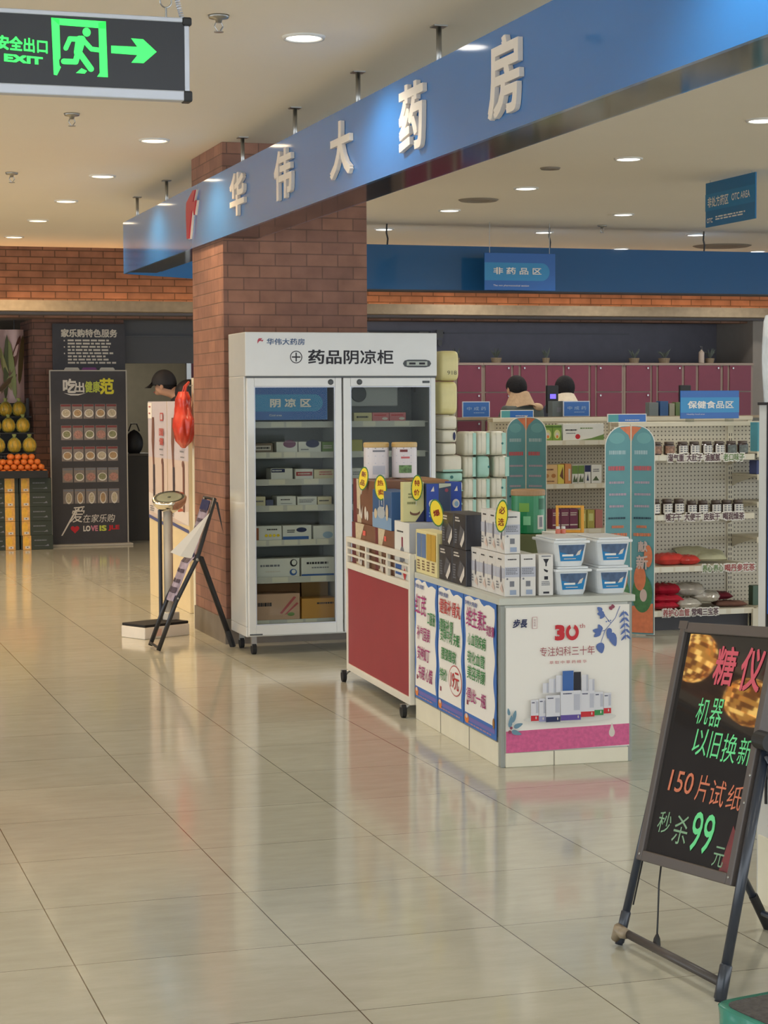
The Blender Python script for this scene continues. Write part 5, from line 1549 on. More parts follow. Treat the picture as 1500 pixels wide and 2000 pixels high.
for c_, (p0, p1) in enumerate(((900, 925), (926, 952), (953, 984))):
    zz = 0.765
    for r_, h_ in enumerate((0.125, 0.125, 0.135, 0.15)):
        nm = ('bottom', 'second from bottom', 'third from bottom', 'top')[r_]
        col_ = ('left', 'middle', 'right')[c_]
        shift = 0.02 if (c_ == 2 and r_ == 2) else 0
        teal = (c_ == 1 and r_ == 2)
        pack(f'{nm} standing tissue pack in the {col_} column of the white stack', tx(p0) + shift, 11.16, zz, (p1 - p0) * 0.00333 - 0.002, 0.2, h_, TEALP if teal else TIS, stripe=not teal, logo=((0.075, h_ * 0.5, 0.014, 0.014), mat('teal_logo', S(40, 110, 110), 0.5)) if (teal or (c_ == 2 and r_ in (1, 3))) else None)
        zz += h_ + 0.0006
zz = 0.765
for k, (h_, m, tx_) in enumerate(((0.085, TIS, 'white'), (0.085, TIS, 'white'), (0.06, TIS, 'white'), (0.056, TEALP, 'teal'), (0.105, TIS, 'white'), (0.075, TIS, 'white'), (0.08, TIS, 'white'), (0.085, TIS, 'white'))):
    roll = k >= 5
    pack(f'{ORD[k]} pack from the bottom, {tx_} and lying flat, beside the refrigerator edge', tx(856), 11.14, zz, 0.1 if roll else 0.135, 0.2, h_, m, lying=True, stripe=(not roll and tx_ == 'white'), name='paper_roll' if roll else 'tissue_pack', logo=((0.078, h_ * 0.5, 0.018, 0.05), NAVY) if k == 6 else (((0.06, h_ * 0.5, 0.02, 0.02), mat('teal_logo', S(40, 110, 110), 0.5)) if k == 3 else None))
    zz += h_ + 0.0006
for k, (h_, lb) in enumerate(((0.205, 'lower pale yellow bag of paper rising behind the rolls'), (0.185, 'upper pale yellow bag of paper at the top of the stack'))):
    z0 = 1.405 + k * 0.2066
    t = pack(lb, tx(856) + 0.002, 11.18, z0, 0.122, 0.2, h_, YELP, stripe=False, name='paper_bag_pack', grp='yellow paper bags')
    if k == 1:
        text(t, '918', '-y', 0.075, 0.05, -0.002, 0.06, 0.025, mat('faint_ink', S(120, 116, 96), 0.6))
carton('lower white carton behind the rolls holding up the yellow bags', (tx(857), 11.36, 0.7655), (0.12, 0.16, 0.638), WC, group=GB)
pl = ob('clear_plastic_bag', MB().grid(lambda u, v: (tx(900) + 0.045 * math.sin(math.pi * v) * math.cos(2 * math.pi * u) * 0.8, 11.42 + 0.08 * math.sin(2 * math.pi * u) * math.sin(math.pi * min(v + 0.1, 1)), 1.335 + 0.24 * v), 20, 14), mat('cloudy_plastic', S(176, 172, 152), 0.3, var=0.1), None, smooth=True)
tag(pl, 'cloudy plastic bag slumped on the white stack right of the yellow bags', 'plastic bag')

# ------------------------------------------------------------------ dispensing counter, lockers and staff at the back
dc = thing('dispensing_counter', 'long glass topped dispensing counter behind the shelves', 'counter', (4.9, 15.2, 0))
ob('body', MB().box(0, 4.6, 0, 0.5, 0, 0.95), mat('counter_grey_brown', S(120, 104, 92), 0.5), dc)
ob('glass_front', MB().box(0, 4.6, 0.0, 0.006, 0.95, 1.345), SMOKE, dc)
ob('glass_top', MB().box(0, 4.6, 0.0, 0.5, 1.345, 1.353), SMOKE, dc)
ob('edge_trim', MB().box(0, 4.6, -0.006, 0.0, 1.335, 1.357).box(0, 4.6, -0.006, 0.0, 0.94, 0.96), STONE, dc)
for X, lb in ((5.53, 'framed blue sign on the dispensing counter, left of the staff'), (6.442, 'framed blue sign on the dispensing counter, in front of the black haired person')):
    t = thing('counter_sign', lb, 'sign', (X, 15.0 + 0.25, 1.3535), 0, 'framed blue counter signs')
    ob('frame', MB().box(0, 0.245, 0, 0.012, 0, 0.135), ALU, t)
    ob('face', MB().rect('-y', -0.0012, 0.1225, 0.0675, 0.23, 0.12), SIGNBLUE, t)
    text(t, '中 成 药', '-y', 0.125, 0.075, -0.0024, 0.17, 0.03, mat('pale_blue', (0, 0, 0, 1)))
    art(t, '-y', -0.002, [('l', 0.16, 0.04, 0.12, 0.008, 1, mat('pale_blue', (0, 0, 0, 1)))], gap=0.001)


def px15(px):
    return 5.439 + (px - 903) * 0.00462


carton('grey box standing on the dispensing counter beside the framed blue sign', (px15(1076) * 1.02, 15.3, 1.3535), (0.1, 0.1, 0.135), mat('slate_box', S(104, 112, 112), 0.5), group='boxes on the dispensing counter', fronts=[('-y', [('r', 0.06, 0.06, 0.04, 0.04, GREYINK)])])
for k, (p0, p1, h_, c_, nm) in enumerate(((1268, 1288, 0.12, (112, 118, 116), 'grey'), (1290, 1308, 0.13, (44, 84, 132), 'blue'), (1309, 1321, 0.11, (152, 146, 124), 'beige'), (1322, 1340, 0.12, (98, 118, 70), 'green'))):
    carton(f'{nm} medicine box in the row on the dispensing counter, left of the health food sign', (px15(p0) * 1.0233, 15.35, 1.3535), ((p1 - p0) * 0.0046 - 0.004, 0.08, h_), mat('row_' + nm, S(*c_), 0.5), name='medicine_box', group='boxes on the dispensing counter')
t = thing('paper_tray', 'beige paper tray at the right end of the dispensing counter', 'tray', (px15(1340) * 1.02, 15.3, 1.3535))
ob('tray', MB().box(0, 0.14, 0, 0.18, 0, 0.02).box(0, 0.006, 0, 0.18, 0.02, 0.06).box(0.134, 0.14, 0, 0.18, 0.02, 0.09).box(0.006, 0.134, 0.174, 0.18, 0.02, 0.09), mat('tray_beige', S(176, 164, 134), 0.6), t)
SCR = mat('violet_screen', S(110, 90, 255), 0.4, emit=1.1, ecol=(0.18, 0.12, 1.0, 1))
for px, lb in ((1066, 'black payment terminal with a violet screen beside the black haired person'), (1331, 'black payment terminal with a violet screen near the right wall')):
    t = thing('payment_terminal', lb, 'terminal', (px15(px) * 1.0333, 15.5, 1.3535), 0, 'payment terminals')
    ob('housing', MB().box(0, 0.105, 0, 0.04, 0.03, 0.27), BLACKPL, t, bevel=0.006)
    ob('stand', MB().box(0.03, 0.075, 0.0, 0.06, 0, 0.03), BLACKPL, t)
    ob('screen', MB().box(0.027, 0.08, -0.003, 0, 0.155, 0.195), SCR, t)

MAR = mat('maroon_door', S(116, 46, 66), 0.45, var=0.04)
LFR = mat('locker_frame', S(150, 132, 120), 0.5, var=0.04)


def lx_(px):
    return 6.997 + (px - 890) * 0.00611


def locker(label, p0, p1, doors, fillers):
    X_ = lx_(p0)
    t = thing('locker_cabinet', label, 'cabinet', (X_, 19.5, 0), 0, 'maroon cabinets along the back')
    W_ = lx_(p1) - X_
    ob('carcass', MB().box(0, W_, 0.02, 0.4, 0, 1.905).box(0, W_, 0.0, 0.02, 1.88, 1.905).box(0, W_, 0.0, 0.02, 0, 0.08), LFR, t)
    rows = [(1.595, 1.878), (1.295, 1.58), (0.995, 1.28), (0.695, 0.98)]
    for a, b_ in doors:
        for z0, z1 in rows:
            d_ = ob('door', MB().box(lx_(a) - X_ + 0.006, lx_(b_) - X_ - 0.006, 0.004, 0.02, z0, z1), MAR, t)
            ob('knob', MB().lathe([(0.004, 0), (0.012, 0.012), (0.01, 0.018)], (lx_(b_) - X_ - 0.04 if a % 2 else lx_(a) - X_ + 0.04, 0.004, z1 - 0.03), n=10, axis=(0, -1, 0)), STEEL, d_)
    for a, b_ in fillers:
        ob('filler_panel', MB().box(lx_(a) - X_ + 0.004, lx_(b_) - X_ - 0.004, 0.006, 0.02, 0.7, 1.875), MAR, t)
    return t


locker('maroon door cabinet at left along the back, beside the yellow paper bags', 795, 941.5, ((798, 840), (845, 887), (893, 939)), ())
locker('maroon door cabinet in the middle along the back, behind the staff', 942, 1211, ((945, 995), (1012, 1060), (1096, 1143), (1158, 1208)), ((998, 1009), (1063, 1093), (1146, 1156)))
locker('maroon door cabinet at the right end along the back', 1211.5, 1471, ((1215, 1264), (1279, 1327), (1359, 1405), (1422, 1467)), ((1267, 1276), (1331, 1355), (1409, 1419)))

POT = mat('woven_pot', S(134, 118, 96), 0.8, var=0.15, vs=60)
DIMG = mat('dim_plant', S(84, 92, 86), 0.7)
for k, (px, wd) in enumerate(((900, 12), (975, 20), (1070, 14), (1242, 20), (1302, 22), (1394, 18))):
    t = thing('plant_pot', f'{ORD[k]} small woven pot from the left on top of the maroon cabinets', 'pot', (lx_(px), 19.65, 1.9055), 0, 'pots on the maroon cabinets')
    r = wd * 0.0055 / 2 * 1.1
    ob('pot', MB().lathe([(r * 0.8, 0), (r, 0.055), (r * 0.9, 0.056)], n=18), POT, t)
    rd = random.Random(k)
    lf = MB()
    for q in range(7):
        a = rd.uniform(0, 6.28)
        lf.tube([(0, 0, 0.05), (r * 0.5 * math.cos(a), r * 0.5 * math.sin(a), 0.1), (r * 1.1 * math.cos(a), r * 1.1 * math.sin(a), 0.12 + rd.uniform(0, 0.05))], [0.006, 0.012, 0.002], 5)
    ob('plant', lf, DIMG, t)
t = thing('pump_bottle', 'pale pump bottle standing on the right maroon cabinet', 'bottle', (lx_(1373), 19.6, 1.9055))
ob('bottle', MB().lathe([(0.03, 0), (0.032, 0.01), (0.032, 0.12), (0.012, 0.14), (0.012, 0.15)], n=18), mat('bottle_beige', S(178, 162, 148), 0.4), t)
ob('pump', MB().cyl((0, 0, 0.15), (0, 0, 0.18), 0.008).box(-0.025, 0.01, -0.006, 0.006, 0.175, 0.19), DARK, t)
dcp = thing('wall_panel', 'dark wall panel with pale angular corners above the refrigerator', 'wall panel', (6.19, 20.46, 1.85))
ob('board', MB().box(0, 0.86, 0, 0.03, 0, 0.43), mat('panel_dark', S(74, 74, 78), 0.7), dcp)
PCN = mat('panel_corner', S(112, 110, 108), 0.6)
for s_ in (0, 1):
    pts = [(0.03, 0.42), (0.13, 0.42), (0.19, 0.35), (0.03, 0.35)]
    pts = pts if not s_ else [(0.86 - a, z) for a, z in reversed(pts)]
    c_ = ob('corner_plate', MB().slab(pts, '-y', -0.006, 0.006), PCN, dcp)
    ob('studs', MB().rect('-y', -0.008, 0.065 if not s_ else 0.795, 0.39, 0.03, 0.03).rect('-y', -0.008, 0.11 if not s_ else 0.75, 0.39, 0.03, 0.03), DARK, c_)
ob('edge_strip', MB().box(0.83, 0.86, -0.004, 0, 0.0, 0.35), PCN, dcp)
t = thing('wall_badge', 'small pale hanging badge on the dark wall right of the panel', 'badge', (7.12, 20.46, 2.1))
ob('plate', MB().box(0, 0.075, 0, 0.02, 0.1, 0.19), PCN, t)
ob('pendant', MB().slab([(0.015, 0.08), (0.06, 0.08), (0.062, 0.03), (0.038, 0.0), (0.014, 0.03)], '-y', 0, 0.02), PCN, t)
tag(ob('wall_rail', MB().box(7.2, 9.45, 20.44, 20.47, 2.25, 2.262), mat('rail_grey', S(100, 100, 108), 0.5)), 'thin grey rail along the dark wall above the cabinets', 'rail')


# ------------------------------------------------------------------ people
SKIN = mat('skin', S(196, 150, 124), 0.55)
HAIR = mat('black_hair', S(34, 32, 34), 0.75, spec=0.2, var=0.15, vs=60, bump=0.5, bs=60)


def skin_mesh(name, verts, edges, radii, m, parent, root=0, sub=2):
    me = bpy.data.meshes.new(name)
    me.from_pydata(verts, edges, [])
    o = bpy.data.objects.new(name, me)
    COL.objects.link(o)
    o.parent = parent
    md = o.modifiers.new('skin', 'SKIN')
    md.use_smooth_shade = True
    if not me.skin_vertices:
        bpy.context.view_layer.objects.active = o
    sv = me.skin_vertices[0].data if me.skin_vertices else None
    if sv:
        for i, r in enumerate(radii):
            rr = r if isinstance(r, tuple) else (r, r)
            sv[i].radius = rr
            sv[i].use_root = (i == root)
    s_ = o.modifiers.new('smooth', 'SUBSURF')
    s_.levels = s_.render_levels = sub
    me.materials.append(m)
    return o


def person(label, loc, rz, bend, coat, trousers, head_tilt=0.0, arms=1.0):
    dz = (1 - arms) * -0.17
    t = thing('person', label, 'person', loc, rz)
    # +y is the way the person faces; bend leans the trunk forwards
    cb, sb = math.cos(R(bend)), math.sin(R(bend))

    def T(x, y, z):
        h = z - 0.95
        return (x, y * cb + h * sb, 0.95 + h * cb - y * sb)
    V, E, Rr = [], [], []

    def add(p, r, link=None):
        V.append(p)
        Rr.append(r)
        if link is not None:
            E.append((link, len(V) - 1))
        return len(V) - 1
    pel = add((0, 0, 0.95), (0.13, 0.1))
    sp_ = add(T(0, 0, 1.12), (0.125, 0.095), pel)
    ch = add(T(0, 0.0, 1.32), (0.15, 0.105), sp_)
    nk = add(T(0, 0.0, 1.45), 0.06, ch)
    hd0 = add(T(0, 0.02, 1.52), 0.058, nk)
    ht = R(head_tilt)
    hd1 = add(T(0, 0.03 + 0.08 * math.sin(ht), 1.52 + 0.075), (0.078, 0.088), hd0)
    hd2 = add(T(0, 0.03 + 0.14 * math.sin(ht), 1.52 + 0.15), (0.07, 0.082), hd1)
    add(T(0, 0.03 + 0.1 * math.sin(ht) + 0.115, 1.52 + 0.07), 0.012, hd1)
    for s_ in (-1, 1):
        sh = add(T(s_ * 0.17, 0, 1.39), 0.06, ch)
        el = add(T(s_ * 0.23, 0.08 * arms, 1.14), 0.045, sh)
        wr = add(T(s_ * 0.17, 0.3 * arms, 1.08 + dz), 0.03, el)
        pm = add(T(s_ * 0.15, 0.38 * arms + 0.02 * (1 - arms), 1.07 + dz * 1.4), (0.034, 0.018), wr)
        for q in range(4):
            f1 = add(T(s_ * 0.15 + (q - 1.5) * 0.019, 0.43 * arms + 0.03 * (1 - arms), 1.068 + dz * 1.7), 0.0085, pm)
            add(T(s_ * 0.15 + (q - 1.5) * 0.02, (0.465 - 0.006 * abs(q - 1.2)) * arms + 0.035 * (1 - arms), 1.05 + dz * 1.85), 0.008, f1)
        th_ = add(T(s_ * 0.15 - s_ * 0.042, 0.385 * arms + 0.05 * (1 - arms), 1.07 + dz * 1.45), 0.01, pm)
        add(T(s_ * 0.15 - s_ * 0.055, 0.41 * arms + 0.06 * (1 - arms), 1.06 + dz * 1.6), 0.009, th_)
        hp = add((s_ * 0.09, 0, 0.88), 0.085, pel)
        kn = add((s_ * 0.1, 0.01, 0.48), 0.058, hp)
        an = add((s_ * 0.1, -0.02, 0.09), 0.04, kn)
        add((s_ * 0.105, 0.12, 0.04), 0.035, an)
    skin_mesh('body', V, E, Rr, SKIN, t)
    # jacket
    V2, E2, R2 = [], [], []

    def a2(p, r, link=None):
        V2.append(p)
        R2.append(r)
        if link is not None:
            E2.append((link, len(V2) - 1))
        return len(V2) - 1
    j0 = a2(T(0, 0, 0.86), (0.175, 0.13))
    j1 = a2(T(0, 0, 1.1), (0.165, 0.13), j0)
    j2 = a2(T(0, 0, 1.31), (0.19, 0.14), j1)
    a2(T(0, 0.0, 1.43), (0.1, 0.09), j2)
    for s_ in (-1, 1):
        b0 = a2(T(s_ * 0.175, 0, 1.385), 0.085, j2)
        b1 = a2(T(s_ * 0.235, 0.08 * arms, 1.14), 0.066, b0)
        a2(T(s_ * 0.18, 0.29 * arms, 1.08 + dz), 0.05, b1)
    skin_mesh('jacket', V2, E2, R2, coat, t)
    V3, E3, R3 = [(0, 0, 0.94)], [], [(0.15, 0.115)]
    for s_ in (-1, 1):
        for p, r in (((s_ * 0.095, 0, 0.8), 0.1), ((s_ * 0.1, 0.01, 0.48), 0.078), ((s_ * 0.1, -0.02, 0.1), 0.065)):
            V3.append(p)
            R3.append(r)
            E3.append((0 if p[2] == 0.8 else len(V3) - 2, len(V3) - 1))
    skin_mesh('trousers', V3, E3, R3, trousers, t, sub=1)
    for s_ in (-1, 1):
        ob('shoe', MB().ell((s_ * 0.103, 0.06, 0.045), 0.05, 0.135, 0.045, 14, 8), BLACKPL, t, smooth=True)
    hc = Vector(T(0, 0.03 + 0.1 * math.sin(ht), 1.52 + 0.105))
    for s_ in (-1, 1):
        ob('ear', MB().ell((hc.x + s_ * 0.083, hc.y - 0.005, hc.z - 0.02), 0.012, 0.02, 0.03, 10, 6), SKIN, t, smooth=True)
        ob('eye', MB().ell((hc.x + s_ * 0.03, hc.y + 0.082, hc.z - 0.01), 0.012, 0.008, 0.007, 10, 6), INK, t, smooth=True)
    ob('mouth', MB().ell((hc.x, hc.y + 0.08, hc.z - 0.075), 0.022, 0.008, 0.006, 10, 6), PINKRED, t, smooth=True)
    return t, hc, T


def hair(t, hc, low=0.6, name='hair', m=HAIR, s_=1.0):
    def f(u, v):
        th = 2 * math.pi * u
        ph = v * math.pi * low
        fr_ = 0.5 + 0.5 * math.sin(th)
        ph *= (1 - 0.38 * fr_ ** 2)
        return (hc.x + 0.094 * s_ * math.sin(ph) * math.cos(th), hc.y - 0.012 + 0.106 * s_ * math.sin(ph) * math.sin(th), hc.z + 0.0 + 0.112 * s_ * math.cos(ph))
    return ob(name, MB().grid(f, 24, 12), m, t, smooth=True)


DCOAT = mat('charcoal_padded_jacket', S(36, 36, 42), 0.6, var=0.08)
GCOAT = mat('grey_green_coat', S(72, 78, 74), 0.8, var=0.08)
TRO = mat('dark_trousers', S(40, 42, 50), 0.8)
p1, hc1, T1 = person('person in a black cap and black jacket bending behind the promotion cabinets', (4.16, 18.8, 0.0), R(66), 33, DCOAT, TRO, 12, 0.15)
p1.scale = (1.13, 1.13, 1.13)
cp = ob('cap', MB().grid(lambda u, v: (hc1.x + 0.1 * math.sin(v * 1.65) * math.cos(6.2832 * u), hc1.y - 0.005 + 0.113 * math.sin(v * 1.65) * math.sin(6.2832 * u), hc1.z + 0.125 * math.cos(v * 1.65)), 24, 10), mat('black_cap', S(32, 32, 38), 0.7), p1, smooth=True)
ob('brim', MB().grid(lambda u, v: (hc1.x + (u - 0.5) * 0.15, hc1.y + 0.09 + 0.08 * v * (1 - (2 * u - 1) ** 2 * 0.5), hc1.z + 0.012 - 0.05 * v), 10, 4), MATS['black_cap'], cp)
hair(p1, hc1, 0.66)
ob('hood', MB().ell(T1(0, -0.1, 1.43), 0.17, 0.13, 0.12, 18, 12), DCOAT, p1, smooth=True)
p2, hc2, T2 = person('person in a dark coat with a tan scarf facing away at the counter', (6.62, 16.6, 0.0), R(18), 4, GCOAT, TRO, 24)
hair(p2, hc2, 0.66)


def scarf(t, T, m, w_, tail):
    o = ob('scarf', MB().grid(lambda u, v: T((0.085 + w_ * v) * math.cos(6.2832 * u), 0.01 + (0.085 + w_ * v * 0.8) * math.sin(6.2832 * u), 1.57 - 0.13 * v + 0.01 * math.sin(6.2832 * u * 3)), 28, 8), m, t, smooth=True)
    if tail:
        ob('scarf_end', MB().ell(T(0.13, -0.06, 1.43), 0.07, 0.05, 0.04, 14, 8), m, o, smooth=True)


scarf(p2, T2, mat('tan_scarf', S(186, 156, 124), 0.85, var=0.1, vs=30, bump=0.5), 0.065, True)
p3, hc3, T3 = person('person with black hair and a cream collar sitting behind the framed blue sign', (7.42, 17.5, 0.0), R(-8), 2, mat('dark_blue_coat', S(44, 48, 64), 0.7), TRO, 0)
hair(p3, hc3, 0.86, s_=1.05)
scarf(p3, T3, mat('cream_collar', S(222, 206, 182), 0.85, var=0.06, vs=30, bump=0.4), 0.07, False)

# ------------------------------------------------------------------ things along the aisle, left of the pillar
ADPAPER = mat('lilac_ad_print', S(206, 198, 206), 0.4, var=0.03)
SANDP = mat('sand_print', S(214, 196, 186), 0.45, var=0.04)
STRIDE = mat('umber_print', S(120, 84, 74), 0.5, var=0.1, vs=30)
for k, (y0, lb) in enumerate(((14.16, 'far one of two cream promotion cabinets with a walking stick advert'), (13.40, 'near one of two cream promotion cabinets with a walking stick advert'))):
    t = thing('promotion_cabinet', lb, 'cabinet', (2.81, y0, 0), 0, 'cream promotion cabinets')
    wd = 0.75
    ob('body', MB().box(0, 0.5, 0.002, wd - 0.002, 0.0, 1.5), mat('cabinet_cream', S(234, 214, 172), 0.4, var=0.02), t, bevel=0.004)
    its = [('r', -wd / 2, 1.06, wd - 0.006, 0.88, ADPAPER), ('r', -wd / 2, 0.85, wd - 0.006, 0.45, SANDP), ('p', [(-wd + 0.004, 0.66), (-0.004, 0.62), (-0.004, 0.72), (-wd * 0.5, 0.70), (-wd * 0.75, 0.79), (-wd + 0.004, 0.8)], mat('ad_white', S(228, 218, 212), 0.45)), ('p', [(-wd * 0.8, 0.83), (-wd * 0.5, 0.70), (-wd * 0.2, 0.72), (-wd * 0.45, 0.74)], mat('ad_rust', S(188, 96, 72), 0.45)),
           ('p', [(-wd + 0.004, 0.625), (-0.004, 0.59), (-0.004, 0.565), (-wd + 0.004, 0.60)], mat('ad_navy', S(84, 92, 140), 0.45))]
    # walking stick pictured as a curved brown shape
    its += [('p', [(-wd * 0.77, 1.38), (-wd * 0.66, 1.38), (-wd * 0.65, 1.25), (-wd * 0.68, 1.12), (-wd * 0.66, 0.98), (-wd * 0.63, 0.88), (-wd * 0.73, 0.88), (-wd * 0.74, 1.0), (-wd * 0.8, 1.2)], STRIDE),
            ('r', -wd * 0.69, 0.89, wd * 0.1, 0.26, mat('ad_dark', S(66, 58, 66), 0.5)), ('r', -wd * 0.22, 0.88, wd * 0.08, 0.34, STRIDE), ('e', -wd * 0.24, 1.05, wd * 0.1, 0.05, STRIDE),
            ('r', -wd * 0.25, 1.385, wd * 0.16, 0.06, mat('ad_red', S(188, 88, 84), 0.5)), ('r', -wd * 0.25, 1.385, wd * 0.1, 0.04, ADPAPER), ('l', -wd * 0.25, 1.14, wd * 0.24, 0.02, 1, GREYINK), ('l', -wd * 0.25, 1.10, wd * 0.18, 0.015, 1, GREYINK), ('l', -wd * 0.78, 0.68, wd * 0.25, 0.05, 3, GREYINK)]
    art(t, '-x', 0, its, gap=0.001)
    text(t, '固', '-x', -wd * 0.25, 1.27, -0.009, wd * 0.22, 0.055, MATS['ad_red'], bold=0.03)
    text(t, '健', '-x', -wd * 0.25, 1.2, -0.009, wd * 0.22, 0.055, MATS['ad_red'], bold=0.03)
    if k == 0:
        ob('notice_slip', MB().box(-0.004, -0.0025, wd - 0.17, wd - 0.01, 1.37, 1.49), PAPER, t)
        art(t, '-x', -0.004, [('l', -wd + 0.09, 1.46, 0.08, 0.02, 1, PINKRED), ('l', -wd + 0.09, 1.41, 0.08, 0.02, 1, PINKRED)], gap=0.001)


def bagf(u, v):
    th = 2 * math.pi * u
    pr = [0.02, 0.1, 0.125, 0.135, 0.13, 0.105, 0.09, 0.095, 0.06]
    i = min(int(v * 8), 7)
    r = pr[i] + (pr[i + 1] - pr[i]) * (v * 8 - i)
    r *= 1 + 0.07 * math.sin(3 * th + v * 9) + 0.07 * math.sin(7 * th - 5 * v) + 0.05 * math.sin(11 * th + 14 * v)
    return (2.735 + 0.52 * r * math.cos(th), 13.2 + 1.15 * r * math.sin(th), 1.175 + 0.39 * v)


rb = thing('red_plastic_bag', 'filled red plastic bag hanging beside the brick pillar in front of the promotion cabinet', 'plastic bag', (0, 0, 0))
ob('bag', MB().grid(bagf, 36, 24), mat('red_plastic', S(206, 66, 48), 0.28, var=0.16, vs=12, bump=0.3, bs=14), rb, smooth=True)
ob('handle', MB().tube([(2.735, 13.16, 1.54), (2.75, 13.17, 1.6), (2.775, 13.2, 1.63), (2.75, 13.23, 1.6), (2.735, 13.24, 1.54)], 0.008), MATS['red_plastic'], rb)
ob('hook', MB().tube([(2.81, 13.2, 1.61), (2.78, 13.2, 1.605), (2.77, 13.2, 1.625)], 0.005), STEEL, rb)
hkx = ob('hook_post', MB().box(2.8, 2.86, 13.17, 13.23, 0.0, 1.66), CREAM)
tag(hkx, 'narrow cream post that carries the red bag beside the cabinet', 'post')

# body weight scale
ws = thing('body_scale', 'dial weighing scale with a white base and round chrome head beside the pillar', 'scale', (2.223, 11.992, 0), R(28))
ob('base', MB().box(0, 0.365, 0, 0.24, 0, 0.075), mat('scale_white', S(226, 218, 206), 0.4, var=0.05), ws, bevel=0.006)
ob('foot_mat', MB().box(0.004, 0.36, 0.004, 0.236, 0.075, 0.092), RUBBER, ws, bevel=0.004)
ob('column', MB().cyl((0.335, 0.17, 0.075), (0.335, 0.17, 0.79), 0.03, n=20), mat('column_grey', S(196, 192, 182), 0.35), ws, smooth=True)
ob('column_shoe', MB().box(0.29, 0.385, 0.12, 0.225, 0.0, 0.14), mat('column_grey', (0, 0, 0, 1)), ws, bevel=0.008)
ob('rod', MB().cyl((0.285, 0.19, 0.092), (0.285, 0.19, 0.8), 0.013, n=12), BLACK, ws)
axd = Vector((-0.26, -0.2, 0.94)).normalized()
dh = ob('dial_head', MB().lathe([(0.035, -0.09), (0.085, -0.055), (0.105, -0.03), (0.112, 0.0), (0.104, 0.012), (0.094, 0.008)], (0.345, 0.165, 0.872), n=36, axis=axd), mat('polished_chrome', S(232, 228, 216), 0.1, metal=1.0), ws, smooth=True)
ob('dial_face', MB().lathe([(0.093, 0.009), (0.001, 0.0095)], (0.345, 0.165, 0.872), n=36, axis=axd), mat('dial_face', S(214, 214, 200), 0.25), dh)
rg_ = MB().lathe([(0.094, 0.0098), (0.082, 0.0102)], (0.345, 0.165, 0.872), n=36, axis=axd)
rg_.f = rg_.f[:-2]
ob('dial_ring', rg_, mat('dial_dark', S(90, 88, 80), 0.3), dh)
ob('dial_needle', MB().lathe([(0.012, 0.0104), (0.004, 0.0115)], (0.345, 0.165, 0.872), n=12, axis=axd), BLACK, dh)
ob('dial_glass', MB().lathe([(0.094, 0.012), (0.06, 0.016), (0.001, 0.017)], (0.345, 0.165, 0.872), n=36, axis=axd), GLASS, dh)
ob('sticker', MB().rect('-y', -0.001, 0.1, 0.038, 0.07, 0.045), mat('sticker_pink', S(222, 186, 170), 0.5), ws)

# folding leaflet stand in front of the pillar
fs_ = thing('leaflet_stand', 'black folding leaflet stand with a curling white page leaning beside the pillar', 'display stand', (2.184, 11.35, 0))
LEG = BLACK
for y in (0.0, 0.26):
    ob('front_rail', MB().tube([(0, y, 0.012), (0.11, y, 0.3), (0.24, y, 0.55), (0.352, y, 0.915)], 0.014, 10), LEG, fs_, smooth=True)
    if y == 0.0:
        ob('rear_leg', MB().tube([(0.245, y + (0.12 if y == 0 else -0.02), 0.56), (0.29, y + 0.12, 0.55), (0.48, y + 0.12, 0.012)], 0.017, 10), LEG, fs_, smooth=True)
        ob('foot_cap', MB().cyl((0.45, 0.12, 0.1), (0.484, 0.12, 0.0), 0.019, n=10), BLACKPL, fs_)
ob('crossbar', MB().cyl((0.0, 0, 0.03), (0.0, 0.26, 0.03), 0.008).cyl((0.24, 0, 0.55), (0.24, 0.26, 0.55), 0.012).cyl((0.352, 0, 0.91), (0.352, 0.26, 0.91), 0.009).cyl((0.12, 0, 0.33), (0.12, 0.26, 0.33), 0.007), LEG, fs_)


def sheet(u, v):
    z = 0.3 + 0.6 * v
    x = 0.108 + (z - 0.3) * 0.4 if z < 0.55 else 0.228 + (z - 0.55) * 0.31
    y = 0.012 + 0.236 * u
    return (x - 0.004 - 0.02 * math.sin(math.pi * u) * (1 - v), y, z)


ob('leaflet_panel', MB().grid(sheet, 10, 16), mat('leaflet_mauve', S(150, 140, 160), 0.5, var=0.35, vs=16), fs_, smooth=True)
lt_ = MB()
for k in range(9):
    v = 0.08 + 0.1 * k
    for u0, u1 in ((0.12, 0.42), (0.5, 0.86)):
        pp = [sheet(u0, v), sheet(u1, v), sheet(u1, v + 0.035 + 0.02 * (k % 3 == 0)), sheet(u0, v + 0.035 + 0.02 * (k % 3 == 0))]
        lt_.add([(a - 0.003, b_, c_) for a, b_, c_ in pp], [(0, 1, 2, 3)])
ob('leaflet_print', lt_, mat('leaflet_dark', S(70, 60, 78), 0.5), fs_)
bl_ = MB()
for v0, v1 in ((0.0, 0.06), (0.9, 1.0), (0.44, 0.48)):
    pp = [sheet(0.03, v0), sheet(0.97, v0), sheet(0.97, v1), sheet(0.03, v1)]
    bl_.add([(a - 0.0045, b_, c_) for a, b_, c_ in pp], [(0, 1, 2, 3)])
ob('leaflet_border', bl_, NAVY, fs_)


def curl(u, v):
    # white page folded outward from the rail: a cone of paper
    a = R(-10 + 120 * u)
    r = 0.015 + 0.13 * v
    return (0.325 - 0.225 * v - 0.02 + r * 0.45 * math.sin(a) * -0.35, 0.02 + 0.02 * v - r * 0.28 * math.cos(a), 0.84 - 0.21 * v - r * 0.3 * u)


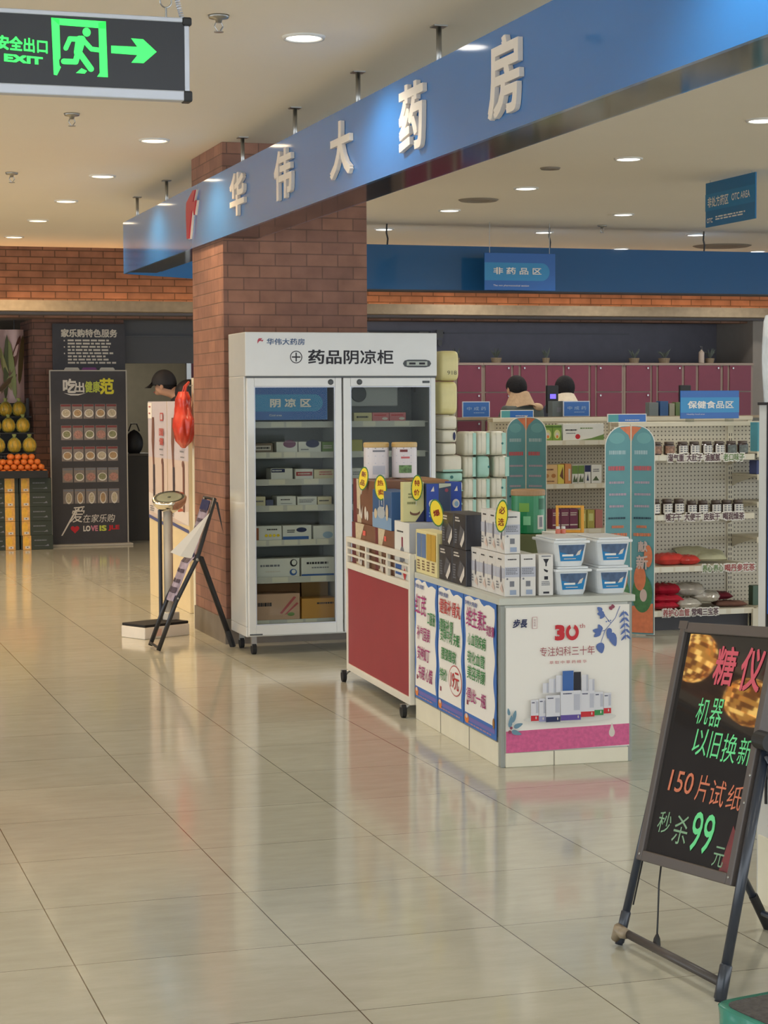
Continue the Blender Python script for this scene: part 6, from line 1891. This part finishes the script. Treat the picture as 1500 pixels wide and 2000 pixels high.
ob('curled_page', MB().add([(0.318, -0.014, 0.83), (0.075, -0.02, 0.60), (0.13, -0.034, 0.575), (0.2, -0.03, 0.56), (0.22, -0.018, 0.60), (0.27, -0.014, 0.72)], [(0, 1, 2), (0, 2, 3), (0, 3, 4), (0, 4, 5)]), PAPER, fs_)
ob('ribbon', MB().add([(0.352, -0.012, 0.9), (0.37, -0.014, 0.89), (0.385, -0.016, 0.8), (0.4, -0.016, 0.7), (0.375, -0.015, 0.8)], [(0, 1, 2, 4), (4, 2, 3)]), BLACKPL, fs_)
ob('bolt', MB().ell((0.24, -0.014, 0.55), 0.009, 0.006, 0.009, 10, 6).ell((0.12, -0.014, 0.32), 0.007, 0.005, 0.007, 10, 6), STEEL, fs_)

# roll-up banner with 25 food packets
bn = thing('roll_up_banner', 'tall black banner stand with twenty five pictured food packets before the brick pier', 'banner', (2.788, 20.28, 0))
BW, BH = 0.812, 1.84
ob('sheet', MB().box(0.012, BW - 0.012, 0, 0.006, 0.02, BH - 0.01), DARK, bn)
FRM = mat('banner_frame', S(176, 170, 158), 0.4)
ob('frame', MB().box(0, 0.012, -0.006, 0.012, 0.02, BH).box(BW - 0.012, BW, -0.006, 0.012, 0.02, BH).box(0.012, BW - 0.012, -0.006, 0.012, BH - 0.012, BH), FRM, bn)
ob('base', MB().box(-0.02, BW + 0.03, -0.1, 0.12, 0.0, 0.022), FRM, bn, bevel=0.004)
PAPW = mat('banner_white', S(222, 216, 206), 0.6)
text(bn, '吃', '-y', 0.21, 1.675, -0.003, 0.14, 0.15, PAPW, bold=0.035, name='headline')
text(bn, '出', '-y', 0.315, 1.66, -0.003, 0.1, 0.11, PAPW, bold=0.03, name='headline')
text(bn, '健康', '-y', 0.45, 1.665, -0.003, 0.16, 0.12, mat('banner_lime', S(196, 206, 84), 0.6), bold=0.025, name='headline')
text(bn, '范', '-y', 0.6, 1.67, -0.003, 0.15, 0.17, mat('banner_yellow', S(226, 216, 60), 0.6), bold=0.035, name='headline')
ob('swoosh', MB().poly([(0.15, 1.60), (0.22, 1.575), (0.3, 1.575), (0.38, 1.60), (0.3, 1.59), (0.22, 1.59)], '-y', -0.0035), PAPW, bn)
PKT = mat('packet_clear', S(136, 124, 116), 0.35, var=0.15, vs=30)
PKR = mat('packet_red', S(128, 56, 56), 0.5)
DISH = [mat('dish_%s' % n_, S(*c_), 0.6, var=0.3, vs=90) for n_, c_ in (('pale', (190, 176, 150)), ('rose', (176, 130, 118)), ('tan', (178, 146, 108)), ('olive', (140, 140, 104)))]
for r_ in range(5):
    for c_ in range(5):
        x = 0.165 + 0.12 * c_ + 0.004 * r_
        z = 1.408 - 0.222 * r_
        hh = 0.152
        pk = ob('packet_picture', MB().rect('-y', -0.003, x, z, 0.108, hh), PKT, bn)
        q = (r_ * 3 + c_ * 2) % 4
        ob('dish', MB().oval('-y', -0.0045, x + 0.004, z - 0.02, 0.094 if r_ < 4 else 0.066, 0.086 if r_ < 4 else 0.12), PAPW if q != 1 else DISH[1], pk)
        ob('food', MB().oval('-y', -0.006, x + 0.004, z - 0.016, 0.076 if r_ < 4 else 0.052, 0.066 if r_ < 4 else 0.1), DISH[q], pk)
        ob('header', MB().rect('-y', -0.0045, x, z + 0.062, 0.1, 0.02), PKR if r_ < 3 else GREYINK, pk)
text(bn, '爱', '-y', 0.27, 0.33, -0.003, 0.16, 0.17, PAPW, shear=0.3, name='script_lettering')
ob('script_stroke', MB().poly([(0.1, 0.11), (0.115, 0.11), (0.25, 0.34), (0.32, 0.42), (0.24, 0.36)], '-y', -0.0032), PAPW, bn)
text(bn, '在家乐购', '-y', 0.5, 0.285, -0.003, 0.34, 0.085, PAPW, shear=0.2, name='script_lettering')
heart = [(0.045 * math.sin(t_) ** 3, 0.0028 * (13 * math.cos(t_) - 5 * math.cos(2 * t_) - 2 * math.cos(3 * t_) - math.cos(4 * t_))) for t_ in [2 * math.pi * k / 30 for k in range(30)]][::-1]
ob('heart', MB().poly([(0.245 + a, 0.175 + z) for a, z in heart], '-y', -0.003), RED, bn)
for s_, x, m in (('LO', 0.37, PAPW), ('VE', 0.45, mat('banner_pink', S(206, 130, 150), 0.6)), ('IS', 0.54, MATS['banner_lime']), ('JLE', 0.655, RED)):
    text(bn, s_, '-y', x, 0.18, -0.003, 0.075 if s_ != 'JLE' else 0.12, 0.06, m, bold=0.04, name='motto')

sb = thing('service_board', 'dark notice board of store services fixed on the brick pier above the banner', 'notice board', (2.868, 20.575, 1.6))
ob('board', MB().box(0, 0.77, 0, 0.022, 0, 0.735), DARK, sb, bevel=0.003)
PB = mat('board_cream', S(214, 204, 186), 0.6)
text(sb, '家乐购特色服务', '-y', 0.39, 0.635, -0.002, 0.6, 0.088, PB, bold=0.03)
fp = MB()
fine(fp, '-y', -0.002, 0.42, 0.44, 0.52, 0.27, 8, seed=5)
ob('notice_text', fp, PB, sb)
ob('numbering', MB().rect('-y', -0.002, 0.125, 0.555, 0.012, 0.014).rect('-y', -0.002, 0.125, 0.488, 0.012, 0.014).rect('-y', -0.002, 0.125, 0.42, 0.012, 0.014), PB, sb)
for x, m in ((0.2, PB), (0.385, mat('board_violet', S(140, 76, 132), 0.6)), (0.575, PB)):
    ob('paper_tab', MB().slab([(x - 0.08, 0.19), (x + 0.08, 0.19), (x + 0.08, 0.255), (x + 0.065, 0.272), (x - 0.065, 0.272), (x - 0.08, 0.255)], '-y', -0.003, 0.002), m, sb)

# fruit stand
CG = mat('dark_green_card', S(50, 58, 50), 0.6, var=0.06)
OPR = mat('orange_picture', S(222, 166, 84), 0.5, var=0.18, vs=26)
OPD = mat('orange_round', S(232, 180, 66), 0.5, var=0.1, vs=30)
for col_, X in enumerate((2.418, 2.085)):
    for r_ in range(5):
        sh = 0.008 if r_ == 0 else 0.0
        nm = ('bottom', 'second', 'middle', 'fourth', 'top')[r_]
        t = carton(f'{nm} dark green fruit carton with an orange picture in the {"right" if col_ == 0 else "left"} stack', (X + sh * (1 - col_), 19.9 + 0.004 * r_, 0.001 + 0.1465 * r_), (0.325, 0.4, 0.145), CG, name='fruit_carton', cat='carton', group='fruit cartons under the fruit tray',
                   fronts=[('-y', ([('r', 0.06, 0.0725, 0.085, 0.144, OPR), ('e', 0.05, 0.085, 0.06, 0.1, OPD), ('e', 0.065, 0.03, 0.02, 0.012, INK), ('r', 0.066, 0.025, 0.05, 0.025, PALEINK), ('e', 0.066, 0.025, 0.014, 0.01, INK), ('l', 0.2, 0.095, 0.13, 0.02, 1, GREYINK), ('r', 0.2, 0.04, 0.13, 0.003, GREYINK), ('p', [(0.24, 0.035), (0.275, 0.055), (0.285, 0.035)], GREYINK)] if col_ == 0 else
                                   [('r', 0.235, 0.0725, 0.1, 0.144, OPR), ('e', 0.22, 0.085, 0.07, 0.1, OPD), ('r', 0.24, 0.025, 0.05, 0.025, PALEINK), ('e', 0.24, 0.025, 0.014, 0.01, INK), ('l', 0.1, 0.095, 0.13, 0.02, 1, GREYINK), ('p', [(0.13, 0.035), (0.165, 0.055), (0.175, 0.035)], GREYINK)]))])
tr = thing('fruit_tray', 'black tray of small oranges resting on the dark green fruit cartons', 'tray', (1.9, 19.84, 0.736))
ob('tray_floor', MB().box(0, 0.8, 0, 0.34, 0, 0.02), BLACKPL, tr)
ob('tray_wall', MB().box(0, 0.8, -0.012, 0, 0, 0.075).box(0, 0.8, 0.34, 0.352, 0, 0.075).box(0.788, 0.8, 0, 0.34, 0.02, 0.075).box(0, 0.012, 0, 0.34, 0.02, 0.075), BLACKPL, tr)
ORM = mat('small_orange_peel', S(226, 120, 46), 0.4, var=0.1, vs=14, bump=0.15, bs=160)
om = MB().ell((0, 0, 0), 0.034, 0.034, 0.031, 14, 9)
proto = ob('orange', om, ORM, None, smooth=True)
ob('stem', MB().cyl((0, 0, 0.029), (0, 0, 0.034), 0.005, n=8), mat('stem_green', S(90, 106, 54), 0.6), proto)
rd = random.Random(3)
spots = []
for lay, (nx, ny) in enumerate(((12, 5), (11, 4), (8, 3), (4, 2))):
    for j in range(ny):
        for i in range(nx):
            x = 2.68 - 0.07 * i - 0.034 * lay + rd.uniform(-0.003, 0.003) - (0.02 if lay == 3 else 0)
            y = 19.885 + 0.066 * j + 0.033 * lay + rd.uniform(-0.003, 0.003)
            z = 0.788 + 0.052 * lay + rd.uniform(0, 0.006)
            if x > 1.95:
                spots.append((x, y, z))
for k, p in enumerate(spots):
    o = proto if k == 0 else proto.copy()
    if k:
        COL.objects.link(o)
        for ch in proto.children:
            c_ = ch.copy()
            COL.objects.link(c_)
            c_.parent = o
    o.location = p
    o.rotation_euler = (rd.uniform(-0.6, 0.6), rd.uniform(-0.6, 0.6), rd.uniform(0, 6))
    tag(o, 'small orange in the heap on the black fruit tray', 'orange', 'oranges in the tray')

rk = thing('fruit_rack', 'black stepped wire rack behind the orange tray holding netted fruit', 'rack', (1.9, 20.42, 0))
for x_ in (0.0, 0.71):
    ob('upright_post', MB().box(x_, x_ + 0.03, 0.36, 0.39, 0, 1.55), BLACK, rk)
mesh_ = MB()
for k in range(18):
    mesh_.box(0.03 + 0.038 * k, 0.033 + 0.038 * k, -0.212, -0.208, 0.80, 0.96)
for k in range(5):
    mesh_.box(0.03, 0.71, -0.214, -0.212, 0.81 + 0.034 * k, 0.813 + 0.034 * k)
ob('wire_front', mesh_, mat('wire_grey', S(112, 112, 116), 0.5), rk)
ob('back_sheet', MB().box(0.03, 0.71, 0.37, 0.38, 0.8, 1.5), DARK, rk)
for z, y0 in ((0.985, -0.22), (1.19, -0.02), (1.36, 0.17)):
    ob('shelf', MB().box(0.0, 0.74, y0, y0 + 0.19, z - 0.014, z).box(0.0, 0.74, y0 + 0.176, y0 + 0.19, z - 0.2, z - 0.014), BLACKPL, rk)
YG = mat('yellow_green_fruit', S(214, 172, 56), 0.4, var=0.3, vs=9)
NET = mat('green_net', S(150, 160, 96), 0.5)


def netfruit(label, x, y, z, s_=1.0, row='netted fruit on the rack'):
    t = thing('netted_fruit', label, 'fruit', (x, y, z + 0.001), 0, row)
    ob('fruit', MB().lathe([(0.025, 0.0), (0.058 * s_, 0.018), (0.074 * s_, 0.055), (0.074 * s_, 0.085), (0.058 * s_, 0.122), (0.03, 0.144), (0.012, 0.15)], n=20), YG, t, smooth=True)
    nt_ = MB()
    for k in range(8):
        a0_ = k * math.pi / 4
        for sg in (1, -1):
            nt_.tube([(r * s_ * math.cos(a0_ + sg * q * 0.14), r * s_ * math.sin(a0_ + sg * q * 0.14), zz) for q, (r, zz) in enumerate(((0.03, 0.001), (0.0605, 0.018), (0.0765, 0.055), (0.0765, 0.085), (0.0605, 0.122), (0.032, 0.147), (0.014, 0.158)))], 0.0018, 4)
    nt_.lathe([(0.012, 0.155), (0.018, 0.17), (0.024, 0.185), (0.02, 0.19), (0.008, 0.165)], n=10)
    ob('net', nt_, NET, t)


for z, y, rn, items in ((0.9855, 20.29, 'lowest', ((2.255, 'left'), (2.42, 'middle'), (2.575, 'right'))), (1.1905, 20.49, 'middle', ((2.24, 'left'), (2.385, 'middle'), (2.535, 'right'))), (1.3605, 20.68, 'top', ((2.25, 'left'), (2.38, 'middle'), (2.52, 'right')))):
    for x, nm in items:
        netfruit(f'{nm} netted yellow green fruit on the {rn} rack step behind the oranges', x, y, z, 0.95)
hb = thing('hanging_fruit_print', 'printed sheet with leaves and fruit hanging behind the netted fruit at far left', 'hanging print', (1.75, 20.9, 1.48))


def wavy(u, v, d=0.0):
    return (0.86 * u, 0.03 * math.sin(u * 26) * (1 if u > 0.6 else 0.3) - d, 0.8 * v - (0.05 if u > 0.85 else 0) * (1 - v))


ob('sheet', MB().grid(wavy, 40, 6), mat('print_pink', S(206, 178, 176), 0.7, var=0.08, vs=5), hb, smooth=True)


def onw(pts, m, nm, d):
    vs = []
    for a, z in pts:
        p_ = wavy(a / 0.86, z / 0.8, d + 0.012)
        vs.append(p_)
    ob(nm, MB().add(vs, [tuple(range(len(pts)))]), m, hb)


onw([(0.45, 0.6), (0.6, 0.6), (0.6, 0.78), (0.45, 0.78)], mat('print_grey_teal', S(140, 160, 160), 0.6), 'top_band', 0.0)
onw([(0.46, 0.62), (0.56, 0.6), (0.58, 0.68), (0.5, 0.7)], mat('print_berry', S(176, 52, 68), 0.6), 'berry_print', 0.002)
for a, z, l, an, c_ in ((0.66, 0.05, 0.7, 88, (84, 92, 60)), (0.76, 0.1, 0.6, 96, (128, 136, 80)), (0.7, 0.3, 0.46, 75, (98, 62, 54)), (0.8, 0.25, 0.5, 84, (104, 92, 60)), (0.52, 0.05, 0.4, 50, (120, 100, 80)), (0.72, 0.15, 0.5, 105, (150, 150, 100))):
    w_ = 0.03
    pts = []
    for k in range(10):
        t_ = 2 * math.pi * k / 10
        aa, bb = l / 2 * (1 + math.cos(t_)), w_ * math.sin(t_)
        pts.append((a + aa * math.cos(R(an)) - bb * math.sin(R(an)), min(0.79, z + aa * math.sin(R(an)) + bb * math.cos(R(an)))))
    onw(pts, mat('print_leaf_%d' % c_[0], S(*c_), 0.6), 'leaf_print', 0.003 + 0.001 * (an % 7))
text(hb, '沟', '-y', 0.55, 0.45, -0.03, 0.12, 0.14, mat('print_script', S(112, 70, 96), 0.6))
ob('hanging_cord', MB().cyl((0.1, 0, 0.8), (0.1, 0, 0.9), 0.004).cyl((0.76, 0, 0.8), (0.76, 0, 0.9), 0.004), BLACK, hb)
cb_ = thing('corridor_cupboard', 'low dark cupboard in the corridor opening right of the brick pier', 'cupboard', (3.66, 20.85, 0))
ob('carcass', MB().box(0, 0.3, 0, 0.5, 0, 0.92), mat('cupboard_dark', S(60, 58, 56), 0.6, var=0.05), cb_, bevel=0.004)
ob('top', MB().box(-0.01, 0.31, -0.01, 0.5, 0.92, 0.945), mat('cupboard_top', S(86, 82, 76), 0.5), cb_)
bgk = thing('black_bag', 'black shoulder bag standing on the dark corridor cupboard', 'bag', (3.8, 21.0, 0.9455))
ob('bag_body', MB().grid(lambda u, v: (0.1 * math.sin(math.pi * min(v * 0.9 + 0.12, 1)) ** 0.5 * math.cos(6.2832 * u), 0.06 * math.sin(math.pi * min(v * 0.9 + 0.12, 1)) ** 0.5 * math.sin(6.2832 * u), 0.26 * v), 20, 12), BLACKPL, bgk, smooth=True)
ob('strap', MB().tube([(-0.06, 0, 0.24), (-0.03, 0, 0.32), (0.03, 0, 0.32), (0.06, 0, 0.24)], 0.008), BLACKPL, bgk)

# ------------------------------------------------------------------ lit writing board in the foreground
BO = Vector((2.161, 4.76, 0))
BRZ = math.atan2(-0.998, 0.069)
wb = thing('writing_board', 'black easel writing board with neon coloured hand lettering and a sugar meter offer', 'easel board', tuple(BO), BRZ)


def skew(o):
    # the panel hangs a little askew between its posts
    for v in o.data.vertices:
        s_, d_, t_ = v.co
        q = (t_ - 0.247) / 0.688
        v.co = (s_ - 0.03 * q, d_, 0.247 + 0.656 * q + 0.075 * (s_ - 0.03))
    return lean(o)


def lean(o):
    for v in o.data.vertices:
        s_, d_, t_ = v.co
        v.co = (s_, 0.238 * t_ + 0.971 * d_, 0.971 * t_ - 0.238 * d_)
    return o


FRB = mat('board_frame_brown', S(88, 80, 76), 0.4, var=0.04)
PANEL = mat('black_acrylic', S(46, 42, 40), 0.025, spec=0.6, var=0.08, vs=6)
skew(ob('panel', MB().box(0.045, 0.465, 0.006, 0.012, 0.262, 0.918), PANEL, wb))
for nm, a in (('left', (0.022, 0.047, -0.006, 0.022, 0.247, 0.935)), ('right', (0.463, 0.488, -0.006, 0.022, 0.247, 0.935))):
    skew(ob('side_rail', MB().box(*a), FRB, wb, bevel=0.003))
skew(ob('top_rail', MB().box(0.047, 0.463, -0.006, 0.022, 0.905, 0.935), FRB, wb, bevel=0.003))
skew(ob('bottom_rail', MB().box(0.047, 0.463, -0.006, 0.022, 0.247, 0.277), FRB, wb, bevel=0.003))
skew(ob('corner_plate', MB().box(0.018, 0.06, -0.008, -0.005, 0.915, 0.938), FRB, wb))
POST = mat('post_blue_black', S(42, 48, 60), 0.3, spec=0.6)
for p0, p1, rr in (((0.0, 0.012, 0.008), (0.012, 0.012, 0.64), 0.011), ((0.522, 0.012, 0.0), (0.488, 0.012, 0.66), 0.013)):
    lean(ob('post', MB().cyl(p0, p1, rr, n=16), POST, wb, smooth=True))
    q0 = Vector(p0)
    dq_ = (Vector(p1) - q0).normalized()
    lean(ob('foot_sleeve', MB().lathe([(rr * 0.7, 0.0), (rr * 1.25, 0.008), (rr * 1.25, 0.09), (rr * 1.02, 0.094)], tuple(q0), n=16, axis=dq_), POST, wb, smooth=True))
lean(ob('foot_bar', MB().cyl((0.0, 0.012, 0.045), (0.52, 0.012, 0.045), 0.0115, n=14), mat('bar_brown', S(74, 68, 66), 0.4), wb, smooth=True))
lean(ob('tape_wrap', MB().tube([(-0.004, 0.0, 0.02), (0.014, -0.004, 0.05), (0.03, 0.0, 0.045), (0.042, 0.004, 0.046)], [0.012, 0.019, 0.017, 0.014], 10), mat('packing_tape', S(150, 134, 112), 0.3, var=0.2, vs=60), wb, smooth=True))
for s_ in (0.0, 0.52):
    ob('rear_leg', MB().tube([(s_ * 0.96 + 0.01, 0.155, 0.6), (s_ * 0.97 + 0.01, 0.32, 0.3), (s_ * 0.98 + 0.01, 0.48, 0.01)], 0.011, 12), POST, wb, smooth=True)
    ob('leg_sleeve', MB().tube([(s_ * 0.98 + 0.01, 0.432, 0.1), (s_ * 0.98 + 0.01, 0.484, 0.0)], 0.0135, 12), BLACKPL, wb)
ob('rear_bar', MB().cyl((0.01, 0.458, 0.05), (0.52, 0.458, 0.05), 0.009, n=10), POST, wb)
ob('hinge_knob', MB().cyl((0.478, 0.15, 0.635), (0.53, 0.15, 0.635), 0.024, n=20), BLACKPL, wb)
lean(ob('hinge_clip', MB().box(-0.002, 0.022, -0.004, 0.024, 0.60, 0.63), STEEL, wb, bevel=0.002))
for s_, t_ in ((0.473, 0.56), (0.473, 0.49), (0.473, 0.3), (0.036, 0.265)):
    lean(ob('screw', MB().ell((s_, -0.007, t_), 0.004, 0.002, 0.004, 10, 6), STEEL, wb))
cab = [(0.095, 0.03, 0.262), (0.1, 0.034, 0.2), (0.125, 0.036, 0.12), (0.15, 0.03, 0.075)]
lean(ob('power_cord', MB().tube(cab, 0.0025, 8), BLACKPL, wb, smooth=True))
lean(ob('plug', MB().tube([(0.15, 0.03, 0.078), (0.153, 0.03, 0.066), (0.158, 0.03, 0.05), (0.162, 0.03, 0.03)], [0.003, 0.009, 0.011, 0.0095], 12), BLACKPL, wb, smooth=True))
lean(ob('side_cord', MB().tube([(0.004, 0.028, 0.62), (-0.004, 0.03, 0.5), (0.0, 0.03, 0.3), (0.0, 0.03, 0.12)], 0.0022, 6), BLACKPL, wb))
NG = mat('neon_green', S(104, 214, 140), 0.5, emit=0.08, ecol=(0.1, 0.62, 0.24, 1))
NP = mat('neon_pink', S(206, 84, 100), 0.5, emit=0.06, ecol=(0.6, 0.08, 0.12, 1))
NO_ = mat('neon_orange', S(206, 116, 84), 0.5, emit=0.05, ecol=(0.55, 0.18, 0.08, 1))
NGD = mat('chalk_green_dim', S(128, 166, 132), 0.6)
for s_, a, z, w_, h_, m, b_ in (('糖', 0.245, 0.812, 0.10, 0.105, NP, 0.02), ('仪', 0.37, 0.818, 0.10, 0.115, NP, 0.02), ('机', 0.185, 0.682, 0.06, 0.07, NG, 0.0), ('器', 0.25, 0.687, 0.056, 0.075, NG, 0.0), ('以', 0.205, 0.602, 0.07, 0.072, NG, 0.0), ('旧', 0.275, 0.605, 0.055, 0.07, NG, 0.0), ('换', 0.345, 0.608, 0.065, 0.075, NG, 0.0), ('新', 0.418, 0.612, 0.06, 0.07, NG, 0.0),
                               ('150', 0.155, 0.485, 0.12, 0.058, NO_, 0.008), ('片', 0.262, 0.488, 0.06, 0.07, NO_, 0.0), ('试', 0.335, 0.488, 0.07, 0.068, NO_, 0.0), ('纸', 0.415, 0.492, 0.066, 0.064, NO_, 0.0),
                               ('秒', 0.115, 0.368, 0.065, 0.058, NGD, 0.0), ('杀', 0.2, 0.365, 0.07, 0.078, NGD, 0.0), ('99', 0.305, 0.378, 0.105, 0.105, NG, 0.006), ('元', 0.4, 0.336, 0.05, 0.052, NGD, 0.0)):
    lean(text(wb, s_, '-y', a - 0.006, z, 0.0048, w_, h_, m, bold=b_, shear=0.05, slope=0.075, name='hand_lettering'))
lean(ob('red_patch', MB().poly([(0.405, 0.29), (0.452, 0.295), (0.455, 0.4), (0.43, 0.425)], '-y', 0.0054), mat('patch_red', S(120, 38, 40), 0.4, var=0.3, vs=30), wb))  # dark red patch at the lower right of the panel

# gold lanterns that hang left of the frame; the board mirrors them
SEQ = [mat('gold_glint_bright', S(246, 196, 84), 0.25, metal=0.5, emit=9.0, ecol=(1.0, 0.62, 0.16, 1)), mat('gold_glint_mid', S(226, 150, 56), 0.25, metal=0.5, emit=3.6, ecol=(1.0, 0.46, 0.08, 1)), mat('gold_glint_deep', S(150, 80, 30), 0.25, metal=0.5, emit=1.2, ecol=(1.0, 0.34, 0.06, 1))]  # sequin glitter put in as emission, in three strengths
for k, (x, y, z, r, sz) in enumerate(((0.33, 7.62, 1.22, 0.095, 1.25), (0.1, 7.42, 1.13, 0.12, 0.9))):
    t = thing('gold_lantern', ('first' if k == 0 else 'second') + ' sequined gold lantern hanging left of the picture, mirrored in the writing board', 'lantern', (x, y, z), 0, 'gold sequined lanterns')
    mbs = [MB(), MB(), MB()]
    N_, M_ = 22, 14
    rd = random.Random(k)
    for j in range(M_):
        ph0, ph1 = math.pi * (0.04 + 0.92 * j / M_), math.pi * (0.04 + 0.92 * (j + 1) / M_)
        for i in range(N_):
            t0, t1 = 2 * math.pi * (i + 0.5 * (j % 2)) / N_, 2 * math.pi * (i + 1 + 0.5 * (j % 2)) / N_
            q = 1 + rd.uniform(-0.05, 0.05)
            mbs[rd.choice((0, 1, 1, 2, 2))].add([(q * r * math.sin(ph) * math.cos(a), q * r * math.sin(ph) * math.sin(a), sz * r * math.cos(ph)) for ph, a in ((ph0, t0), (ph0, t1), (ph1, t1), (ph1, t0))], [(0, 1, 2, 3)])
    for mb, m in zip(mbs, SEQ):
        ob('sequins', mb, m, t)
    ob('cord', MB().cyl((0, 0, r * 1.1), (0, 0, CEIL - z), 0.003, n=6), RED, t)

# white wrapped cabinet at the right edge
wc = thing('wrapped_display_cabinet', 'tall white plastic wrapped display cabinet with a blue side at the right edge', 'cabinet', (2.765, 4.4, 0))
ob('body', MB().box(0, 0.6, 0, 0.68, 0.0, 1.47), WHITE_GLOSS, wc, bevel=0.004)
ob('side_panel', MB().box(-0.004, 0, 0.03, 0.615, 0.86, 1.44), mat('cabinet_blue', S(36, 96, 190), 0.3), wc)
ob('panel_edge', MB().box(-0.006, 0.0, 0.615, 0.622, 0.3, 1.476), BLACK, wc)
ob('bracket', MB().box(-0.006, 0.0, 0.622, 0.676, 1.468, 1.476), BLACK, wc)
ob('skirt', MB().box(-0.006, 0, 0.02, 0.66, 0.0, 0.2), CREAM, wc)
ob('red_mark', MB().add([(-0.0065, 0.60, 0.24), (-0.0065, 0.56, 0.22), (-0.0065, 0.57, 0.27)], [(0, 1, 2)]), RED, wc)
WRAP = mat('clear_wrap', S(214, 220, 224), 0.12, spec=0.8, var=0.06, vs=10, bump=0.9, bs=16)


def wrapf(u, v):
    th = 2 * math.pi * u
    def sg(c, e):
        return math.copysign(abs(c) ** e, c)
    bulge = 0.005 * math.sin(math.pi * v)
    k = 1.0 if v < 0.93 else 1 - (v - 0.93) * 1.2
    return (0.3 + (0.302 + bulge) * k * sg(math.cos(th), 0.12), 0.34 + (0.341 + bulge) * k * sg(math.sin(th), 0.12), 1.475 + 0.27 * min(v, 0.97))


wr_ = MB().grid(wrapf, 64, 16)
wr_.f.append(tuple(16 * 65 + i for i in range(64)))
ob('plastic_wrap', wr_, WRAP, wc, smooth=True)
ob('cable', MB().tube([(-0.012, 0.55, 0.7), (-0.014, 0.56, 0.55), (-0.012, 0.6, 0.42), (-0.012, 0.56, 0.32)], 0.004, 6), BLACKPL, wc)

# green wrapped crate at the lower right corner
gc = thing('green_crate', 'green film wrapped crate with a dark carpet top at the lower right corner', 'crate', (1.8, 3.0, 0), R(10))


def gf(u, v):
    th = 2 * math.pi * u
    def sg(c, e):
        return math.copysign(abs(c) ** e, c)
    k = 1 + 0.012 * math.sin(v * 9 + 5 * math.sin(th)) * (1 if v < 0.95 else 0)
    return (0.2 + 0.2 * k * sg(math.cos(th), 0.2), 0.19 + 0.19 * k * sg(math.sin(th), 0.2), 0.3 * v)


ob('wrapped_side', MB().grid(gf, 64, 14), mat('green_film', S(54, 140, 122), 0.2, spec=0.6, var=0.15, vs=9, bump=0.5, bs=18), gc, smooth=True)
tp = MB()
tp.add([(0.2 + 0.2 * 0.92 * math.copysign(abs(math.cos(a)) ** 0.2, math.cos(a)), 0.19 + 0.19 * 0.92 * math.copysign(abs(math.sin(a)) ** 0.2, math.sin(a)), z) for z in (0.285, 0.302) for a in [2 * math.pi * i / 64 for i in range(64)]], [tuple(range(64, 128)), tuple(range(63, -1, -1))] + [(i, (i + 1) % 64, 64 + (i + 1) % 64, 64 + i) for i in range(64)])
rm = MB()
rm.add([(0.2 + 0.2 * q * math.copysign(abs(math.cos(a)) ** 0.2, math.cos(a)), 0.19 + 0.19 * q * math.copysign(abs(math.sin(a)) ** 0.2, math.sin(a)), z) for q, z in ((1.0, 0.298), (0.985, 0.302), (0.9, 0.3)) for a in [2 * math.pi * i / 64 for i in range(64)]], [(k * 64 + i, k * 64 + (i + 1) % 64, (k + 1) * 64 + (i + 1) % 64, (k + 1) * 64 + i) for k in range(2) for i in range(64)])
ob('wrapped_rim', rm, MATS['green_film'], gc, smooth=True)
ob('carpet_top', tp, mat('dark_carpet', S(84, 80, 78), 0.95, var=0.25, vs=70, bump=0.6, bs=200), gc)
